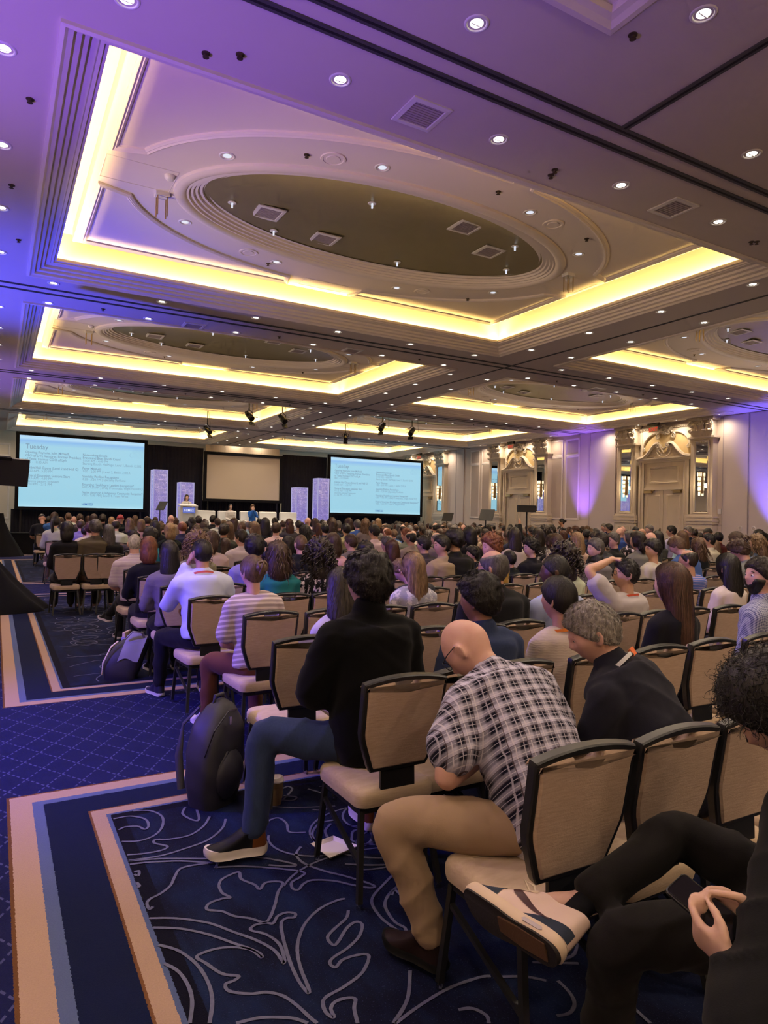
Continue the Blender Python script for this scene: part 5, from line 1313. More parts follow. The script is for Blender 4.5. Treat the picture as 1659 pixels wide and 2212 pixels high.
# ---------------------------------------------------------------- skeleton
def skeleton(lean=-6, side=0, twist=0, hyaw=0, hpitch=0, hroll=0, arms=('lap', 'lap'), legs=('sit', 'sit'), hunch=0.0, sw=0.19, spine=0.50, neck=0.07, over=None):
    J = {}; r = math.radians
    P = V3((0, 0.04, 0.56)); up = V3((math.sin(r(side)), math.sin(r(lean)), math.cos(r(lean)))).normalized()
    C = P + up * spine * 0.55 + V3((0, -hunch * 0.5, 0)); S = P + up * spine
    tw = r(twist); sx = V3((math.cos(tw), math.sin(tw), -math.sin(r(side)))).normalized(); fy = up.cross(sx).normalized() * -1; fy = sx.cross(up) * -1
    fy = (up.cross(sx)).normalized()
    J.update(P=P, C=C, S=S, sx=sx, up=up, fy=fy)
    J['shR'] = S + sx * sw - up * 0.035; J['shL'] = S - sx * sw - up * 0.035
    HM = Matrix.Rotation(r(hyaw) + tw, 4, 'Z') @ Matrix.Rotation(r(hpitch), 4, 'X') @ Matrix.Rotation(r(hroll), 4, 'Y')
    nb = S + up * 0.03; fwd = (HM.to_3x3() @ V3((0, 1, 0))); hup = HM.to_3x3() @ V3((0, 0, 1))
    J['N'] = nb; nd = (up * 0.5 + hup * 0.3 + V3((0, 0, 0.4))).normalized()
    skull = nb + nd * (neck + 0.035) ; hc = skull + hup * 0.092 + fwd * 0.020
    J['H'] = hc; J['HM'] = Matrix.Translation(hc) @ HM; J['skull'] = skull
    def arm(sd, mode):
        sh = J['sh' + sd]; s = 1 if sd == 'R' else -1
        if isinstance(mode, dict): return V3(mode['e']), V3(mode['w']), mode
        if mode == 'lap': return sh + sx * s * 0.05 + V3((0, 0.05, -0.27)), V3((s * 0.09, 0.30, 0.655)), dict(d=(-s * 0.35, 0.9, -0.15), p=(0, 0, -1), c=0.3)
        if mode == 'fold': return sh + sx * s * 0.06 + V3((0, 0.08, -0.26)), S + fy * 0.19 - up * 0.27 + sx * s * -0.02, dict(d=(-s, 0.1, 0), p=(0, -1, 0), c=0.4)
        if mode == 'chin': return sh + sx * s * 0.02 + V3((0, 0.20, -0.20)), hc + fwd * 0.10 - hup * 0.13 + sx * s * 0.03, dict(d=(-s * 0.2, -0.1, 1), p=(0, -1, 0.2), c=0.9)
        if mode == 'cheek': return sh + sx * s * 0.06 + V3((0, 0.18, -0.21)), hc + fwd * 0.05 - hup * 0.10 + sx * s * 0.10, dict(d=(-s * 0.3, 0, 1), p=(-s, -0.2, 0), c=0.5)
        if mode == 'phone': return sh + sx * s * 0.06 + V3((0, 0.07, -0.26)), S + fy * 0.34 - up * 0.30 + sx * s * -0.10, dict(d=(-s * 0.5, 0.7, 0.3), p=(-s * 0.3, -0.2, 1), c=0.6)
        if mode == 'up': return sh + sx * s * 0.12 + V3((0, 0.10, 0.20)), sh + sx * s * 0.10 + V3((0, 0.16, 0.44)), dict(d=(0, 0.1, 1), p=(0, 1, 0), c=0.1)
        if mode == 'wide': return sh + sx * s * 0.20 + V3((0, -0.04, -0.20)), sh + sx * s * 0.22 + V3((0, 0.18, -0.30)), dict(d=(-s * 0.3, 0.9, -0.3), p=(0, 0, -1), c=0.4)
        return sh + V3((s * 0.05, 0.0, -0.28)), sh + V3((s * 0.06, 0.06, -0.52)), dict(d=(0, 0.1, -1), p=(-s, 0, 0), c=0.3)
    for sd, mode in zip('LR', arms): J['el' + sd], J['wr' + sd], J['hand' + sd] = arm(sd, mode)
    def leg(sd, mode):
        s = 1 if sd == 'R' else -1; hip = P + V3((s * 0.095, 0.02, -0.005))
        if isinstance(mode, dict): return hip, V3(mode['k']), V3(mode['a']), V3(mode.get('toe', (0, 1, 0)))
        if mode == 'sit': return hip, V3((s * 0.12, 0.46, 0.52)), V3((s * 0.12, 0.47, 0.09)), V3((s * 0.15, 1, 0))
        if mode == 'back': return hip, V3((s * 0.10, 0.46, 0.52)), V3((s * 0.09, 0.28, 0.10)), V3((s * 0.1, 1, -0.2))
        if mode == 'wide': return hip, V3((s * 0.26, 0.42, 0.53)), V3((s * 0.27, 0.46, 0.09)), V3((s * 0.3, 1, 0))
        if mode == 'cross': return hip, V3((-s * 0.02, 0.50, 0.60)), V3((-s * 0.24, 0.66, 0.30)), V3((-s * 0.4, 0.9, 0.1))
        if mode == 'stand': return hip, V3((s * 0.10, 0.03, 0.48)), V3((s * 0.11, 0.0, 0.08)), V3((s * 0.2, 1, 0))
    for sd, mode in zip('LR', legs): J['hip' + sd], J['kn' + sd], J['an' + sd], J['toe' + sd] = leg(sd, mode)
    if over: J.update({k: (V3(v) if isinstance(v, (tuple, list)) else v) for k, v in over.items()})
    return J
def torso_secs(J, k=1.0, g=0.0, fem=False, belly=0.0):
    P, C, S, N = J['P'], J['C'], J['S'], J['N']; sx = (J['shR'] - J['shL']).normalized(); hx = (J['hipR'] - J['hipL']).normalized()
    sp = catmull([P - (C - P).normalized() * 0.09, P, C, S, N], 6); secs = []
    #        t,  hw,    front, back
    tab = [(0.0, 0.135, 0.10, 0.10), (0.25, 0.172, 0.125 + belly, 0.115), (0.42, 0.158 + belly * 0.5, 0.115 + belly, 0.105), (0.60, 0.168, 0.115, 0.115), (0.74, 0.180, 0.105, 0.118), (0.83, 0.160, 0.085, 0.10), (0.91, 0.105, 0.070, 0.08), (1.0, 0.062, 0.060, 0.062)]
    if fem: tab = [(0.0, 0.14, 0.10, 0.10), (0.25, 0.175, 0.115, 0.115), (0.42, 0.138, 0.10, 0.095), (0.60, 0.150, 0.125, 0.105), (0.74, 0.158, 0.105, 0.105), (0.83, 0.138, 0.078, 0.09), (0.91, 0.09, 0.062, 0.072), (1.0, 0.052, 0.052, 0.054)]
    n = len(sp) - 1
    for t, hw, f, b in tab:
        x = t * n; i = min(n - 1, int(x)); p = sp[i].lerp(sp[i + 1], x - i); d = (sp[i + 1] - sp[i]).normalized()
        s_ = hx.lerp(sx, t); s_ = (s_ - d * s_.dot(d)).normalized(); fy = d.cross(s_)
        secs.append((p, s_, fy, hw * k + g, f * k + g, b * k + g))
    return secs
def body_mb(J, k=1.0, fem=False, hands=True, kf=1.0, bare_arm=1.0):
    mb = MB(); loft_body(mb, torso_secs(J, k * 0.93, -0.006, fem))
    limb(mb, [J['S'] - J['up'] * 0.02, J['N'] + (J['skull'] - J['N']) * 0.4, J['skull'] + (J['H'] - J['skull']) * 0.5], [0.062 * k, (0.049 if fem else 0.057) * k, 0.054 * k], 16, 4)
    add_head(mb, J['HM'] @ Matrix.Scale(kf, 4))
    for sd in 'LR':
        q = 0.85 if fem else 1.0
        limb(mb, [J['sh' + sd], J['sh' + sd].lerp(J['el' + sd], 0.5), J['el' + sd], J['el' + sd].lerp(J['wr' + sd], 0.35), J['wr' + sd]], [0.050 * k * q, 0.047 * k * q, 0.039 * k * q, 0.040 * k * q, 0.026 * k * q], 12, 4)
        h = J['hand' + sd]
        if hands: add_hand(mb, J['wr' + sd], h['d'], h['p'], 1 if sd == 'R' else -1, h.get('c', 0.35), h.get('s', 1.0) * (0.92 if fem else 1.0), thumb=h.get('t', 0.6))
        limb(mb, [J['hip' + sd], J['hip' + sd].lerp(J['kn' + sd], 0.5), J['kn' + sd], J['kn' + sd].lerp(J['an' + sd], 0.35), J['an' + sd]], [0.075 * k, 0.068 * k, 0.050 * k, 0.050 * k, 0.036 * k], 12, 4)
        t = J['toe' + sd].normalized(); limb(mb, [J['an' + sd] + V3((0, 0, -0.02)), J['an' + sd] + t * 0.08 + V3((0, 0, -0.045)), J['an' + sd] + t * 0.17 + V3((0, 0, -0.06))], [0.034 * k, 0.032 * k, 0.02 * k], 10, 4)
    return mb
def shirt_mb(J, k=1.0, fem=False, sleeve=1.0, g=0.014, belly=0.0, collar=0.0, loose=0.0, hem=0.0):
    mb = MB(); secs = torso_secs(J, k, g, fem, belly)
    secs = secs[1 if not hem else 0:-1] if not collar else secs[1 if not hem else 0:]
    loft_body(mb, secs, 24, 2.5)
    q = 0.88 if fem else 1.0
    for sd in 'LR':
        sh, el, wr = J['sh' + sd], J['el' + sd], J['wr' + sd]
        limb(mb, [J['N'] - J['up'] * 0.03, J['N'].lerp(sh, 0.55) + J['up'] * 0.005, sh], [0.060 * k + g, 0.058 * k + g, 0.056 * k + g], 12, 4)
        if sleeve >= 0.9:
            w = el.lerp(wr, 0.92 if sleeve >= 1 else 0.6)
            limb(mb, [sh, sh.lerp(el, 0.5), el, el.lerp(w, 0.5), w], [0.060 * k * q + g, 0.054 * k * q + g + loose, 0.047 * k * q + g + loose, 0.043 * k * q + g + loose, 0.034 * k * q + g], 14, 5)
        elif sleeve > 0: limb(mb, [sh, sh.lerp(el, sleeve * 0.6), sh.lerp(el, sleeve)], [0.060 * k * q + g, 0.058 * k * q + g + loose, 0.056 * k * q + g + loose + 0.006], 14, 5)
    if collar:
        d = (J['skull'] - J['N']).normalized(); mb2 = [J['N'] - d * 0.02, J['N'] + d * collar * 0.5, J['N'] + d * collar]
        limb(mb, mb2, [0.070 * k + g * 0.6, 0.066 * k + g * 0.5, 0.064 * k + g * 0.5], 18, 3)
    return mb
def pants_mb(J, k=1.0, fem=False, g=0.014, skirt=False):
    mb = MB(); secs = torso_secs(J, k * 0.97, 0.0, fem)[:3]; loft_body(mb, secs, 20, 2.4)
    for sd in 'LR':
        h, kn, an = J['hip' + sd], J['kn' + sd], J['an' + sd]
        limb(mb, [h, h.lerp(kn, 0.5), kn, kn.lerp(an, 0.4), kn.lerp(an, 0.93)], [0.082 * k + g * 0.5, 0.078 * k + g, 0.060 * k + g, 0.054 * k + g, 0.046 * k + g], 14, 5)
    return mb
def smooth_outline(e=0.0, n=3):
    return [(p.x, p.y) for p in catmull([V3((u, w, 0)) for u, w in sole_outline(e)], n, True)]
def shoe_mb(J, sd, k=1.0, thick=0.028, heel=False):
    an = J['an' + sd]; t = V3(J['toe' + sd]).normalized(); up = V3((0, 0, 1)); up = (up - t * up.dot(t)).normalized(); s = t.cross(up)
    b = an - up * 0.085 * k - t * 0.06 * k; up_ = MB(); so = MB(); pt = lambda u, w, z: b + up * z * k + t * u * k + s * w * k
    rk = lambda u: 0.012 * max(0, (u - 0.20) / 0.07) ** 2
    so.ring_loft([[pt(u, w, z + rk(u)) for u, w in smooth_outline(e)] for z, e in ((0.0, -0.006), (0.006, 0.002), (thick * 0.6, 0.004), (thick, 0.001))])
    rings = []
    for q in range(9):
        f = q / 8; z = thick - 0.002 + (0.105 - thick) * f; um = 0.270 - 0.150 * f ** 0.7
        ring = []
        for u, w in smooth_outline(-0.002 - 0.010 * f):
            uu = u if u < 0.06 else 0.06 + (u - 0.06) * (um - 0.06) / (0.272 - 0.06); front = sstep(0.10, 0.27, uu)
            ring.append(pt(uu, w * (1 - 0.18 * f), z - front * f * 0.02 + rk(u) * (1 - f)))
        rings.append(ring)
    up_.ring_loft(rings)
    if heel:
        hp = MB(); nn = len(rings[0]); idx = [j for j in range(nn) if smooth_outline(0)[j][0] < 0.085]; k0 = next(i for i, j in enumerate(idx) if i and j != idx[i - 1] + 1); idx = idx[k0:] + idx[:k0]; cen = b + t * 0.09 * k
        hp.ring_loft([[r_[j] + V3((r_[j].x - cen.x, r_[j].y - cen.y, 0)).normalized() * 0.002 for j in idx] for r_ in rings[:8]], cap=False, closed_u=False); return up_, so, hp
    return up_, so
def sole_outline(e=0.0):
    pts = [(0.0, 0.0), (0.012, 0.025), (0.05, 0.034), (0.11, 0.033), (0.17, 0.042), (0.22, 0.042), (0.255, 0.028), (0.272, 0.0), (0.255, -0.026), (0.22, -0.038), (0.17, -0.038), (0.11, -0.030), (0.05, -0.033), (0.012, -0.025)]
    return [(u + (e if u > 0.14 else -e), w + math.copysign(e, w) if w else 0) for u, w in pts]
# ---------------------------------------------------------------- people materials (colour carried by each object)
def obj_col(t): return t.n('ObjectInfo').outputs['Color']
def m_skin():
    t = NT('skin'); p = t.coord(); n = t.noise(p, 30, 3); c = obj_col(t)
    c = t.mix(t.math('MULTIPLY', n, 0.35), c, t.mix(1.0, c, (0.85, 0.55, 0.48), 'MULTIPLY')); t.set(color=c, rough=0.48, spec=0.4)
    t.bump(t.noise(p, 260, 2), 0.08, 0.002); return t.m
def m_hair():
    t = NT('hair'); p = t.coord(); n = t.noise(p, 95, 3, 0.6, vscale=(1, 1, 0.16)); c = obj_col(t)
    c = t.mix(t.math('MULTIPLY_ADD', n, 2.4, -0.8, clamp=True), t.mix(1.0, c, (0.42, 0.38, 0.36), 'MULTIPLY'), t.mix(1.0, c, (1.5, 1.42, 1.35), 'MULTIPLY'))
    t.set(color=c, rough=0.42, spec=0.45); t.bump(n, 0.8, 0.006); return t.m
def m_cloth(name, scale=300, rough=0.85, pat=None, sheen=0.1):
    t = NT(name); p = t.coord(); c = obj_col(t); X, Y, Z = t.xyz(p); mt = t.math
    fr = lambda v, s, o=0.0: mt('FRACT', mt('MULTIPLY_ADD', v, s, o))
    if pat == 'stripe': c = t.mix(mt('LESS_THAN', fr(mt('ADD', Z, mt('MULTIPLY', Y, 0.25)), 26), 0.42), c, (0.62, 0.52, 0.50))
    if pat == 'finestripe': c = t.mix(mt('LESS_THAN', fr(Z, 55), 0.3), c, (0.36, 0.27, 0.40))
    if pat == 'plaid':
        a = mt('ADD', X, 0.0); b = mt('ADD', Z, mt('MULTIPLY', Y, 1.0))
        def band(v, s, o, w_): q = mt('ABSOLUTE', mt('SUBTRACT', fr(v, s, o), 0.5)); return mt('SMOOTHSTEP' if False else 'LESS_THAN', q, w_)
        wa = mt('MULTIPLY_ADD', mt('SINE', mt('MULTIPLY', a, 2 * PI * 16)), 1.3, 0.5, clamp=True); wb = mt('MULTIPLY_ADD', mt('SINE', mt('MULTIPLY', b, 2 * PI * 16)), 1.3, 0.5, clamp=True)
        c = t.mix(mt('MULTIPLY', mt('ADD', wa, wb), 0.5), (0.008, 0.008, 0.018), (0.46, 0.44, 0.55))
        ln = mt('MAXIMUM', band(a, 16, 0.25, 0.03), band(b, 16, 0.25, 0.03)); c = t.mix(mt('MULTIPLY', ln, 0.8), c, (0.62, 0.58, 0.64))
        l2 = mt('MAXIMUM', band(a, 16, 0.75, 0.03), band(b, 16, 0.75, 0.025)); c = t.mix(mt('MULTIPLY', l2, 0.75), c, (0.5, 0.47, 0.55))
        l3 = mt('MAXIMUM', band(a, 16, 0.5, 0.02), band(b, 16, 0.5, 0.02)); c = t.mix(mt('MULTIPLY', l3, 0.8), c, (0.05, 0.02, 0.02))
    if pat == 'gingham':
        wa = mt('LESS_THAN', fr(X, 60), 0.5); wb = mt('LESS_THAN', fr(mt('ADD', Z, Y), 60), 0.5); c = t.mix(mt('MULTIPLY', mt('ADD', wa, wb), 0.5), (0.42, 0.44, 0.55), c)
    if pat == 'window': 
        wa = mt('LESS_THAN', fr(X, 22), 0.09); wb = mt('LESS_THAN', fr(mt('ADD', Z, Y), 22), 0.09); c = t.mix(mt('MAXIMUM', wa, wb), c, (0.45, 0.45, 0.50))
    if pat == 'floral':
        vo = t.n('TexVoronoi'); vo.inputs['Scale'].default_value = 24; t.l(t.mix(0.35, p, t.noise(p, 14, 3, out='Color')), vo.inputs['Vector']); n = t.noise(p, 16, 4, 0.7)
        c = t.mix(mt('GREATER_THAN', n, 0.53), c, (0.55, 0.52, 0.55)); c = t.mix(mt('LESS_THAN', vo.outputs['Distance'], 0.16), c, (0.20, 0.16, 0.30))
    if pat == 'flame': c = t.mix(mt('GREATER_THAN', t.noise(p, 20, 4, 0.7, vscale=(1, 1, 0.45)), 0.55), c, (0.62, 0.52, 0.60))
    if pat == 'denim': n = t.noise(p, 120, 3, 0.7, vscale=(1, 1, 0.3)); c = t.mix(mt('MULTIPLY', n, 0.6), c, t.mix(1.0, c, (2.0, 2.0, 1.9), 'MULTIPLY'))
    if pat == 'vstripe': c = t.mix(mt('LESS_THAN', fr(X, 38), 0.45), c, (0.01, 0.01, 0.012))
    if pat == 'knit':
        n2 = mt('SINE', mt('MULTIPLY', mt('ADD', Z, mt('MULTIPLY', t.noise(p, 25, 2), 0.02)), 420)); t.bump(n2, 0.12, 0.002)
    n = t.noise(p, 9, 3); c = t.mix(mt('MULTIPLY', n, 0.3), c, t.mix(1.0, c, (0.72, 0.72, 0.74), 'MULTIPLY'))
    t.set(color=c, rough=rough, spec=0.08, sheen=sheen * 0.5)
    if pat != 'knit': t.bump(t.noise(p, scale, 2), 0.18, 0.002)
    return t.m
MAT['skin'] = m_skin(); MAT['hair'] = m_hair()
for k in ('plain', 'stripe', 'finestripe', 'plaid', 'gingham', 'window', 'floral', 'flame', 'denim', 'vstripe', 'knit'): MAT['cloth_' + k] = m_cloth('cloth_' + k, pat=None if k == 'plain' else k)
MAT['shoe'] = m_cloth('shoe_leather', 120, 0.4, sheen=0.0)
SKIN = dict(light=(0.60, 0.39, 0.29, 1), pink=(0.60, 0.36, 0.28, 1), tan=(0.46, 0.26, 0.17, 1), asian=(0.52, 0.32, 0.21, 1), brown=(0.26, 0.13, 0.08, 1), dark=(0.09, 0.045, 0.03, 1))
HAIR = dict(black=(0.010, 0.008, 0.008, 1), dark=(0.022, 0.014, 0.010, 1), brown=(0.055, 0.028, 0.016, 1), lbrown=(0.13, 0.075, 0.04, 1), blonde=(0.36, 0.24, 0.12, 1), dblonde=(0.20, 0.13, 0.075, 1), red=(0.20, 0.07, 0.03, 1), grey=(0.22, 0.21, 0.20, 1), white=(0.52, 0.50, 0.47, 1), salt=(0.10, 0.095, 0.09, 1), redcap=(0.35, 0.01, 0.02, 1), auburn=(0.07, 0.025, 0.014, 1))
def C3(*c): return tuple(c) + (1.0,)
def colored(name, me, mat, parent, color, label=None):
    o = link(name, me, MAT[mat] if isinstance(mat, str) else mat, parent); o.color = color
    if label: o['label'] = label
    return o
def glasses_mb(M):
    a = MB(); b = MB()
    for s in (-1, 1):
        a.tube([M @ V3((s * 0.072, 0.082, 0.018)), M @ V3((s * 0.081, 0.045, 0.022)), M @ V3((s * 0.084, 0.0, 0.020)), M @ V3((s * 0.085, -0.020, 0.002))], 0.0022, 6)
        a.tube([M @ V3((s * 0.036 + 0.030 * math.cos(q), 0.102 - 0.012 * abs(math.cos(q)) * (1 if s * math.cos(q) > 0 else 0), 0.008 + 0.019 * math.sin(q))) for q in [2 * PI * i / 14 for i in range(14)]], 0.0020, 5, closed=True)
    a.tube([M @ V3((-0.008, 0.106, 0.012)), M @ V3((0, 0.110, 0.015)), M @ V3((0.008, 0.106, 0.012))], 0.002, 5)
    return a
def lanyard_mb(J, k=1.0):
    mb = MB(); c = J['N']; sx, fy, up = J['sx'], J['fy'], J['up']; pts = []
    for i in range(17):
        a = math.radians(-20 + 220 * i / 16); pts.append(c + sx * math.cos(a) * 0.098 * k - fy * math.sin(a) * 0.100 * k + up * (0.012 + 0.022 * math.sin(a)))
    n = len(pts); vs = []
    for p in pts: vs += [p + up * 0.009, p - up * 0.009]
    mb.add(vs, [(2 * i, 2 * i + 1, 2 * i + 3, 2 * i + 2) for i in range(n - 1)]); return mb
def person(J, label, root_loc=(0, 0, 0), rz=0.0, scale=1.0, k=1.0, fem=False, skin='light', shirt=('plain', (0.1, 0.1, 0.1)), sleeve=1.0, pants=(0.02, 0.02, 0.025), pants_mat='plain', shoe=(0.02, 0.02, 0.02), sole=(0.5, 0.48, 0.45), hair=('short', 'dark'), hseed=1.0,
           strands=900, vox=0.009, cvox=None, collar=0.0, belly=0.0, g=0.014, glasses=False, lanyard=None, loose=0.0, hlen=0.3, beard=None, wr=0.006, kf=1.0, hem=0.0, shoes=True, group=None, hwid=0.0032, bunpos=None, eyes=False, shoe_thick=0.028, heelcol=None):
    t = thing('person', label, 'person', root_loc, rz, group or 'seated audience')
    if scale != 1.0: t.scale = (scale,) * 3
    cv = cvox or vox * 1.5
    bd = colored('body', remesh(body_mb(J, k, fem, kf=kf), vox, 3, 'body'), 'skin', t, SKIN[skin] if isinstance(skin, str) else skin)
    colored('shirt', remesh(shirt_mb(J, k, fem, sleeve, g, belly, collar, loose, hem), cv, 4, 'shirt', wrinkle(wr, hseed * 3.1)), 'cloth_' + shirt[0], t, C3(*shirt[1]))
    colored('trousers', remesh(pants_mb(J, k, fem), cv * 1.15, 4, 'trousers', wrinkle(wr * 1.1, hseed * 1.7)), 'cloth_' + pants_mat, t, C3(*pants))
    if shoes:
        for sd in 'LR':
            u, so, *hp = shoe_mb(J, sd, k, shoe_thick, heelcol is not None); s1 = colored('shoe', u.mesh('shoe', 60), 'shoe', t, C3(*shoe)); colored('sole', so.mesh('sole', 50), 'shoe', s1, C3(*sole))
            if hp: colored('heel_patch', hp[0].mesh('heel_patch', 60), 'shoe', s1, C3(*heelcol))
    if hair[0] != 'bald':
        hm = hair_mesh(hair[0], hseed, strands, hlen, hwid, bunpos=bunpos); hm.transform(J['HM'] @ Matrix.Scale(kf, 4)); colored('hair', hm, 'hair', t, HAIR[hair[1]] if isinstance(hair[1], str) else C3(*hair[1]))
    if beard:
        bm = MB(); bv = []
        for d in SD:
            m_ = sstep(0.02, 0.25, d.y) * sstep(0.0, 0.12, (-0.10 if abs(d.x) > 0.62 else -0.10 - 0.32 * sstep(0.62, 0.30, abs(d.x))) - d.z) * (1 - math.exp(-(d.x / 0.22) ** 2 - ((d.z + 0.56) / 0.07) ** 2))
            bv.append(head_r(d) + d * (0.011 * m_ - 0.008 * (1 - m_)))
        bm.add(bv, SF); me = bm.mesh('beard', 180); me.transform(J['HM'] @ Matrix.Scale(kf, 4)); colored('beard', me, 'hair', t, HAIR[beard])
    if glasses: part('glasses', glasses_mb(J['HM'] @ Matrix.Scale(kf, 4)), MAT['black_plastic'], t, 60)
    if lanyard: colored('lanyard', lanyard_mb(J, k).mesh('lanyard', 60), 'cloth_plain', t, C3(*lanyard))
    if eyes:
        for s in (-1, 1):
            e = MB(); e.ellipsoid(J['HM'] @ V3((s * 0.030, 0.083, 0.004)), (0.012, 0.012, 0.012), None, 12, 8); ey = part('eye', e, MAT['white_trim'], t, 60)
            e = MB(); e.ellipsoid(J['HM'] @ V3((s * 0.030, 0.091, 0.004)), (0.006, 0.006, 0.006), None, 8, 6); part('iris', e, MAT['black_plastic'], ey, 60)
            e = MB(); e.tube([J['HM'] @ V3((s * (0.014 + 0.032 * q), 0.096 - 0.010 * q, 0.024 + 0.006 * math.sin(PI * q))) for q in (0, 0.33, 0.66, 1)], 0.0035, 5); colored('eyebrow', e.mesh('eyebrow', 60), 'hair', t, HAIR['dark'])
    return t
HEAD_TOP = None
def place(J, px, py, d, s=1.0, rz=0.0, kf=1.0, hair_t=0.02):
    """root position so that the head top of pose J (turned by rz, scaled by s) shows at the pixel at depth d"""
    M = Matrix.Rotation(rz, 3, 'Z'); hv = J['HM'].to_3x3(); top = max((J['H'] + hv @ (v * kf)).z for v in HEADV) + hair_t
    h = M @ V3((J['H'].x, J['H'].y, top)) * s; p = at_d(px, py, d)
    return (p.x - h.x, p.y - h.y, 0), p.z - h.z
# ================================================================= AUDIENCE
def rowpos(r): return row_y(r) + 0.275
# the four people nearest the camera, posed joint by joint
def off(J, root):   # world joints -> local
    return J
# --- man in black fleece, second row
root = V3((1.615, 2.86, 0))
def W(p): return V3(p) - root
Jb = skeleton(lean=4, hyaw=14, hpitch=2, sw=0.20, spine=0.53, neck=0.075, arms=('fold', 'fold'),
              legs=(dict(k=W(at_z(572, 1590, 0.57)), a=W(at_z(548, 1800, 0.12)), toe=(-0.75, 0.15, 0)), dict(k=(0.10, 0.42, 0.53), a=(0.14, 0.30, 0.10), toe=(0.1, 1, 0))))
person(Jb, 'person in a black zip-neck fleece and jeans with thick black hair', root, skin='asian', shirt=('plain', (0.003, 0.003, 0.0035)), pants=(0.022, 0.034, 0.075), pants_mat='denim', shoe=(0.012, 0.012, 0.016), sole=(0.62, 0.56, 0.50), shoe_thick=0.040, heelcol=(0.16, 0.055, 0.02), hair=('bulky', 'black'), hseed=2.3, strands=2600, vox=0.0095, collar=0.095, g=0.028, loose=0.012, glasses=True, kf=1.12, wr=0.008, k=1.08, hwid=0.0026, hem=1)
# --- bald man in plaid shirt leaning forward, back row
root = V3((1.775, 1.76, 0))
Jp = skeleton(lean=36, side=-4, twist=6, hyaw=20, hpitch=-52, sw=0.20, spine=0.52, hunch=0.10, neck=0.05,
              arms=(dict(e=W(at_z(962, 1680, 0.72)), w=(-0.05, 0.42, 0.68), d=(0.6, 0.7, -0.1), p=(0, 0, -1), c=0.4), dict(e=(0.30, 0.32, 0.70), w=(0.08, 0.46, 0.68), d=(-0.6, 0.7, -0.1), p=(0, 0, -1), c=0.4)),
              legs=(dict(k=W(at_z(852, 1775, 0.55)), a=W(at_z(935, 2030, 0.12)), toe=(-0.35, 0.9, 0)), dict(k=(0.16, 0.44, 0.54), a=(0.14, 0.40, 0.10), toe=(0.2, 1, 0))))
person(Jp, 'bald person in a blue plaid shirt hunched forward in the back row', root, skin='pink', shirt=('plaid', (0.1, 0.1, 0.1)), sleeve=0.60, pants=(0.34, 0.235, 0.15), shoe=(0.02, 0.012, 0.012), sole=(0.01, 0.01, 0.01), hair=('bald', 'dark'), hseed=1.2, vox=0.0095, g=0.024, loose=0.012, glasses=True, belly=0.03, wr=0.007, k=1.06, collar=0.03, kf=1.08, hem=1)
# --- grey haired man in a navy shirt
root = V3((2.45, 1.74, 0))
Jg = skeleton(lean=35, side=-8, twist=24, hyaw=22, hpitch=-26, sw=0.20, spine=0.50, hunch=0.06, neck=0.06, arms=('phone', 'lap'), legs=('sit', 'sit'))
person(Jg, 'grey haired person in a navy shirt looking down beside the plaid shirt', root, skin='pink', shirt=('plain', (0.014, 0.014, 0.022)), pants=(0.02, 0.02, 0.03), hair=('short', (0.30, 0.285, 0.265)), hseed=4.1, strands=3200, vox=0.0085, g=0.022, loose=0.010, collar=0.045, wr=0.007, kf=1.10, k=1.04, hwid=0.0024, eyes=True, lanyard=(0.55, 0.55, 0.55), hem=1)
cb = Jg['N'] - Jg['fy'] * 0.085 + Jg['sx'] * 0.045 + Jg['up'] * 0.03
pg_ = bpy.data.objects[[o.name for o in bpy.data.objects if o.name.startswith('person')][-1]]
pg_ = [o for o in bpy.data.objects if o.get('label', '').startswith('grey haired person')][0]
MAT['orange'] = plain('orange_vinyl', (0.75, 0.16, 0.04), 0.5)
Mc = Matrix.Translation(cb) @ Matrix((Jg['sx'], Jg['up'], Jg['fy'])).transposed().to_4x4()
part('badge_ribbon', MB().box(0.0, -0.016, -0.012, 0.042, 0.018, 0.0, M=Mc), MAT['orange'], pg_, label='orange badge ribbon'); part('badge_clip', MB().ellipsoid(Mc @ V3((-0.010, -0.004, -0.008)), (0.014, 0.010, 0.009)), MAT['black_plastic'], pg_, 60)
# --- seated person with phone and sneaker at the near right
root = V3((1.97, 1.03, 0))
kR = W(at_z(1465, 1805, 0.70)); aR = W(at_z(1275, 1932, 0.605)); kL = W(at_z(1345, 2030, 0.555)); aL = W(at_z(1290, 2290, 0.12))
c0 = (at_z(1455, 1905, 0.845) + at_z(1600, 2025, 0.80)) * 0.5
lx_ = (at_z(1468, 1928, 0.842) - at_z(1590, 2030, 0.80)).normalized(); nz_ = V3((-0.25, -0.35, 0.9)); sxp = lx_.cross(nz_).normalized(); nz_ = sxp.cross(lx_).normalized()
wl = W(c0 - sxp * 0.060 - lx_ * 0.105 - nz_ * 0.012); wr_ = W(c0 + sxp * 0.072 - lx_ * 0.090 - nz_ * 0.012)
hd = W((1.70, 0.965, 1.195)); HMf = Matrix.Translation(hd) @ Matrix.Rotation(math.radians(30), 4, 'Z') @ Matrix.Rotation(math.radians(-42), 4, 'X')
Sf = W((1.99, 0.94, 1.03)); upf = (Sf - V3((0, 0.0, 0.56))).normalized()
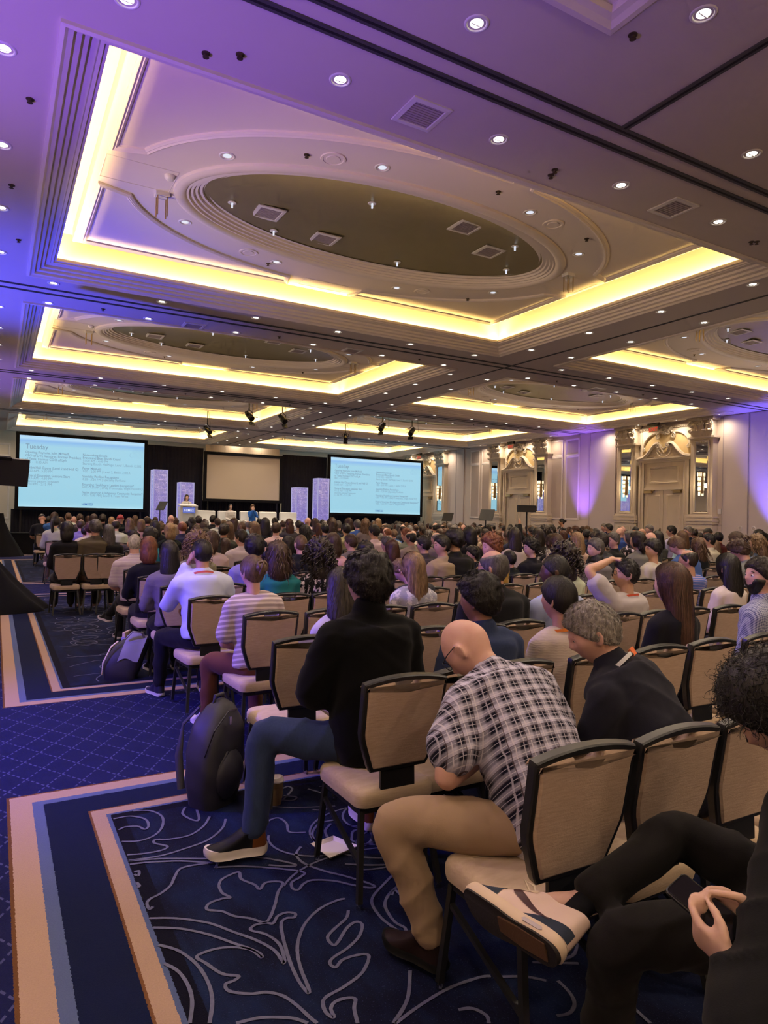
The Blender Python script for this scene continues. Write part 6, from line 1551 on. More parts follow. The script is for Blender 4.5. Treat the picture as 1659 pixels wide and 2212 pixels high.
Jf = skeleton(lean=0, arms=(dict(e=W(at_z(1640, 2360, 0.70)), w=wl, d=lx_ + sxp * 0.12, p=sxp + nz_ * 0.15, c=(0.42, 0.75, 0.8, 0.85), t=1.0), dict(e=wr_ + V3((0.23, -0.12, 0.0)), w=wr_, d=lx_ * 1.0 - sxp * 0.25, p=-sxp + nz_ * 0.15, c=(0.75, 0.8, 0.85, 0.9), t=1.0)),
              legs=(dict(k=kL, a=aL, toe=(-0.5, 0.8, 0)), dict(k=kR, a=aR, toe=(-0.7, 0.6, 0.1))),
              over=dict(P=(0, 0, 0.56), C=(0.02, -0.10, 0.80), S=Sf, up=upf, N=Sf + V3((-0.03, 0.0, 0.04)), shL=Sf + V3((-0.19, 0.02, -0.05)), shR=Sf + V3((0.19, 0.0, -0.02)), hipL=(-0.095, 0.02, 0.555), hipR=(0.095, 0.02, 0.555), H=hd, HM=HMf, skull=hd + V3((0.05, -0.05, -0.06))))
pf = person(Jf, 'person in a dark suit with curly black hair holding a phone', root, skin='light', shirt=('plain', (0.006, 0.006, 0.0065)), pants=(0.011, 0.0095, 0.009), hair=('fro', 'black'), hseed=3.3, strands=900, hlen=0.16, vox=0.0085, g=0.022, loose=0.010, wr=0.009, k=1.0, kf=1.05, shoes=False, hem=1)
# phone, held between both hands
MP = Matrix.Translation(c0) @ Matrix((sxp, lx_, nz_)).transposed().to_4x4()
ph = thing('smartphone', 'dark smartphone held in the hands of the suited person', 'phone', c0); ph.matrix_world = MP
def rbox(hx, hy, hz, r, ins=0.0):
    m_ = MB(); rr = []
    for z, i in ((-hz, 0.0015), (-hz + 0.0015, 0), (hz - 0.0015, 0), (hz, 0.0015)): rr.append([V3((p.x, p.y, z)) for p in rrect(hx - i, -hy + i, hy - i, r, z, 0)])
    return m_.ring_loft(rr)
part('case', rbox(0.037, 0.077, 0.0045, 0.012), MAT['black_plastic'], ph, 40)
MAT['glass_black'] = plain('black_glass', (0.006, 0.006, 0.007), 0.12, spec=0.5)
part('screen', rbox(0.034, 0.074, 0.0006, 0.010).mesh('screen'), MAT['glass_black'], ph).location = (0, 0, 0.0047)
# white sneaker on the crossed foot
heel = at_z(1205, 2075, 0.53); toe = at_z(992, 1940, 0.53)
ankle = at_z(1292, 1925, 0.605)
tdir = (toe - heel).normalized(); upd = (ankle - heel); upd = (upd - tdir * upd.dot(tdir)).normalized(); sdir = tdir.cross(upd)
LS = (toe - heel).length; MS = Matrix.Translation(heel) @ Matrix((tdir, sdir, upd)).transposed().to_4x4()
sk_ = LS / 0.285
sn = thing('sneaker', 'cream and navy sneaker with a dark swoosh on the crossed foot', 'shoe', heel); sn.matrix_world = MS @ Matrix.Scale(sk_, 4)
def so_(e, sc=1.0): return [(u * 1.045, w_ * sc) for u, w_ in sole_outline(e)]
def lay(zs, es, lift):
    m_ = MB(); rr = []
    for z, e in zip(zs, es): rr.append([V3((p.x, p.y, z + lift(p.x))) for p in catmull([V3((u, w_, 0)) for u, w_ in so_(e)], 4, True)])
    return m_.ring_loft(rr)
spring = lambda u: 0.012 * max(0, (u - 0.19) / 0.09) ** 2 + 0.004 * max(0, (0.04 - u) / 0.04) ** 2
MAT['sole_dark'] = plain('dark_rubber_outsole', (0.018, 0.014, 0.014), 0.7, bump=0.3, bscale=160); MAT['sole_gum'] = plain('gum_rubber', (0.10, 0.05, 0.025), 0.6, bump=0.3, bscale=160)
MAT['foam'] = plain('cream_foam_midsole', (0.60, 0.46, 0.32), 0.7); MAT['leather_cream'] = plain('cream_leather', (0.62, 0.46, 0.37), 0.55, bump=0.1, bscale=90); MAT['suede_navy'] = plain('navy_suede', (0.018, 0.026, 0.045), 0.85); MAT['swoosh'] = plain('dark_maroon_leather', (0.045, 0.012, 0.012), 0.5); MAT['lace'] = plain('cream_lace', (0.66, 0.55, 0.42), 0.8)
part('outsole', lay((0, 0.004, 0.008), (-0.004, 0.0, 0.0), spring), MAT['sole_dark'], sn, 50)
gm = MB(); gm.prism([(0.03, 0.022), (0.10, 0.026), (0.16, 0.020), (0.16, -0.018), (0.10, -0.024), (0.03, -0.022)], -0.0015, 0.003); part('gum_insert', gm, MAT['sole_gum'], sn)
mid = part('midsole', lay((0.007, 0.012, 0.024, 0.032), (0.0, 0.003, 0.002, -0.002), spring), MAT['foam'], sn, 50)
# upper: rings rising towards the collar
def upper_ring(t):
    z = 0.030 + 0.075 * t; ring = []
    for u, w_ in so_(-0.003 - 0.008 * t):
        umax = 0.282 - 0.165 * t ** 0.75; uu = u if u < 0.05 else 0.05 + (u - 0.05) * (umax - 0.05) / (0.282 - 0.05)
        hh = z - (0.030 * t * sstep(0.14, 0.03, uu) * 0.25); wv = w_ * (1 - 0.22 * t) * (1 if uu < umax - 0.03 else 0.96)
        ring.append(V3((uu, wv, hh + spring(u) * (1 - t))))
    return ring
up_rings = []; NT_ = 64; OUT = [V3((u * 1.045, w_, 0)) for u, w_ in sole_outline(0)]
DEN = catmull(OUT, 16, True)
def upper_pt(u, w_, t):
    umax = 0.284 - 0.150 * t ** 0.8; uu = u if u < 0.05 else 0.05 + (u - 0.05) * (umax - 0.05) / (0.284 - 0.05)
    puff = 1 + 0.05 * math.sin(PI * min(1, t * 1.4)); front = sstep(0.12, 0.28, uu)
    z = 0.030 + 0.078 * t - 0.018 * t * front + 0.010 * t * sstep(0.06, 0.0, uu); wv = w_ * 0.97 * (1 - 0.20 * t ** 1.3) * puff
    return V3((uu, wv, z + spring(u) * (1 - t)))
up_ = MB(); up_.ring_loft([[upper_pt(p.x, p.y, k / 14) for p in DEN[::2]] for k in range(15)]); part('upper', up_, MAT['leather_cream'], sn, 60)
def S_(uu, t, side, o=0.0):
    umax = 0.284 - 0.150 * t ** 0.8; uu = min(uu, umax - 1e-4); u = uu if uu < 0.05 else 0.05 + (uu - 0.05) * 0.234 / (umax - 0.05)
    H_ = sorted([p for p in DEN if p.y * side >= -1e-9], key=lambda p: p.x)
    for a_, b_ in zip(H_, H_[1:]):
        if a_.x <= u <= b_.x: w_ = a_.y + (b_.y - a_.y) * (u - a_.x) / max(1e-9, b_.x - a_.x); break
    else: w_ = 0.0
    P3 = upper_pt(u, w_, t); nn = V3((0.6 * (1 if uu > 0.22 else (-1 if uu < 0.02 else 0)), side, 0.25)).normalized(); return P3 + nn * o
surf = lambda u, t, side, o=0.001: S_(u, t, side, o)
def strip(fn, n, m, o):
    m_ = MB(); rows = [[S_(*fn(i / n, j / m)[:2], fn(i / n, j / m)[2], o) for j in range(m + 1)] for i in range(n + 1)]; m_.ring_loft(rows, cap=False, closed_u=False); return m_
for sd_ in (1, -1):
    def sw(f, g):
        u = 0.050 + 0.118 * f; c = 0.24 + 0.34 * f ** 1.7; th = 0.012 + 0.17 * f ** 1.25 * (1 - f ** 7) ** 0.5; hook = 0.018 * f ** 3
        return (u - hook * max(0, g * 2 - 1) * 0.0, c + th * (g * 2 - 1), sd_)
    part('swoosh', strip(sw, 26, 8, 0.0022), MAT['swoosh'], sn, 60)
    part('toe_guard', strip(lambda f, g: (0.185 + (0.2835 - 0.185) * g, 0.02 + f * (0.60 - 0.30 * g), sd_), 14, 26, 0.0014), MAT['suede_navy'], sn, 60)
    part('heel_guard', strip(lambda f, g: (0.001 + 0.112 * g, 0.02 + f * 0.34 * (1 - g ** 2.2), sd_), 10, 22, 0.0016), MAT['suede_navy'], sn, 60)
    part('eyestay', strip(lambda f, g: (0.118 + 0.072 * g, 0.80 - 0.30 * g + f * 0.16, sd_), 6, 16, 0.0014), MAT['foam'], sn, 60)
for sd_ in (1, -1):
    wn = MB(); wn.prism([(0.045, 0.016), (0.05, 0.022), (0.095, 0.022), (0.10, 0.016), (0.095, 0.012), (0.05, 0.012)], 0, 0.002, Matrix(((1, 0, 0, 0), (0, 0, sd_, sd_ * 0.0355), (0, 1, 0, 0), (0, 0, 0, 1)))); part('air_window', wn, MAT['vent'], mid)
for q in range(5):
    u = 0.130 + 0.013 * q; t_ = 0.97 - 0.09 * q; a = surf(u, t_, 1, 0.001); b = surf(u, t_, -1, 0.001); l_ = MB(); l_.tube([a, (a + b) / 2 + V3((0.002, 0, 0.008)), b], 0.0035, 6); part('lace', l_, MAT['lace'], sn, 60)
lb = MB()
for s_ in (-1, 1): lb.tube([V3((0.135, 0, 0.105)), V3((0.150, s_ * 0.018, 0.120)), V3((0.170, s_ * 0.03, 0.112)), V3((0.150, s_ * 0.012, 0.104))], 0.003, 6)
part('lace_bow', lb, MAT['lace'], sn, 60)
tg = MB(); tg.ring_loft([[V3((x + 0.115, y, z)) for y, z in ((-0.022, 0.0), (0.022, 0.0), (0.022, 0.006), (-0.022, 0.006))] for x, z0 in ((0.0, 0),)] + [[V3((0.100, y, 0.118 + z)) for y, z in ((-0.022, 0.0), (0.022, 0.0), (0.022, 0.006), (-0.022, 0.006))]]) if False else None
# sock between the shoe and the trouser cuff
skm = MB(); a0 = V3(heel) + tdir * 0.062 + upd * 0.075; a1 = ankle + (ankle - a0) * 0.1
limb(skm, [a0, a0.lerp(a1, 0.5), a1], [0.026, 0.031, 0.043], 16, 5)
sk = link('sock', skm.mesh('sock', 180), MAT['black_cloth'], pf); sk.matrix_parent_inverse = Matrix.Translation(-root)
# shoe on the standing foot
u_, s2 = shoe_mb(Jf, 'L', 1.05); s1 = colored('shoe', u_.mesh('shoe', 60), 'shoe', pf, C3(0.5, 0.42, 0.36)); colored('sole', s2.mesh('sole', 50), 'shoe', s1, C3(0.5, 0.42, 0.36))
ROWX[-1][2.0] = 'the suited person with a phone'
for r, x, l in ((0, 1.578, 'the bald person in plaid'), (0, 2.005, 'the grey haired person in navy'), (0, 2.435, None), (1, 1.56, 'the person in black fleece'), (2, 1.55, None)): ROWX[r][x] = l

# ---- people in the next rows, each with a pose of their own
TOPC = {}
def top_of(J, kf=1.0, t=0.02):
    hv = J['HM'].to_3x3(); return max((J['H'] + hv @ (v * kf)).z for v in HEADV) + t
def hero(px, py, r, label, lab_short, pose, rz=0.0, smin=0.86, smax=1.14, seat=True, dy=0.0, **kw):
    J = skeleton(**pose); kf = kw.get('kf', 1.0); tp = top_of(J, kf, THICK.get(kw.get('hair', ('short',))[0], 0.0)); Mz = Matrix.Rotation(rz, 3, 'Z')
    # head forward of the hips by the pose
    hy = (Mz @ J['H']).y; Y = row_y(r) + 0.262 + hy + dy; p = at_y(px, py, Y); s = max(smin, min(smax, p.z / tp)); h = (Mz @ V3((J['H'].x, J['H'].y, 0))) * s
    rt = V3((p.x - h.x, row_y(r) + 0.262 + dy, 0))
    if seat and r < 29: ROWX[r][rt.x] = lab_short
    return person(J, label, rt, rz, s, **kw)
hero(1036, 1234, 1, 'person in a denim shirt with glossy black hair before the plaid shirt', 'the person in denim', dict(lean=2, hyaw=28, hpitch=-2, sw=0.20), skin='brown', shirt=('denim', (0.022, 0.032, 0.075)), hair=('bulky', 'black'), hseed=5.2, strands=2000, vox=0.0115, collar=0.05, kf=1.08, g=0.02, hwid=0.0026)
hero(1206, 1244, 1, 'person in a white knit top with a low black bun and orange lanyard', 'the person in white knit', dict(lean=0, hyaw=14, sw=0.165), fem=True, k=0.98, skin='tan', shirt=('knit', (0.50, 0.42, 0.37)), hair=('lowbun', 'black'), hseed=6.1, strands=2200, vox=0.0115, kf=1.06, lanyard=(0.75, 0.22, 0.04), hwid=0.0024, bunpos=(0.02, -0.105, -0.10))
hero(1452, 1214, 1, 'person with very long straight brown hair in a black top', 'the person with very long brown hair', dict(lean=-2, hyaw=18, sw=0.165), fem=True, k=0.96, skin='light', shirt=('plain', (0.010, 0.010, 0.014)), hair=('long', (0.085, 0.042, 0.026)), hlen=0.48, hseed=7.7, strands=2600, vox=0.0128, kf=1.06, hwid=0.0026)
hero(1643, 1203, 1, 'bearded person in a blue gingham shirt turned in profile', 'the bearded person in gingham', dict(lean=2, hyaw=52, twist=18, hpitch=4, sw=0.20), skin='pink', shirt=('gingham', (0.10, 0.11, 0.22)), hair=('short', 'dark'), beard='black', hseed=8.4, strands=1800, vox=0.0095, collar=0.04, kf=1.05, g=0.02, eyes=True)
hero(735, 1224, 2, 'person with long dark hair in a pale lilac jacket leaning to the aisle', 'the person in a lilac jacket', dict(lean=10, side=-10, hyaw=-18, hpitch=-12, sw=0.18), fem=True, skin='light', shirt=('plain', (0.50, 0.46, 0.55)), hair=('long', 'dark'), hlen=0.34, hseed=9.1, strands=1600, vox=0.0124, kf=1.05)
hero(1066, 1186, 2, 'broad balding person with grey sides and glasses in a black top', 'the balding person in black', dict(lean=0, hyaw=30, sw=0.22), k=1.12, skin='tan', shirt=('plain', (0.012, 0.012, 0.014)), hair=('thin', 'salt'), hseed=1.9, strands=1600, vox=0.0128, collar=0.04, glasses=True, kf=1.10, g=0.02)
hero(1200, 1198, 2, 'dark skinned person with short black hair in a pale blue shirt', 'the person in pale blue', dict(lean=0, hyaw=45, sw=0.20), skin='dark', shirt=('plain', (0.30, 0.34, 0.52)), hair=('buzz', 'black'), hseed=2.9, strands=1200, vox=0.0128, collar=0.035, kf=1.12, g=0.02)
J_arm = dict(lean=0, hyaw=48, twist=8, sw=0.195, hpitch=4)
Jt = skeleton(**J_arm); hh = Jt['H']
J_arm['arms'] = (dict(e=hh + V3((-0.34, 0.10, 0.03)), w=hh + V3((-0.085, 0.075, 0.128)), d=(0.9, -0.35, 0.02), p=(0.1, 0.05, -1), c=0.35, t=0.3), 'lap')
hero(1352, 1206, 2, 'person in a grey t-shirt resting a hand on their head', 'the person with a hand on their head', J_arm, skin='asian', shirt=('plain', (0.40, 0.36, 0.36)), sleeve=0.62, hair=('short', 'black'), hseed=3.7, strands=1500, vox=0.0115, kf=1.04, glasses=True, lanyard=(0.6, 0.1, 0.05), g=0.022, loose=0.01)
hero(1487, 1186, 3, 'person with thinning dark hair in a blue striped shirt', 'the person in blue stripes', dict(lean=0, hyaw=25, sw=0.20), skin='tan', shirt=('finestripe', (0.05, 0.10, 0.36)), hair=('thin', 'dark'), hseed=4.4, strands=1000, vox=0.0136)
hero(1572, 1195, 2, 'person with long straight black hair in a white top', 'the person with long black hair', dict(lean=0, hyaw=-6, sw=0.17), fem=True, skin='asian', shirt=('plain', (0.55, 0.48, 0.45)), hair=('long', 'black'), hlen=0.32, hseed=5.5, strands=1600, vox=0.0136, kf=1.06)
hero(893, 1192, 3, 'person with long streaked blonde hair in a pale floral top', 'the person with streaked blonde hair', dict(lean=-2, hyaw=10, sw=0.17), fem=True, skin='light', shirt=('floral', (0.30, 0.30, 0.36)), hair=('long', (0.24, 0.155, 0.085)), hlen=0.33, hseed=6.6, strands=2000, vox=0.0124, kf=1.05)
hero(868, 1206, 3, 'blond person bowing sideways beside the streaked blonde hair', 'the bowing blond person', dict(lean=24, side=-8, hyaw=30, hpitch=-40, sw=0.18), skin='pink', shirt=('plain', (0.03, 0.03, 0.04)), hair=('short', 'dblonde'), hseed=6.9, strands=700, vox=0.014, dy=0.5, seat=False)
hero(793, 1180, 4, 'bald person with a reddened crown in a dark blue checked shirt', 'the bald person in dark blue', dict(lean=4, side=-6, hyaw=10, arms=('cheek', 'lap'), sw=0.20), skin='pink', shirt=('window', (0.05, 0.055, 0.10)), hair=('fringe', 'dark'), hseed=7.2, strands=500, vox=0.0124, kf=1.08, glasses=True)
hero(690, 1164, 4, 'person with long dark curly hair in a black and pink blouse', 'the person with long dark curls', dict(lean=-2, sw=0.17), fem=True, skin='brown', shirt=('flame', (0.012, 0.012, 0.014)), hair=('curly', 'dark'), hlen=0.30, hseed=8.8, strands=500, vox=0.0136)
hero(545, 1199, 3, 'person with a messy blond bun in a cream striped tee and brown trousers', 'the person with a messy bun', dict(lean=4, side=-3, hyaw=18, sw=0.175, legs=('wide', 'back')), fem=True, k=1.06, skin='pink', shirt=('stripe', (0.34, 0.27, 0.27)), sleeve=0.75, pants=(0.12, 0.045, 0.03), shoe=(0.5, 0.45, 0.5), sole=(0.6, 0.55, 0.6), hair=('bun', (0.13, 0.08, 0.05)), hseed=9.7, strands=1900, vox=0.0128, kf=1.05, loose=0.006, g=0.018)
hero(437, 1164, 4, 'person in a pale blue shirt with short black hair, hand at the cheek', 'the person in the pale blue shirt', dict(lean=8, hyaw=8, arms=('cheek', 'fold'), sw=0.20, legs=('wide', 'sit')), skin='tan', shirt=('plain', (0.52, 0.55, 0.70)), pants=(0.010, 0.010, 0.016), shoe=(0.03, 0.03, 0.05), hair=('buzz', 'black'), hseed=1.4, strands=1600, vox=0.0128, collar=0.035, glasses=True, g=0.02, lanyard=(0.6, 0.12, 0.1), wr=0.008)
hero(366, 1167, 5, 'person with waist long black hair in a grey knit top', 'the person in grey knit', dict(lean=6, side=-5, sw=0.175, arms=('fold', 'fold')), fem=True, k=1.08, skin='tan', shirt=('knit', (0.15, 0.13, 0.15)), pants=(0.008, 0.008, 0.010), hair=('long', 'black'), hlen=0.5, hseed=2.6, strands=1600, vox=0.0124, kf=1.05)
hero(322, 1158, 6, 'person with copper bob hair in a black jacket', 'the person with copper hair', dict(lean=2, side=-4, hyaw=-10, sw=0.175, arms=('fold', 'lap')), fem=True, skin='light', shirt=('plain', (0.010, 0.010, 0.012)), hair=('bob', 'red'), hseed=3.9, strands=1200, vox=0.0136)
hero(291, 1154, 7, 'white haired person in a white striped polo with a leg crossed', 'the white haired person in a polo', dict(lean=2, side=-3, hyaw=-4, sw=0.20, arms=('lap', 'lap'), legs=('sit', 'cross')), k=1.08, skin='pink', shirt=('finestripe', (0.58, 0.50, 0.52)), sleeve=0.8, pants=(0.012, 0.012, 0.016), shoe=(0.03, 0.03, 0.04), sole=(0.55, 0.5, 0.5), hair=('buzz', 'white'), hseed=4.9, strands=1200, vox=0.0136, collar=0.03)
# ---- crowd: a few shared poses, each person with their own hair, clothes and place
PAL = dict(black=(0.012, 0.012, 0.014), navy=(0.018, 0.022, 0.05), white=(0.55, 0.50, 0.47), cream=(0.46, 0.38, 0.30), grey=(0.16, 0.15, 0.15), charcoal=(0.045, 0.045, 0.05), tan=(0.30, 0.23, 0.16), blue=(0.04, 0.09, 0.30), skyblue=(0.34, 0.40, 0.55), pink=(0.52, 0.38, 0.42), olive=(0.085, 0.075, 0.05), teal=(0.02, 0.14, 0.20), red=(0.25, 0.03, 0.03), orange=(0.60, 0.14, 0.05), mustard=(0.42, 0.25, 0.05), maroon=(0.12, 0.02, 0.025), denim=(0.10, 0.14, 0.24), violet=(0.20, 0.18, 0.40), patterned=(0.02, 0.02, 0.022))
NAMEH = dict(short='short %s hair', buzz='cropped %s hair', bulky='thick %s hair', fringe='a bald crown and %s sides', thin='thinning %s hair', long='long straight %s hair', wavy='long wavy %s hair', bob='bobbed %s hair', curly='curly %s hair', pony='a %s ponytail', bun='a %s bun', bald='a bald head', scarf='a %s headscarf', cap='a %s cap', tousled='tousled %s hair')
NAMEC = dict(black='black', dark='dark brown', brown='brown', lbrown='light brown', blonde='blonde', dblonde='dark blonde', red='copper', grey='grey', white='white', salt='salt-and-pepper', redcap='red', auburn='auburn')
VAR = {}
def variant(key, fem, pose):
    J = skeleton(**pose); k = 0.97 if fem else 1.03; vx = 0.015
    VAR[key] = dict(J=J, fem=fem, body=remesh(body_mb(J, k, fem), vx, 2, 'body'), shirt=remesh(shirt_mb(J, k, fem, 1.0, 0.02, collar=0.03), vx, 3, 'shirt', wrinkle(0.006, 2.0)), pants=remesh(pants_mb(J, k, fem), 0.018, 3, 'trousers'),
                    tee=remesh(shirt_mb(J, k, fem, 0.6, 0.02), vx, 3, 'shirt', wrinkle(0.006, 5.0)))
    for q in ('body', 'shirt', 'pants', 'tee'): VAR[key][q].materials.append(None)
variant('m0', False, dict(lean=-4)); variant('mL', False, dict(lean=0, hyaw=28, twist=6)); variant('mP', False, dict(lean=-2, hyaw=62, twist=14, arms=('lap', 'fold'))); variant('mR', False, dict(lean=2, hyaw=-30, arms=('fold', 'fold'))); variant('mD', False, dict(lean=16, hyaw=12, hpitch=-30, arms=('phone', 'phone'), hunch=0.04))
variant('f0', True, dict(lean=-3, sw=0.165)); variant('fL', True, dict(lean=0, hyaw=32, sw=0.165)); variant('fR', True, dict(lean=2, hyaw=-28, sw=0.165, arms=('fold', 'lap'))); variant('mU', False, dict(lean=0, hyaw=15, arms=('up', 'lap'))); variant('fP', True, dict(lean=0, hyaw=65, twist=10, sw=0.165))
HM_ = {}
def crowd_hair(style, sd, ln=0.28):
    key = (style, sd, ln)
    if key not in HM_: HM_[key] = hair_mesh(style, 1.0 + sd * 1.37, 520, ln, 0.0042); HM_[key].materials.append(MAT['hair'])
    return HM_[key]
def setmat(o, m): o.material_slots[0].link = 'OBJECT'; o.material_slots[0].material = m
npeople = 0
e_ = MB(); e_.ellipsoid((0, 0, 0), (0.011, 0.006, 0.0045), None, 10, 6); eye_me = e_.mesh('eye', 60); eye_me.materials.append(MAT['black_plastic'])
brow_me = {}
for sg in (-1, 1):
    e_ = MB(); e_.tube([V3((sg * (0.014 + 0.034 * q), 0.098 - 0.011 * q, 0.024 + 0.006 * math.sin(PI * q))) for q in (0, 0.33, 0.66, 1)], 0.0026, 5); brow_me[sg] = e_.mesh('eyebrow', 60); brow_me[sg].materials.append(MAT['hair'])
def crowd(r, x, px, py, v, style, hcol, scol, skin, lab=None, tee=False, chair_=True, sd=None):
    global npeople
    D = VAR[v]; J = D['J']; tp = top_of(J, 1.0, THICK.get(style, 0.0)); Y = row_y(r) + 0.262
    if px is not None:
        p = at_y(px, py, Y + J['H'].y); s = max(0.88, min(1.12, p.z / tp)); x = p.x - J['H'].x * s
    else: s = rj.uniform(0.94, 1.05)
    pat = {'patterned': rj.choice(('floral', 'flame'))}.get(scol, 'plain')
    hn = NAMEH[style]; hn = hn % NAMEC[hcol] if '%s' in hn else hn
    t = thing('person', lab or 'person with %s in %s top, %s row from back' % (hn, scol, ordn(r)), 'person', (x, Y, 0), rj.uniform(-0.06, 0.06), 'seated audience'); t.scale = (s,) * 3
    o = link('body', D['body'], None, t); setmat(o, MAT['skin']); o.color = SKIN[skin]
    o = link('shirt', D['tee' if tee else 'shirt'], None, t); setmat(o, MAT['cloth_' + pat]); o.color = C3(*[c * rj.uniform(0.85, 1.15) for c in PAL[scol]])
    o = link('trousers', D['pants'], None, t); setmat(o, MAT['cloth_plain']); o.color = C3(*rj.choice(((0.012, 0.012, 0.016), (0.02, 0.03, 0.07), (0.03, 0.03, 0.03), (0.20, 0.15, 0.10))))
    if style != 'bald':
        o = link('hair', crowd_hair(style, (sd if sd is not None else rj.randint(0, 2)), rj.choice((0.24, 0.32)) if style in ('long', 'wavy') else 0.28), None, t); o.matrix_local = J['HM']; o.color = HAIR[hcol]
    if v in ('mP', 'fP', 'mL', 'fL'):
        for sg in ((-1, 1) if v[1] == 'P' else (-1,)):
            o = link('eye', eye_me, None, t); o.matrix_local = J['HM'] @ Matrix.Translation((sg * 0.030, 0.0865, 0.004))
            o = link('eyebrow', brow_me[sg], None, t); o.matrix_local = J['HM']; o.color = HAIR[hcol] if hcol not in ('redcap', 'white') else HAIR['dark']
    ROWX[r][x] = True; npeople += 1
    if chair_ and r >= 8: chair(x, row_y(r), rj.uniform(-0.05, 0.05), 'banquet chair under the %s-topped person with %s, %s row' % (scol, hn, ordn(r)), full=False)
    return t
L = """118 1105 15 mR short brown blue light
120 1114 20 fR pony black cream light
148 1106 14 m0 buzz lbrown white pink
160 1115 14 m0 bald dark cream pink
173 1110 15 m0 short brown charcoal light
175 1121 20 m0 thin brown violet pink
145 1126 27 f0 bob black black dark
186 1134 22 mR short black black tan
203 1110 16 f0 bob brown charcoal light
222 1110 16 m0 short dark black tan
241 1116 15 f0 long blonde black light
250 1122 20 m0 thin dark white pink
260 1111 16 m0 cap redcap black tan
235 1132 27 f0 long salt black light
280 1118 18 f0 long dblonde black light
292 1113 13 f0 long lbrown grey light
305 1121 18 f0 bob dblonde cream light
318 1114 17 m0 thin dark charcoal tan
326 1138 30 m0 bulky black teal brown
336 1124 20 f0 long black black brown
287 1143 26 mL short dark charcoal pink
367 1130 24 f0 bob blonde black light
370 1111 14 m0 bald dark tan pink
394 1125 23 m0 thin red navy pink
415 1116 17 f0 scarf black black tan
429 1114 15 m0 short dark tan light
460 1107 14 mR short black black tan
424 1133 20 f0 bob brown tan light
425 1147 40 f0 curly dblonde tan light
484 1130 24 mR short dark charcoal tan
494 1126 22 f0 long lbrown cream light
506 1118 17 f0 long brown cream light
470 1119 15 m0 short brown white light
521 1143 28 mL short dark white pink
550 1126 25 f0 long dblonde navy light
550 1153 42 m0 bulky black violet asian
458 1146 40 fR bob brown pink light
573 1118 20 f0 long black black brown
597 1128 23 mR short brown pink pink
594 1118 14 m0 short black charcoal asian
611 1124 15 m0 buzz brown tan tan
625 1120 17 f0 long auburn charcoal light
617 1140 18 f0 bob dark pink brown
622 1157 28 f0 bob black navy asian
659 1133 24 f0 wavy black black brown
645 1124 16 m0 short black cream asian
665 1116 14 mL bald dark white pink
681 1119 16 f0 long brown charcoal light
688 1130 17 f0 long auburn orange light
702 1131 19 m0 short black navy asian
717 1117 20 f0 wavy brown navy light
731 1124 17 m0 buzz salt black pink
748 1130 21 m0 short black tan asian
753 1118 17 fL bob brown cream light
772 1122 17 m0 short salt blue pink
790 1118 18 fR wavy lbrown grey light
808 1133 24 mL short black white asian
817 1118 13 f0 bob blonde cream light
836 1139 21 mD fringe red cream pink
720 1150 34 f0 bob brown pink light
758 1153 33 mL short brown grey pink
822 1152 24 mL short grey white pink
836 1158 28 mL short salt charcoal pink
790 1168 36 m0 bulky black navy asian
847 1164 36 f0 long auburn patterned tan
878 1140 24 mL short red grey pink
887 1147 27 mL thin black tan tan
915 1156 31 mL short black charcoal asian
880 1176 34 f0 bob dark black light
943 1149 24 mL thin grey grey pink
982 1141 34 mL bulky black black asian
997 1157 22 mL short dark charcoal tan
1015 1136 26 f0 bob black black light
1062 1152 42 mP tousled red mustard pink
1020 1183 42 mP bulky black black asian
1101 1190 40 m0 short black black tan
1100 1146 22 mD short brown navy tan
1112 1139 28 fR long dark cream light
1163 1140 22 f0 long dark patterned light
1178 1133 20 f0 wavy dark orange light
1192 1153 30 f0 long brown black light
1196 1184 40 fL wavy white charcoal light
1201 1152 32 f0 long brown cream light
1218 1172 42 fL curly dark white tan
1247 1149 29 f0 long blonde cream light
1267 1143 18 m0 short black navy dark
1285 1148 24 mL short dark charcoal tan
1298 1149 30 mL short dark charcoal tan
1326 1150 28 mP short salt black pink
1340 1140 18 mL bald dark blue pink
1306 1129 13 mP short grey navy pink
1316 1131 14 mL short black navy tan
1345 1137 14 m0 bald dark grey pink
1373 1137 15 m0 cap black black tan
1387 1142 17 mL bald dark cream tan
1403 1133 15 mP short grey navy pink
1360 1145 27 fL long salt patterned light
1378 1147 31 fL bob dark grey light
1406 1150 28 mP bald dark charcoal pink
1421 1146 24 f0 long black charcoal tan
1451 1135 18 mL short black skyblue tan
1287 1194 44 f0 bob black black light
1487 1136 17 mP short grey navy pink
1500 1141 16 m0 buzz dark navy brown
1475 1146 22 f0 long lbrown skyblue light
1467 1158 34 mD short lbrown blue pink
1508 1161 44 f0 wavy lbrown black light
1530 1140 18 mL cap black black tan
1532 1152 28 mL short black cream asian
1545 1167 32 f0 long dblonde white light
1553 1149 24 mR short black maroon tan
1591 1148 32 f0 bun brown denim light
1601 1165 36 mD tousled brown grey tan
1640 1143 24 fP pony black charcoal brown
1636 1153 34 fL wavy dblonde denim light
1652 1172 38 mP buzz black grey brown
487 1172 46 f0 long brown pink light
600 1168 46 f0 wavy brown teal light
650 1155 36 m0 buzz lbrown black pink"""
occ = np.full(1700, 5000.0)
def cover(px, py, w):
    a, b = max(0, int(px - w / 2)), min(1699, int(px + w / 2)); occ[a:b] = np.minimum(occ[a:b], py + 2)
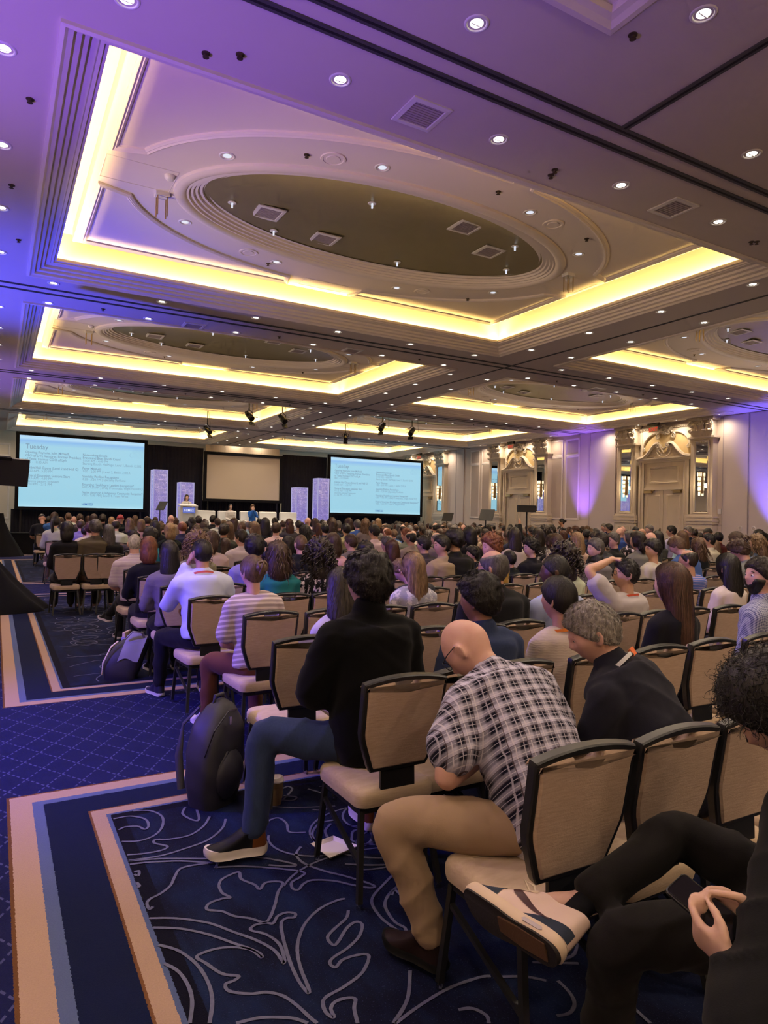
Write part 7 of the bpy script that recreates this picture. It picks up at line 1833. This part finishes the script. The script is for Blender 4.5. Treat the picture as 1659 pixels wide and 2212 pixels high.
for ln_ in L.split('\n'):
    a = ln_.split(); px, py, w_ = float(a[0]), float(a[1]), float(a[2]); d = 300.0 / w_
    Y = ray(px, py).y * d; r = max(3, min(23, round((Y - 0.27 - 1.49) / 1.02)))
    x0 = at_y(px, py, row_y(r) + 0.28).x
    while not free_row(r, x0, 0.42) and r < 24: r += 1; x0 = at_y(px, py, row_y(r) + 0.28).x
    crowd(r, None, px, py, a[3], a[4], a[5], a[6], a[7]); cover(px, py, w_)
# a few with something particular
crowd(5, None, 955, 1155, 'mP', 'short', 'black', 'tan', 'asian', 'person in a tan blazer with black hair facing the doors', sd=1)
crowd(5, None, 1147, 1161, 'mP', 'tousled', 'black', 'black', 'light', 'person with wild black hair and a lanyard in a black top', sd=1)
crowd(4, None, 1410, 1163, 'mP', 'bulky', 'black', 'cream', 'asian', 'person in a cream polo with an orange lanyard strap', tee=True, sd=1)
crowd(4, None, 1287, 1162, 'mP', 'short', 'salt', 'grey', 'light', 'person with salt-and-pepper hair and a dark beard in profile', sd=2)
crowd(6, None, 576, 1180, 'm0', 'fringe', 'black', 'black', 'brown', 'bald brown skinned person in a black jacket near the messy bun', sd=0)
crowd(11, None, 1150, 1138, 'mU', 'short', 'black', 'black', 'tan', 'person in black with one arm raised high', sd=0)
crowd(10, None, 207, 1121, 'm0', 'short', 'salt', 'olive', 'tan', 'person in an olive jacket with curly grey hair by the aisle', sd=2)
crowd(20, None, 91, 1108, 'mD', 'cap', 'black', 'black', 'tan', 'person in a black tee and cap in the aisle-end chair', tee=True)
for px, py, w_ in ((210, 1121, 30), (90, 1107, 22)): cover(px, py, w_)
for px, py, w_ in ((813, 1222, 110), (1025, 1345, 110), (1335, 1310, 140), (1036, 1234, 95), (1206, 1244, 95), (1452, 1214, 90), (735, 1224, 70), (1066, 1186, 62), (1200, 1198, 64), (1352, 1200, 70), (893, 1192, 60), (793, 1180, 52), (690, 1164, 50), (545, 1199, 56), (437, 1164, 56), (366, 1167, 60), (322, 1158, 46), (291, 1154, 40), (955, 1155, 40), (1147, 1161, 48), (1410, 1163, 44), (1287, 1162, 44)): cover(px, py, w_)
# the far rows: whoever shows above the heads in front
styles_m = ['short'] * 5 + ['buzz', 'thin', 'fringe', 'bald', 'bulky']; styles_f = ['long', 'long', 'bob', 'wavy', 'pony', 'bun']
hc = ['black', 'dark', 'dark', 'brown', 'brown', 'lbrown', 'dblonde', 'grey', 'salt', 'auburn']; sc_ = ['black', 'black', 'navy', 'charcoal', 'grey', 'white', 'cream', 'tan', 'blue', 'skyblue', 'pink', 'olive', 'maroon', 'patterned']
cand = []
for r in range(11, 25):
    for i in range(0, 42):
        x = seat_x(i) + rj.uniform(-0.06, 0.06)
        if x > 19.6 or (9.9 < x < 11.1): continue
        cand.append((r, x))
for r, x in cand:
    if npeople > 272: break
    if not free_row(r, x, 0.40) or rj.random() > 0.80: continue
    p = V3((x, row_y(r) + 0.28, 1.40)); px, py = proj(p)
    if not (2 < px < 1657): continue
    wv = 0.19 * FPX / depth_of(p); py += rj.uniform(-2, 2)
    a, b = max(0, int(px - wv / 2)), min(1699, int(px + wv / 2) + 1)
    vis = np.mean(occ[a:b] > py + 3.0)
    if vis < 0.45: continue
    fem = rj.random() < 0.42
    crowd(r, x, None, None, rj.choice(('f0', 'f0', 'fL', 'fR')) if fem else rj.choice(('m0', 'm0', 'mL', 'mR', 'mD')), rj.choice(styles_f if fem else styles_m), rj.choice(hc), rj.choice(sc_), rj.choice(('light', 'light', 'pink', 'tan', 'asian', 'brown')))
    cover(px, py, wv * 0.8)
Jw = skeleton(lean=2, hyaw=10, arms=('lap', dict(e=(0.26, 0.20, 0.92), w=(0.16, 0.36, 1.14), d=(0, 0.15, 1), p=(0, -1, 0), c=0.5)))
rp = next(q for q in range(9, 16) if free_row(q, at_y(1004, 1147, row_y(q) + 0.28).x, 0.44))
prs = hero(1004, 1147, rp, 'person in grey raising a lit phone before their face', 'the person raising a phone', dict(lean=2, hyaw=10, arms=('lap', dict(e=(0.26, 0.20, 0.92), w=(0.16, 0.36, 1.14), d=(0, 0.15, 1), p=(0, -1, 0), c=0.5))), vox=0.014, strands=300, shirt=('plain', (0.12, 0.12, 0.13)), hair=('short', 'dark'), hseed=2.2)
PH2 = V3(prs.location) + V3((0.16, 0.355, 1.24)) * prs.scale.x
chair(prs.location.x, row_y(rp), 0, 'beige banquet chair under the person raising a lit phone', full=False)
# ---- stage party and the standing camera operator
J = skeleton(lean=2, legs=('stand', 'stand'), arms=('fold', 'fold'), hyaw=0, over=None)
def standing(pose, lift):
    J = skeleton(legs=('stand', 'stand'), **pose); up = V3((0, 0, lift))
    for k in list(J):
        if k in ('sx', 'up', 'fy', 'toeL', 'toeR', 'handL', 'handR') or k.startswith(('kn', 'an')): continue
        J[k] = Matrix.Translation(up) @ J[k] if isinstance(J[k], Matrix) else J[k] + up
    return J
Js = standing(dict(lean=4, arms=('fold', 'fold'), sw=0.165), 0.36)
person(Js, 'person with long dark hair speaking at the white lectern', (7.0, 29.1, SZ), PI, 0.94, fem=True, skin='light', shirt=('plain', (0.60, 0.58, 0.55)), hair=('long', 'dark'), vox=0.014, strands=200, group='people on stage', eyes=True)
Jq = skeleton(lean=-4, arms=('lap', 'lap'), sw=0.165)
person(Jq, 'panelist with dark hair in a black vest over white sleeves', (8.95, 29.22, SZ - 0.02), PI, 0.95, fem=True, skin='light', shirt=('plain', (0.62, 0.60, 0.58)), hair=('long', 'black'), vox=0.014, strands=200, group='people on stage', eyes=True)
person(skeleton(lean=-2, arms=('chin', 'chin'), sw=0.165), 'panelist in a bright blue jacket and white trousers', (9.95, 29.22, SZ - 0.02), PI, 0.95, fem=True, skin='light', shirt=('plain', (0.02, 0.10, 0.38)), pants=(0.6, 0.58, 0.55), hair=('bob', 'lbrown'), vox=0.014, strands=200, group='people on stage', eyes=True)
Jc = standing(dict(lean=6, arms=('phone', 'phone'), sw=0.17, hyaw=30), 0.36)
pc = at_d(1221, 1112, 22.5)
person(Jc, 'standing person in dark clothes holding a camera by the violet lit wall', (pc.x, pc.y, 0), 0.5, 0.97, fem=True, skin='tan', shirt=('patterned' if False else 'flame', (0.02, 0.02, 0.02)), hair=('bun', 'black'), vox=0.014, strands=200, group='standing people')
cmx = thing('video_camera', 'small black camera in the hands of the standing operator', 'camera', (pc.x - 0.1, pc.y + 0.35, 1.2), 0.5)
part('camera_body', MB().box(-0.07, -0.06, -0.05, 0.07, 0.08, 0.06), MAT['black_plastic'], cmx); part('lens', MB().cyl((0, 0.08, 0), (0, 0.2, 0), 0.035), MAT['black_metal'], cmx)
# ---- chairs: one for every seat of the back eight rows
for r in range(-1, 8):
    xs_ = sorted(ROWX[r]); allx = list(xs_)
    if r >= 0 and (not xs_ or xs_[0] > 1.9): allx.append(1.56)
    allx.sort(); full_x = []
    lim = 1.72 * (row_y(r) + 0.3) + 0.6
    for a, b in zip(allx, allx[1:] + [None]):
        full_x.append(a)
        if r < 0: continue
        if b is None:
            q = a + 0.432
            while q < lim and r < 7: full_x.append(q); q += 0.432
        else:
            n = int(round((b - a) / 0.432)) - 1
            for k in range(n): full_x.append(a + (b - a) * (k + 1) / (n + 1))
    for i, x in enumerate(full_x):
        who = ROWX[r].get(x, None)
        if not seen((x, row_y(r), 0.9), 250): continue
        lab = 'empty beige banquet chair' if who is None and x not in ROWX[r] else 'beige banquet chair'
        if isinstance(who, str): lab = 'beige banquet chair of %s' % who
        else: lab = '%s, %s row from the back, %s from the aisle' % (lab, ordn(max(r, 0)), ordn(i))
        if isinstance(who, str) and len(lab.split()) > 15: lab = ' '.join(lab.split()[:15])
        chair(x, (0.74 if r < 0 else row_y(r)) + rj.uniform(-0.02, 0.02), rj.uniform(-0.03, 0.03), lab, full=r < 6)
print('PEOPLE', npeople)

import sys
tri = sum(len(p.vertices) - 2 for m in bpy.data.meshes for p in m.polygons) if False else 0
# ================================================================= THINGS ON THE FLOOR
def soft_bag(name, label, loc, rz, w_, d_, h_, tilt, mat, seed):
    t = thing(name, label, 'bag', loc, rz)
    m_ = MB(); rr = []; N = 28
    for k in range(17):
        f = k / 16; z = h_ * f; s = (0.86 + 0.20 * math.sin(PI * min(1, f * 1.15)) - 0.5 * max(0, f - 0.78) ** 1.0)
        s *= math.sqrt(max(0.03, 1 - (max(0, f - 0.72) / 0.285) ** 2))
        ring = []
        for j in range(N):
            a = 2 * PI * j / N; ca, sa = math.cos(a), math.sin(a); x = math.copysign(abs(ca) ** 0.62, ca) * w_ / 2 * s; y = math.copysign(abs(sa) ** 0.62, sa) * d_ / 2 * s
            q = 0.012 * noise.noise(V3((x * 9 + seed, y * 9, z * 7))) + 0.006 * math.sin(z * 40 + 3 * a + seed)
            ring.append(V3((x * (1 + q * 3) + tilt[0] * f * f, y * (1 + q * 3) + tilt[1] * f * f, z)))
        rr.append(ring)
    m_.ring_loft(rr); return t, m_, rr
MAT['nylon'] = plain('black_nylon', (0.016, 0.015, 0.022), 0.55, spec=0.4, var=0.25, scale=9, bump=0.25, bscale=25); MAT['nylon_grey'] = plain('grey_nylon', (0.20, 0.19, 0.24), 0.7, var=0.2, bump=0.2, bscale=30)
bp = at_z(465, 1750, 0.0)
t, m_, rr = soft_bag('backpack', 'large black backpack standing beside the jeans leg', (bp.x + 0.02, bp.y + 0.12, 0), 0.5, 0.30, 0.24, 0.56, (0.10, 0.05), 'nylon', 1.0)
part('main_bag', m_, MAT['nylon'], t, 60)
pk = MB(); ps = []
for k in range(7):
    f = k / 6; z = 0.05 + 0.26 * f; s = math.sin(PI * (0.12 + 0.76 * f)); ps.append([V3((0.12 * s * math.cos(a) * 0.9 + 0.03 * f, -0.10 - 0.065 * s * max(0.0, math.sin(a)) - 0.02 * (1 if math.sin(a) < 0 else 0), z)) for a in [2 * PI * j / 18 for j in range(18)]])
pk.ring_loft(ps); part('front_pocket', pk, MAT['nylon'], t, 60)
for sgn in (-1, 1):
    st_ = MB(); st_.tube([V3((sgn * 0.08 + 0.09, 0.13, 0.52)), V3((sgn * 0.10 + 0.05, 0.20, 0.42)), V3((sgn * 0.11 + 0.03, 0.20, 0.25)), V3((sgn * 0.12, 0.13, 0.08))], 0.022, 8, flat=0.35); part('shoulder_strap', st_, MAT['nylon'], t, 60)
hd_ = MB(); hd_.tube([V3((0.05, 0.06, 0.53)), V3((0.06, 0.06, 0.58)), V3((0.13, 0.07, 0.58)), V3((0.14, 0.07, 0.53))], 0.012, 8); part('carry_handle', hd_, MAT['nylon'], t, 60)
zp = MB(); zp.tube([V3((-0.13, -0.06, 0.30)), V3((-0.09, -0.09, 0.44)), V3((0.04, -0.07, 0.52)), V3((0.15, -0.03, 0.50))], 0.005, 5); part('zip', zp, MAT['black_metal'], t)
zt = MB(); zt.box(0.02, -0.10, 0.45, 0.032, -0.092, 0.495); part('zip_pull', zt, MAT['chrome'], t)
bp = at_z(270, 1470, 0.0)
t, m_, rr = soft_bag('backpack', 'black and lilac grey backpack slumped at the border of the carpet', (bp.x - 0.02, bp.y + 0.12, 0), -0.3, 0.34, 0.26, 0.42, (0.16, 0.1), 'nylon', 4.0)
part('main_bag', m_, MAT['nylon'], t, 60)
fl = MB(); fs_ = []
for k in range(6):
    f = k / 5; fs_.append([V3((x + 0.08 * f, -0.13 - 0.02 * math.sin(PI * f) + 0.10 * f, 0.20 + 0.24 * f + 0.02 * math.sin(x * 30))) for x in [-0.02 + 0.19 * q / 8 for q in range(9)]])
fl.ring_loft(fs_, cap=False, closed_u=False); part('flap', fl, MAT['nylon_grey'], t, 60)
zp = MB(); zp.tube([V3((-0.16, -0.10, 0.06)), V3((-0.15, -0.12, 0.18)), V3((-0.08, -0.11, 0.33)), V3((-0.02, -0.08, 0.38))], 0.008, 6); part('piping', zp, MAT['lace'], t, 60)
st_ = MB(); st_.tube([V3((0.05, -0.1, 0.40)), V3((0.12, -0.12, 0.48)), V3((0.20, -0.08, 0.46)), V3((0.22, -0.02, 0.38))], 0.016, 8, flat=0.4); part('strap', st_, MAT['nylon_grey'], t, 60)
# bag at the near right
bp = at_z(1655, 1960, 0.0)
t, m_, rr = soft_bag('duffel_bag', 'grey and black striped bag on the floor under the back row chairs', (bp.x + 0.03, bp.y + 0.02, 0), 0.2, 0.34, 0.26, 0.34, (0.0, 0.0), 'nylon', 7.0)
part('main_bag', m_, MAT['nylon_grey'], t, 60)
for q in range(4):
    st_ = MB(); x = -0.12 + 0.08 * q; st_.tube([V3((x, -0.16, 0.02)), V3((x, -0.165, 0.18)), V3((x, -0.12, 0.33)), V3((x, 0.0, 0.35))], 0.016, 6, flat=0.4); part('black_webbing', st_, MAT['nylon'], t, 60)
# paper cup
c = at_z(592, 1742, 0.0); t = thing('coffee_cup', 'brown paper coffee cup with a white lid beside the jeans leg', 'cup', (c.x + 0.02, c.y + 0.03, 0))
MAT['kraft'] = plain('kraft_sleeve', (0.14, 0.085, 0.04), 0.8, var=0.1); MAT['white_plastic'] = plain('white_plastic', (0.68, 0.60, 0.56), 0.4)
part('cup', MB().lathe([(0.001, 0.0), (0.030, 0.0), (0.032, 0.004), (0.043, 0.135), (0.041, 0.135)], 24), MAT['kraft'], t, 50)
part('sleeve', MB().lathe([(0.0365, 0.035), (0.038, 0.035), (0.0425, 0.10), (0.041, 0.10)], 24), MAT['kraft'], t, 50)
part('lid', MB().lathe([(0.045, 0.130), (0.046, 0.137), (0.043, 0.140), (0.040, 0.155), (0.036, 0.155), (0.034, 0.149), (0.001, 0.149)], 24), MAT['white_plastic'], t, 50)
# white food tray on the carpet
a, b, c_, d_ = [at_z(x, y, 0.0) for x, y in ((672, 1832), (720, 1815), (772, 1836), (712, 1862))]
cen = (a + b + c_ + d_) / 4; t = thing('food_tray', 'small white paper tray lying on the carpet under the chair', 'tray', (cen.x, cen.y, 0.004))
cor = [p - cen for p in (a, b, c_, d_)]; tr_ = MB()
rg = [[V3((p.x * k, p.y * k, z)) for p in cor] for k, z in ((0.82, 0.0), (1.0, 0.016), (1.04, 0.018), (0.98, 0.014), (0.80, 0.004))]
tr_.ring_loft(rg, cap=False); tr_.add(rg[-1], [(0, 1, 2, 3)]); tr_.add(rg[0], [(3, 2, 1, 0)]); part('tray_shell', tr_, MAT['white_plastic'], t)
# orange clip at the nape of the navy shirt, folder by the aisle, lit phone in the crowd
p0 = at_z(272, 1432, 0.0); t = thing('folder', 'lilac folder standing on the carpet against a chair leg', 'folder', (p0.x, p0.y, 0), -0.5)
MAT['lilac'] = plain('lilac_card', (0.30, 0.27, 0.52), 0.6); part('cover', MB().box(-0.02, -0.10, 0.0, 0.02, 0.12, 0.30), MAT['lilac'], t); part('pages', MB().box(-0.014, -0.09, 0.005, 0.014, 0.11, 0.345), MAT['leather_cream'], t)
pp = PH2; t = thing('smartphone', 'lit smartphone held up in the crowd', 'phone', pp, 0.0)
part('case', MB().box(-0.036, 0.0, -0.075, 0.036, 0.008, 0.075), MAT['black_plastic'], t); part('screen', MB().box(-0.032, -0.002, -0.07, 0.032, 0.0, 0.07), emitter('phone_screen', srgb(190, 200, 230), 0.9), t)
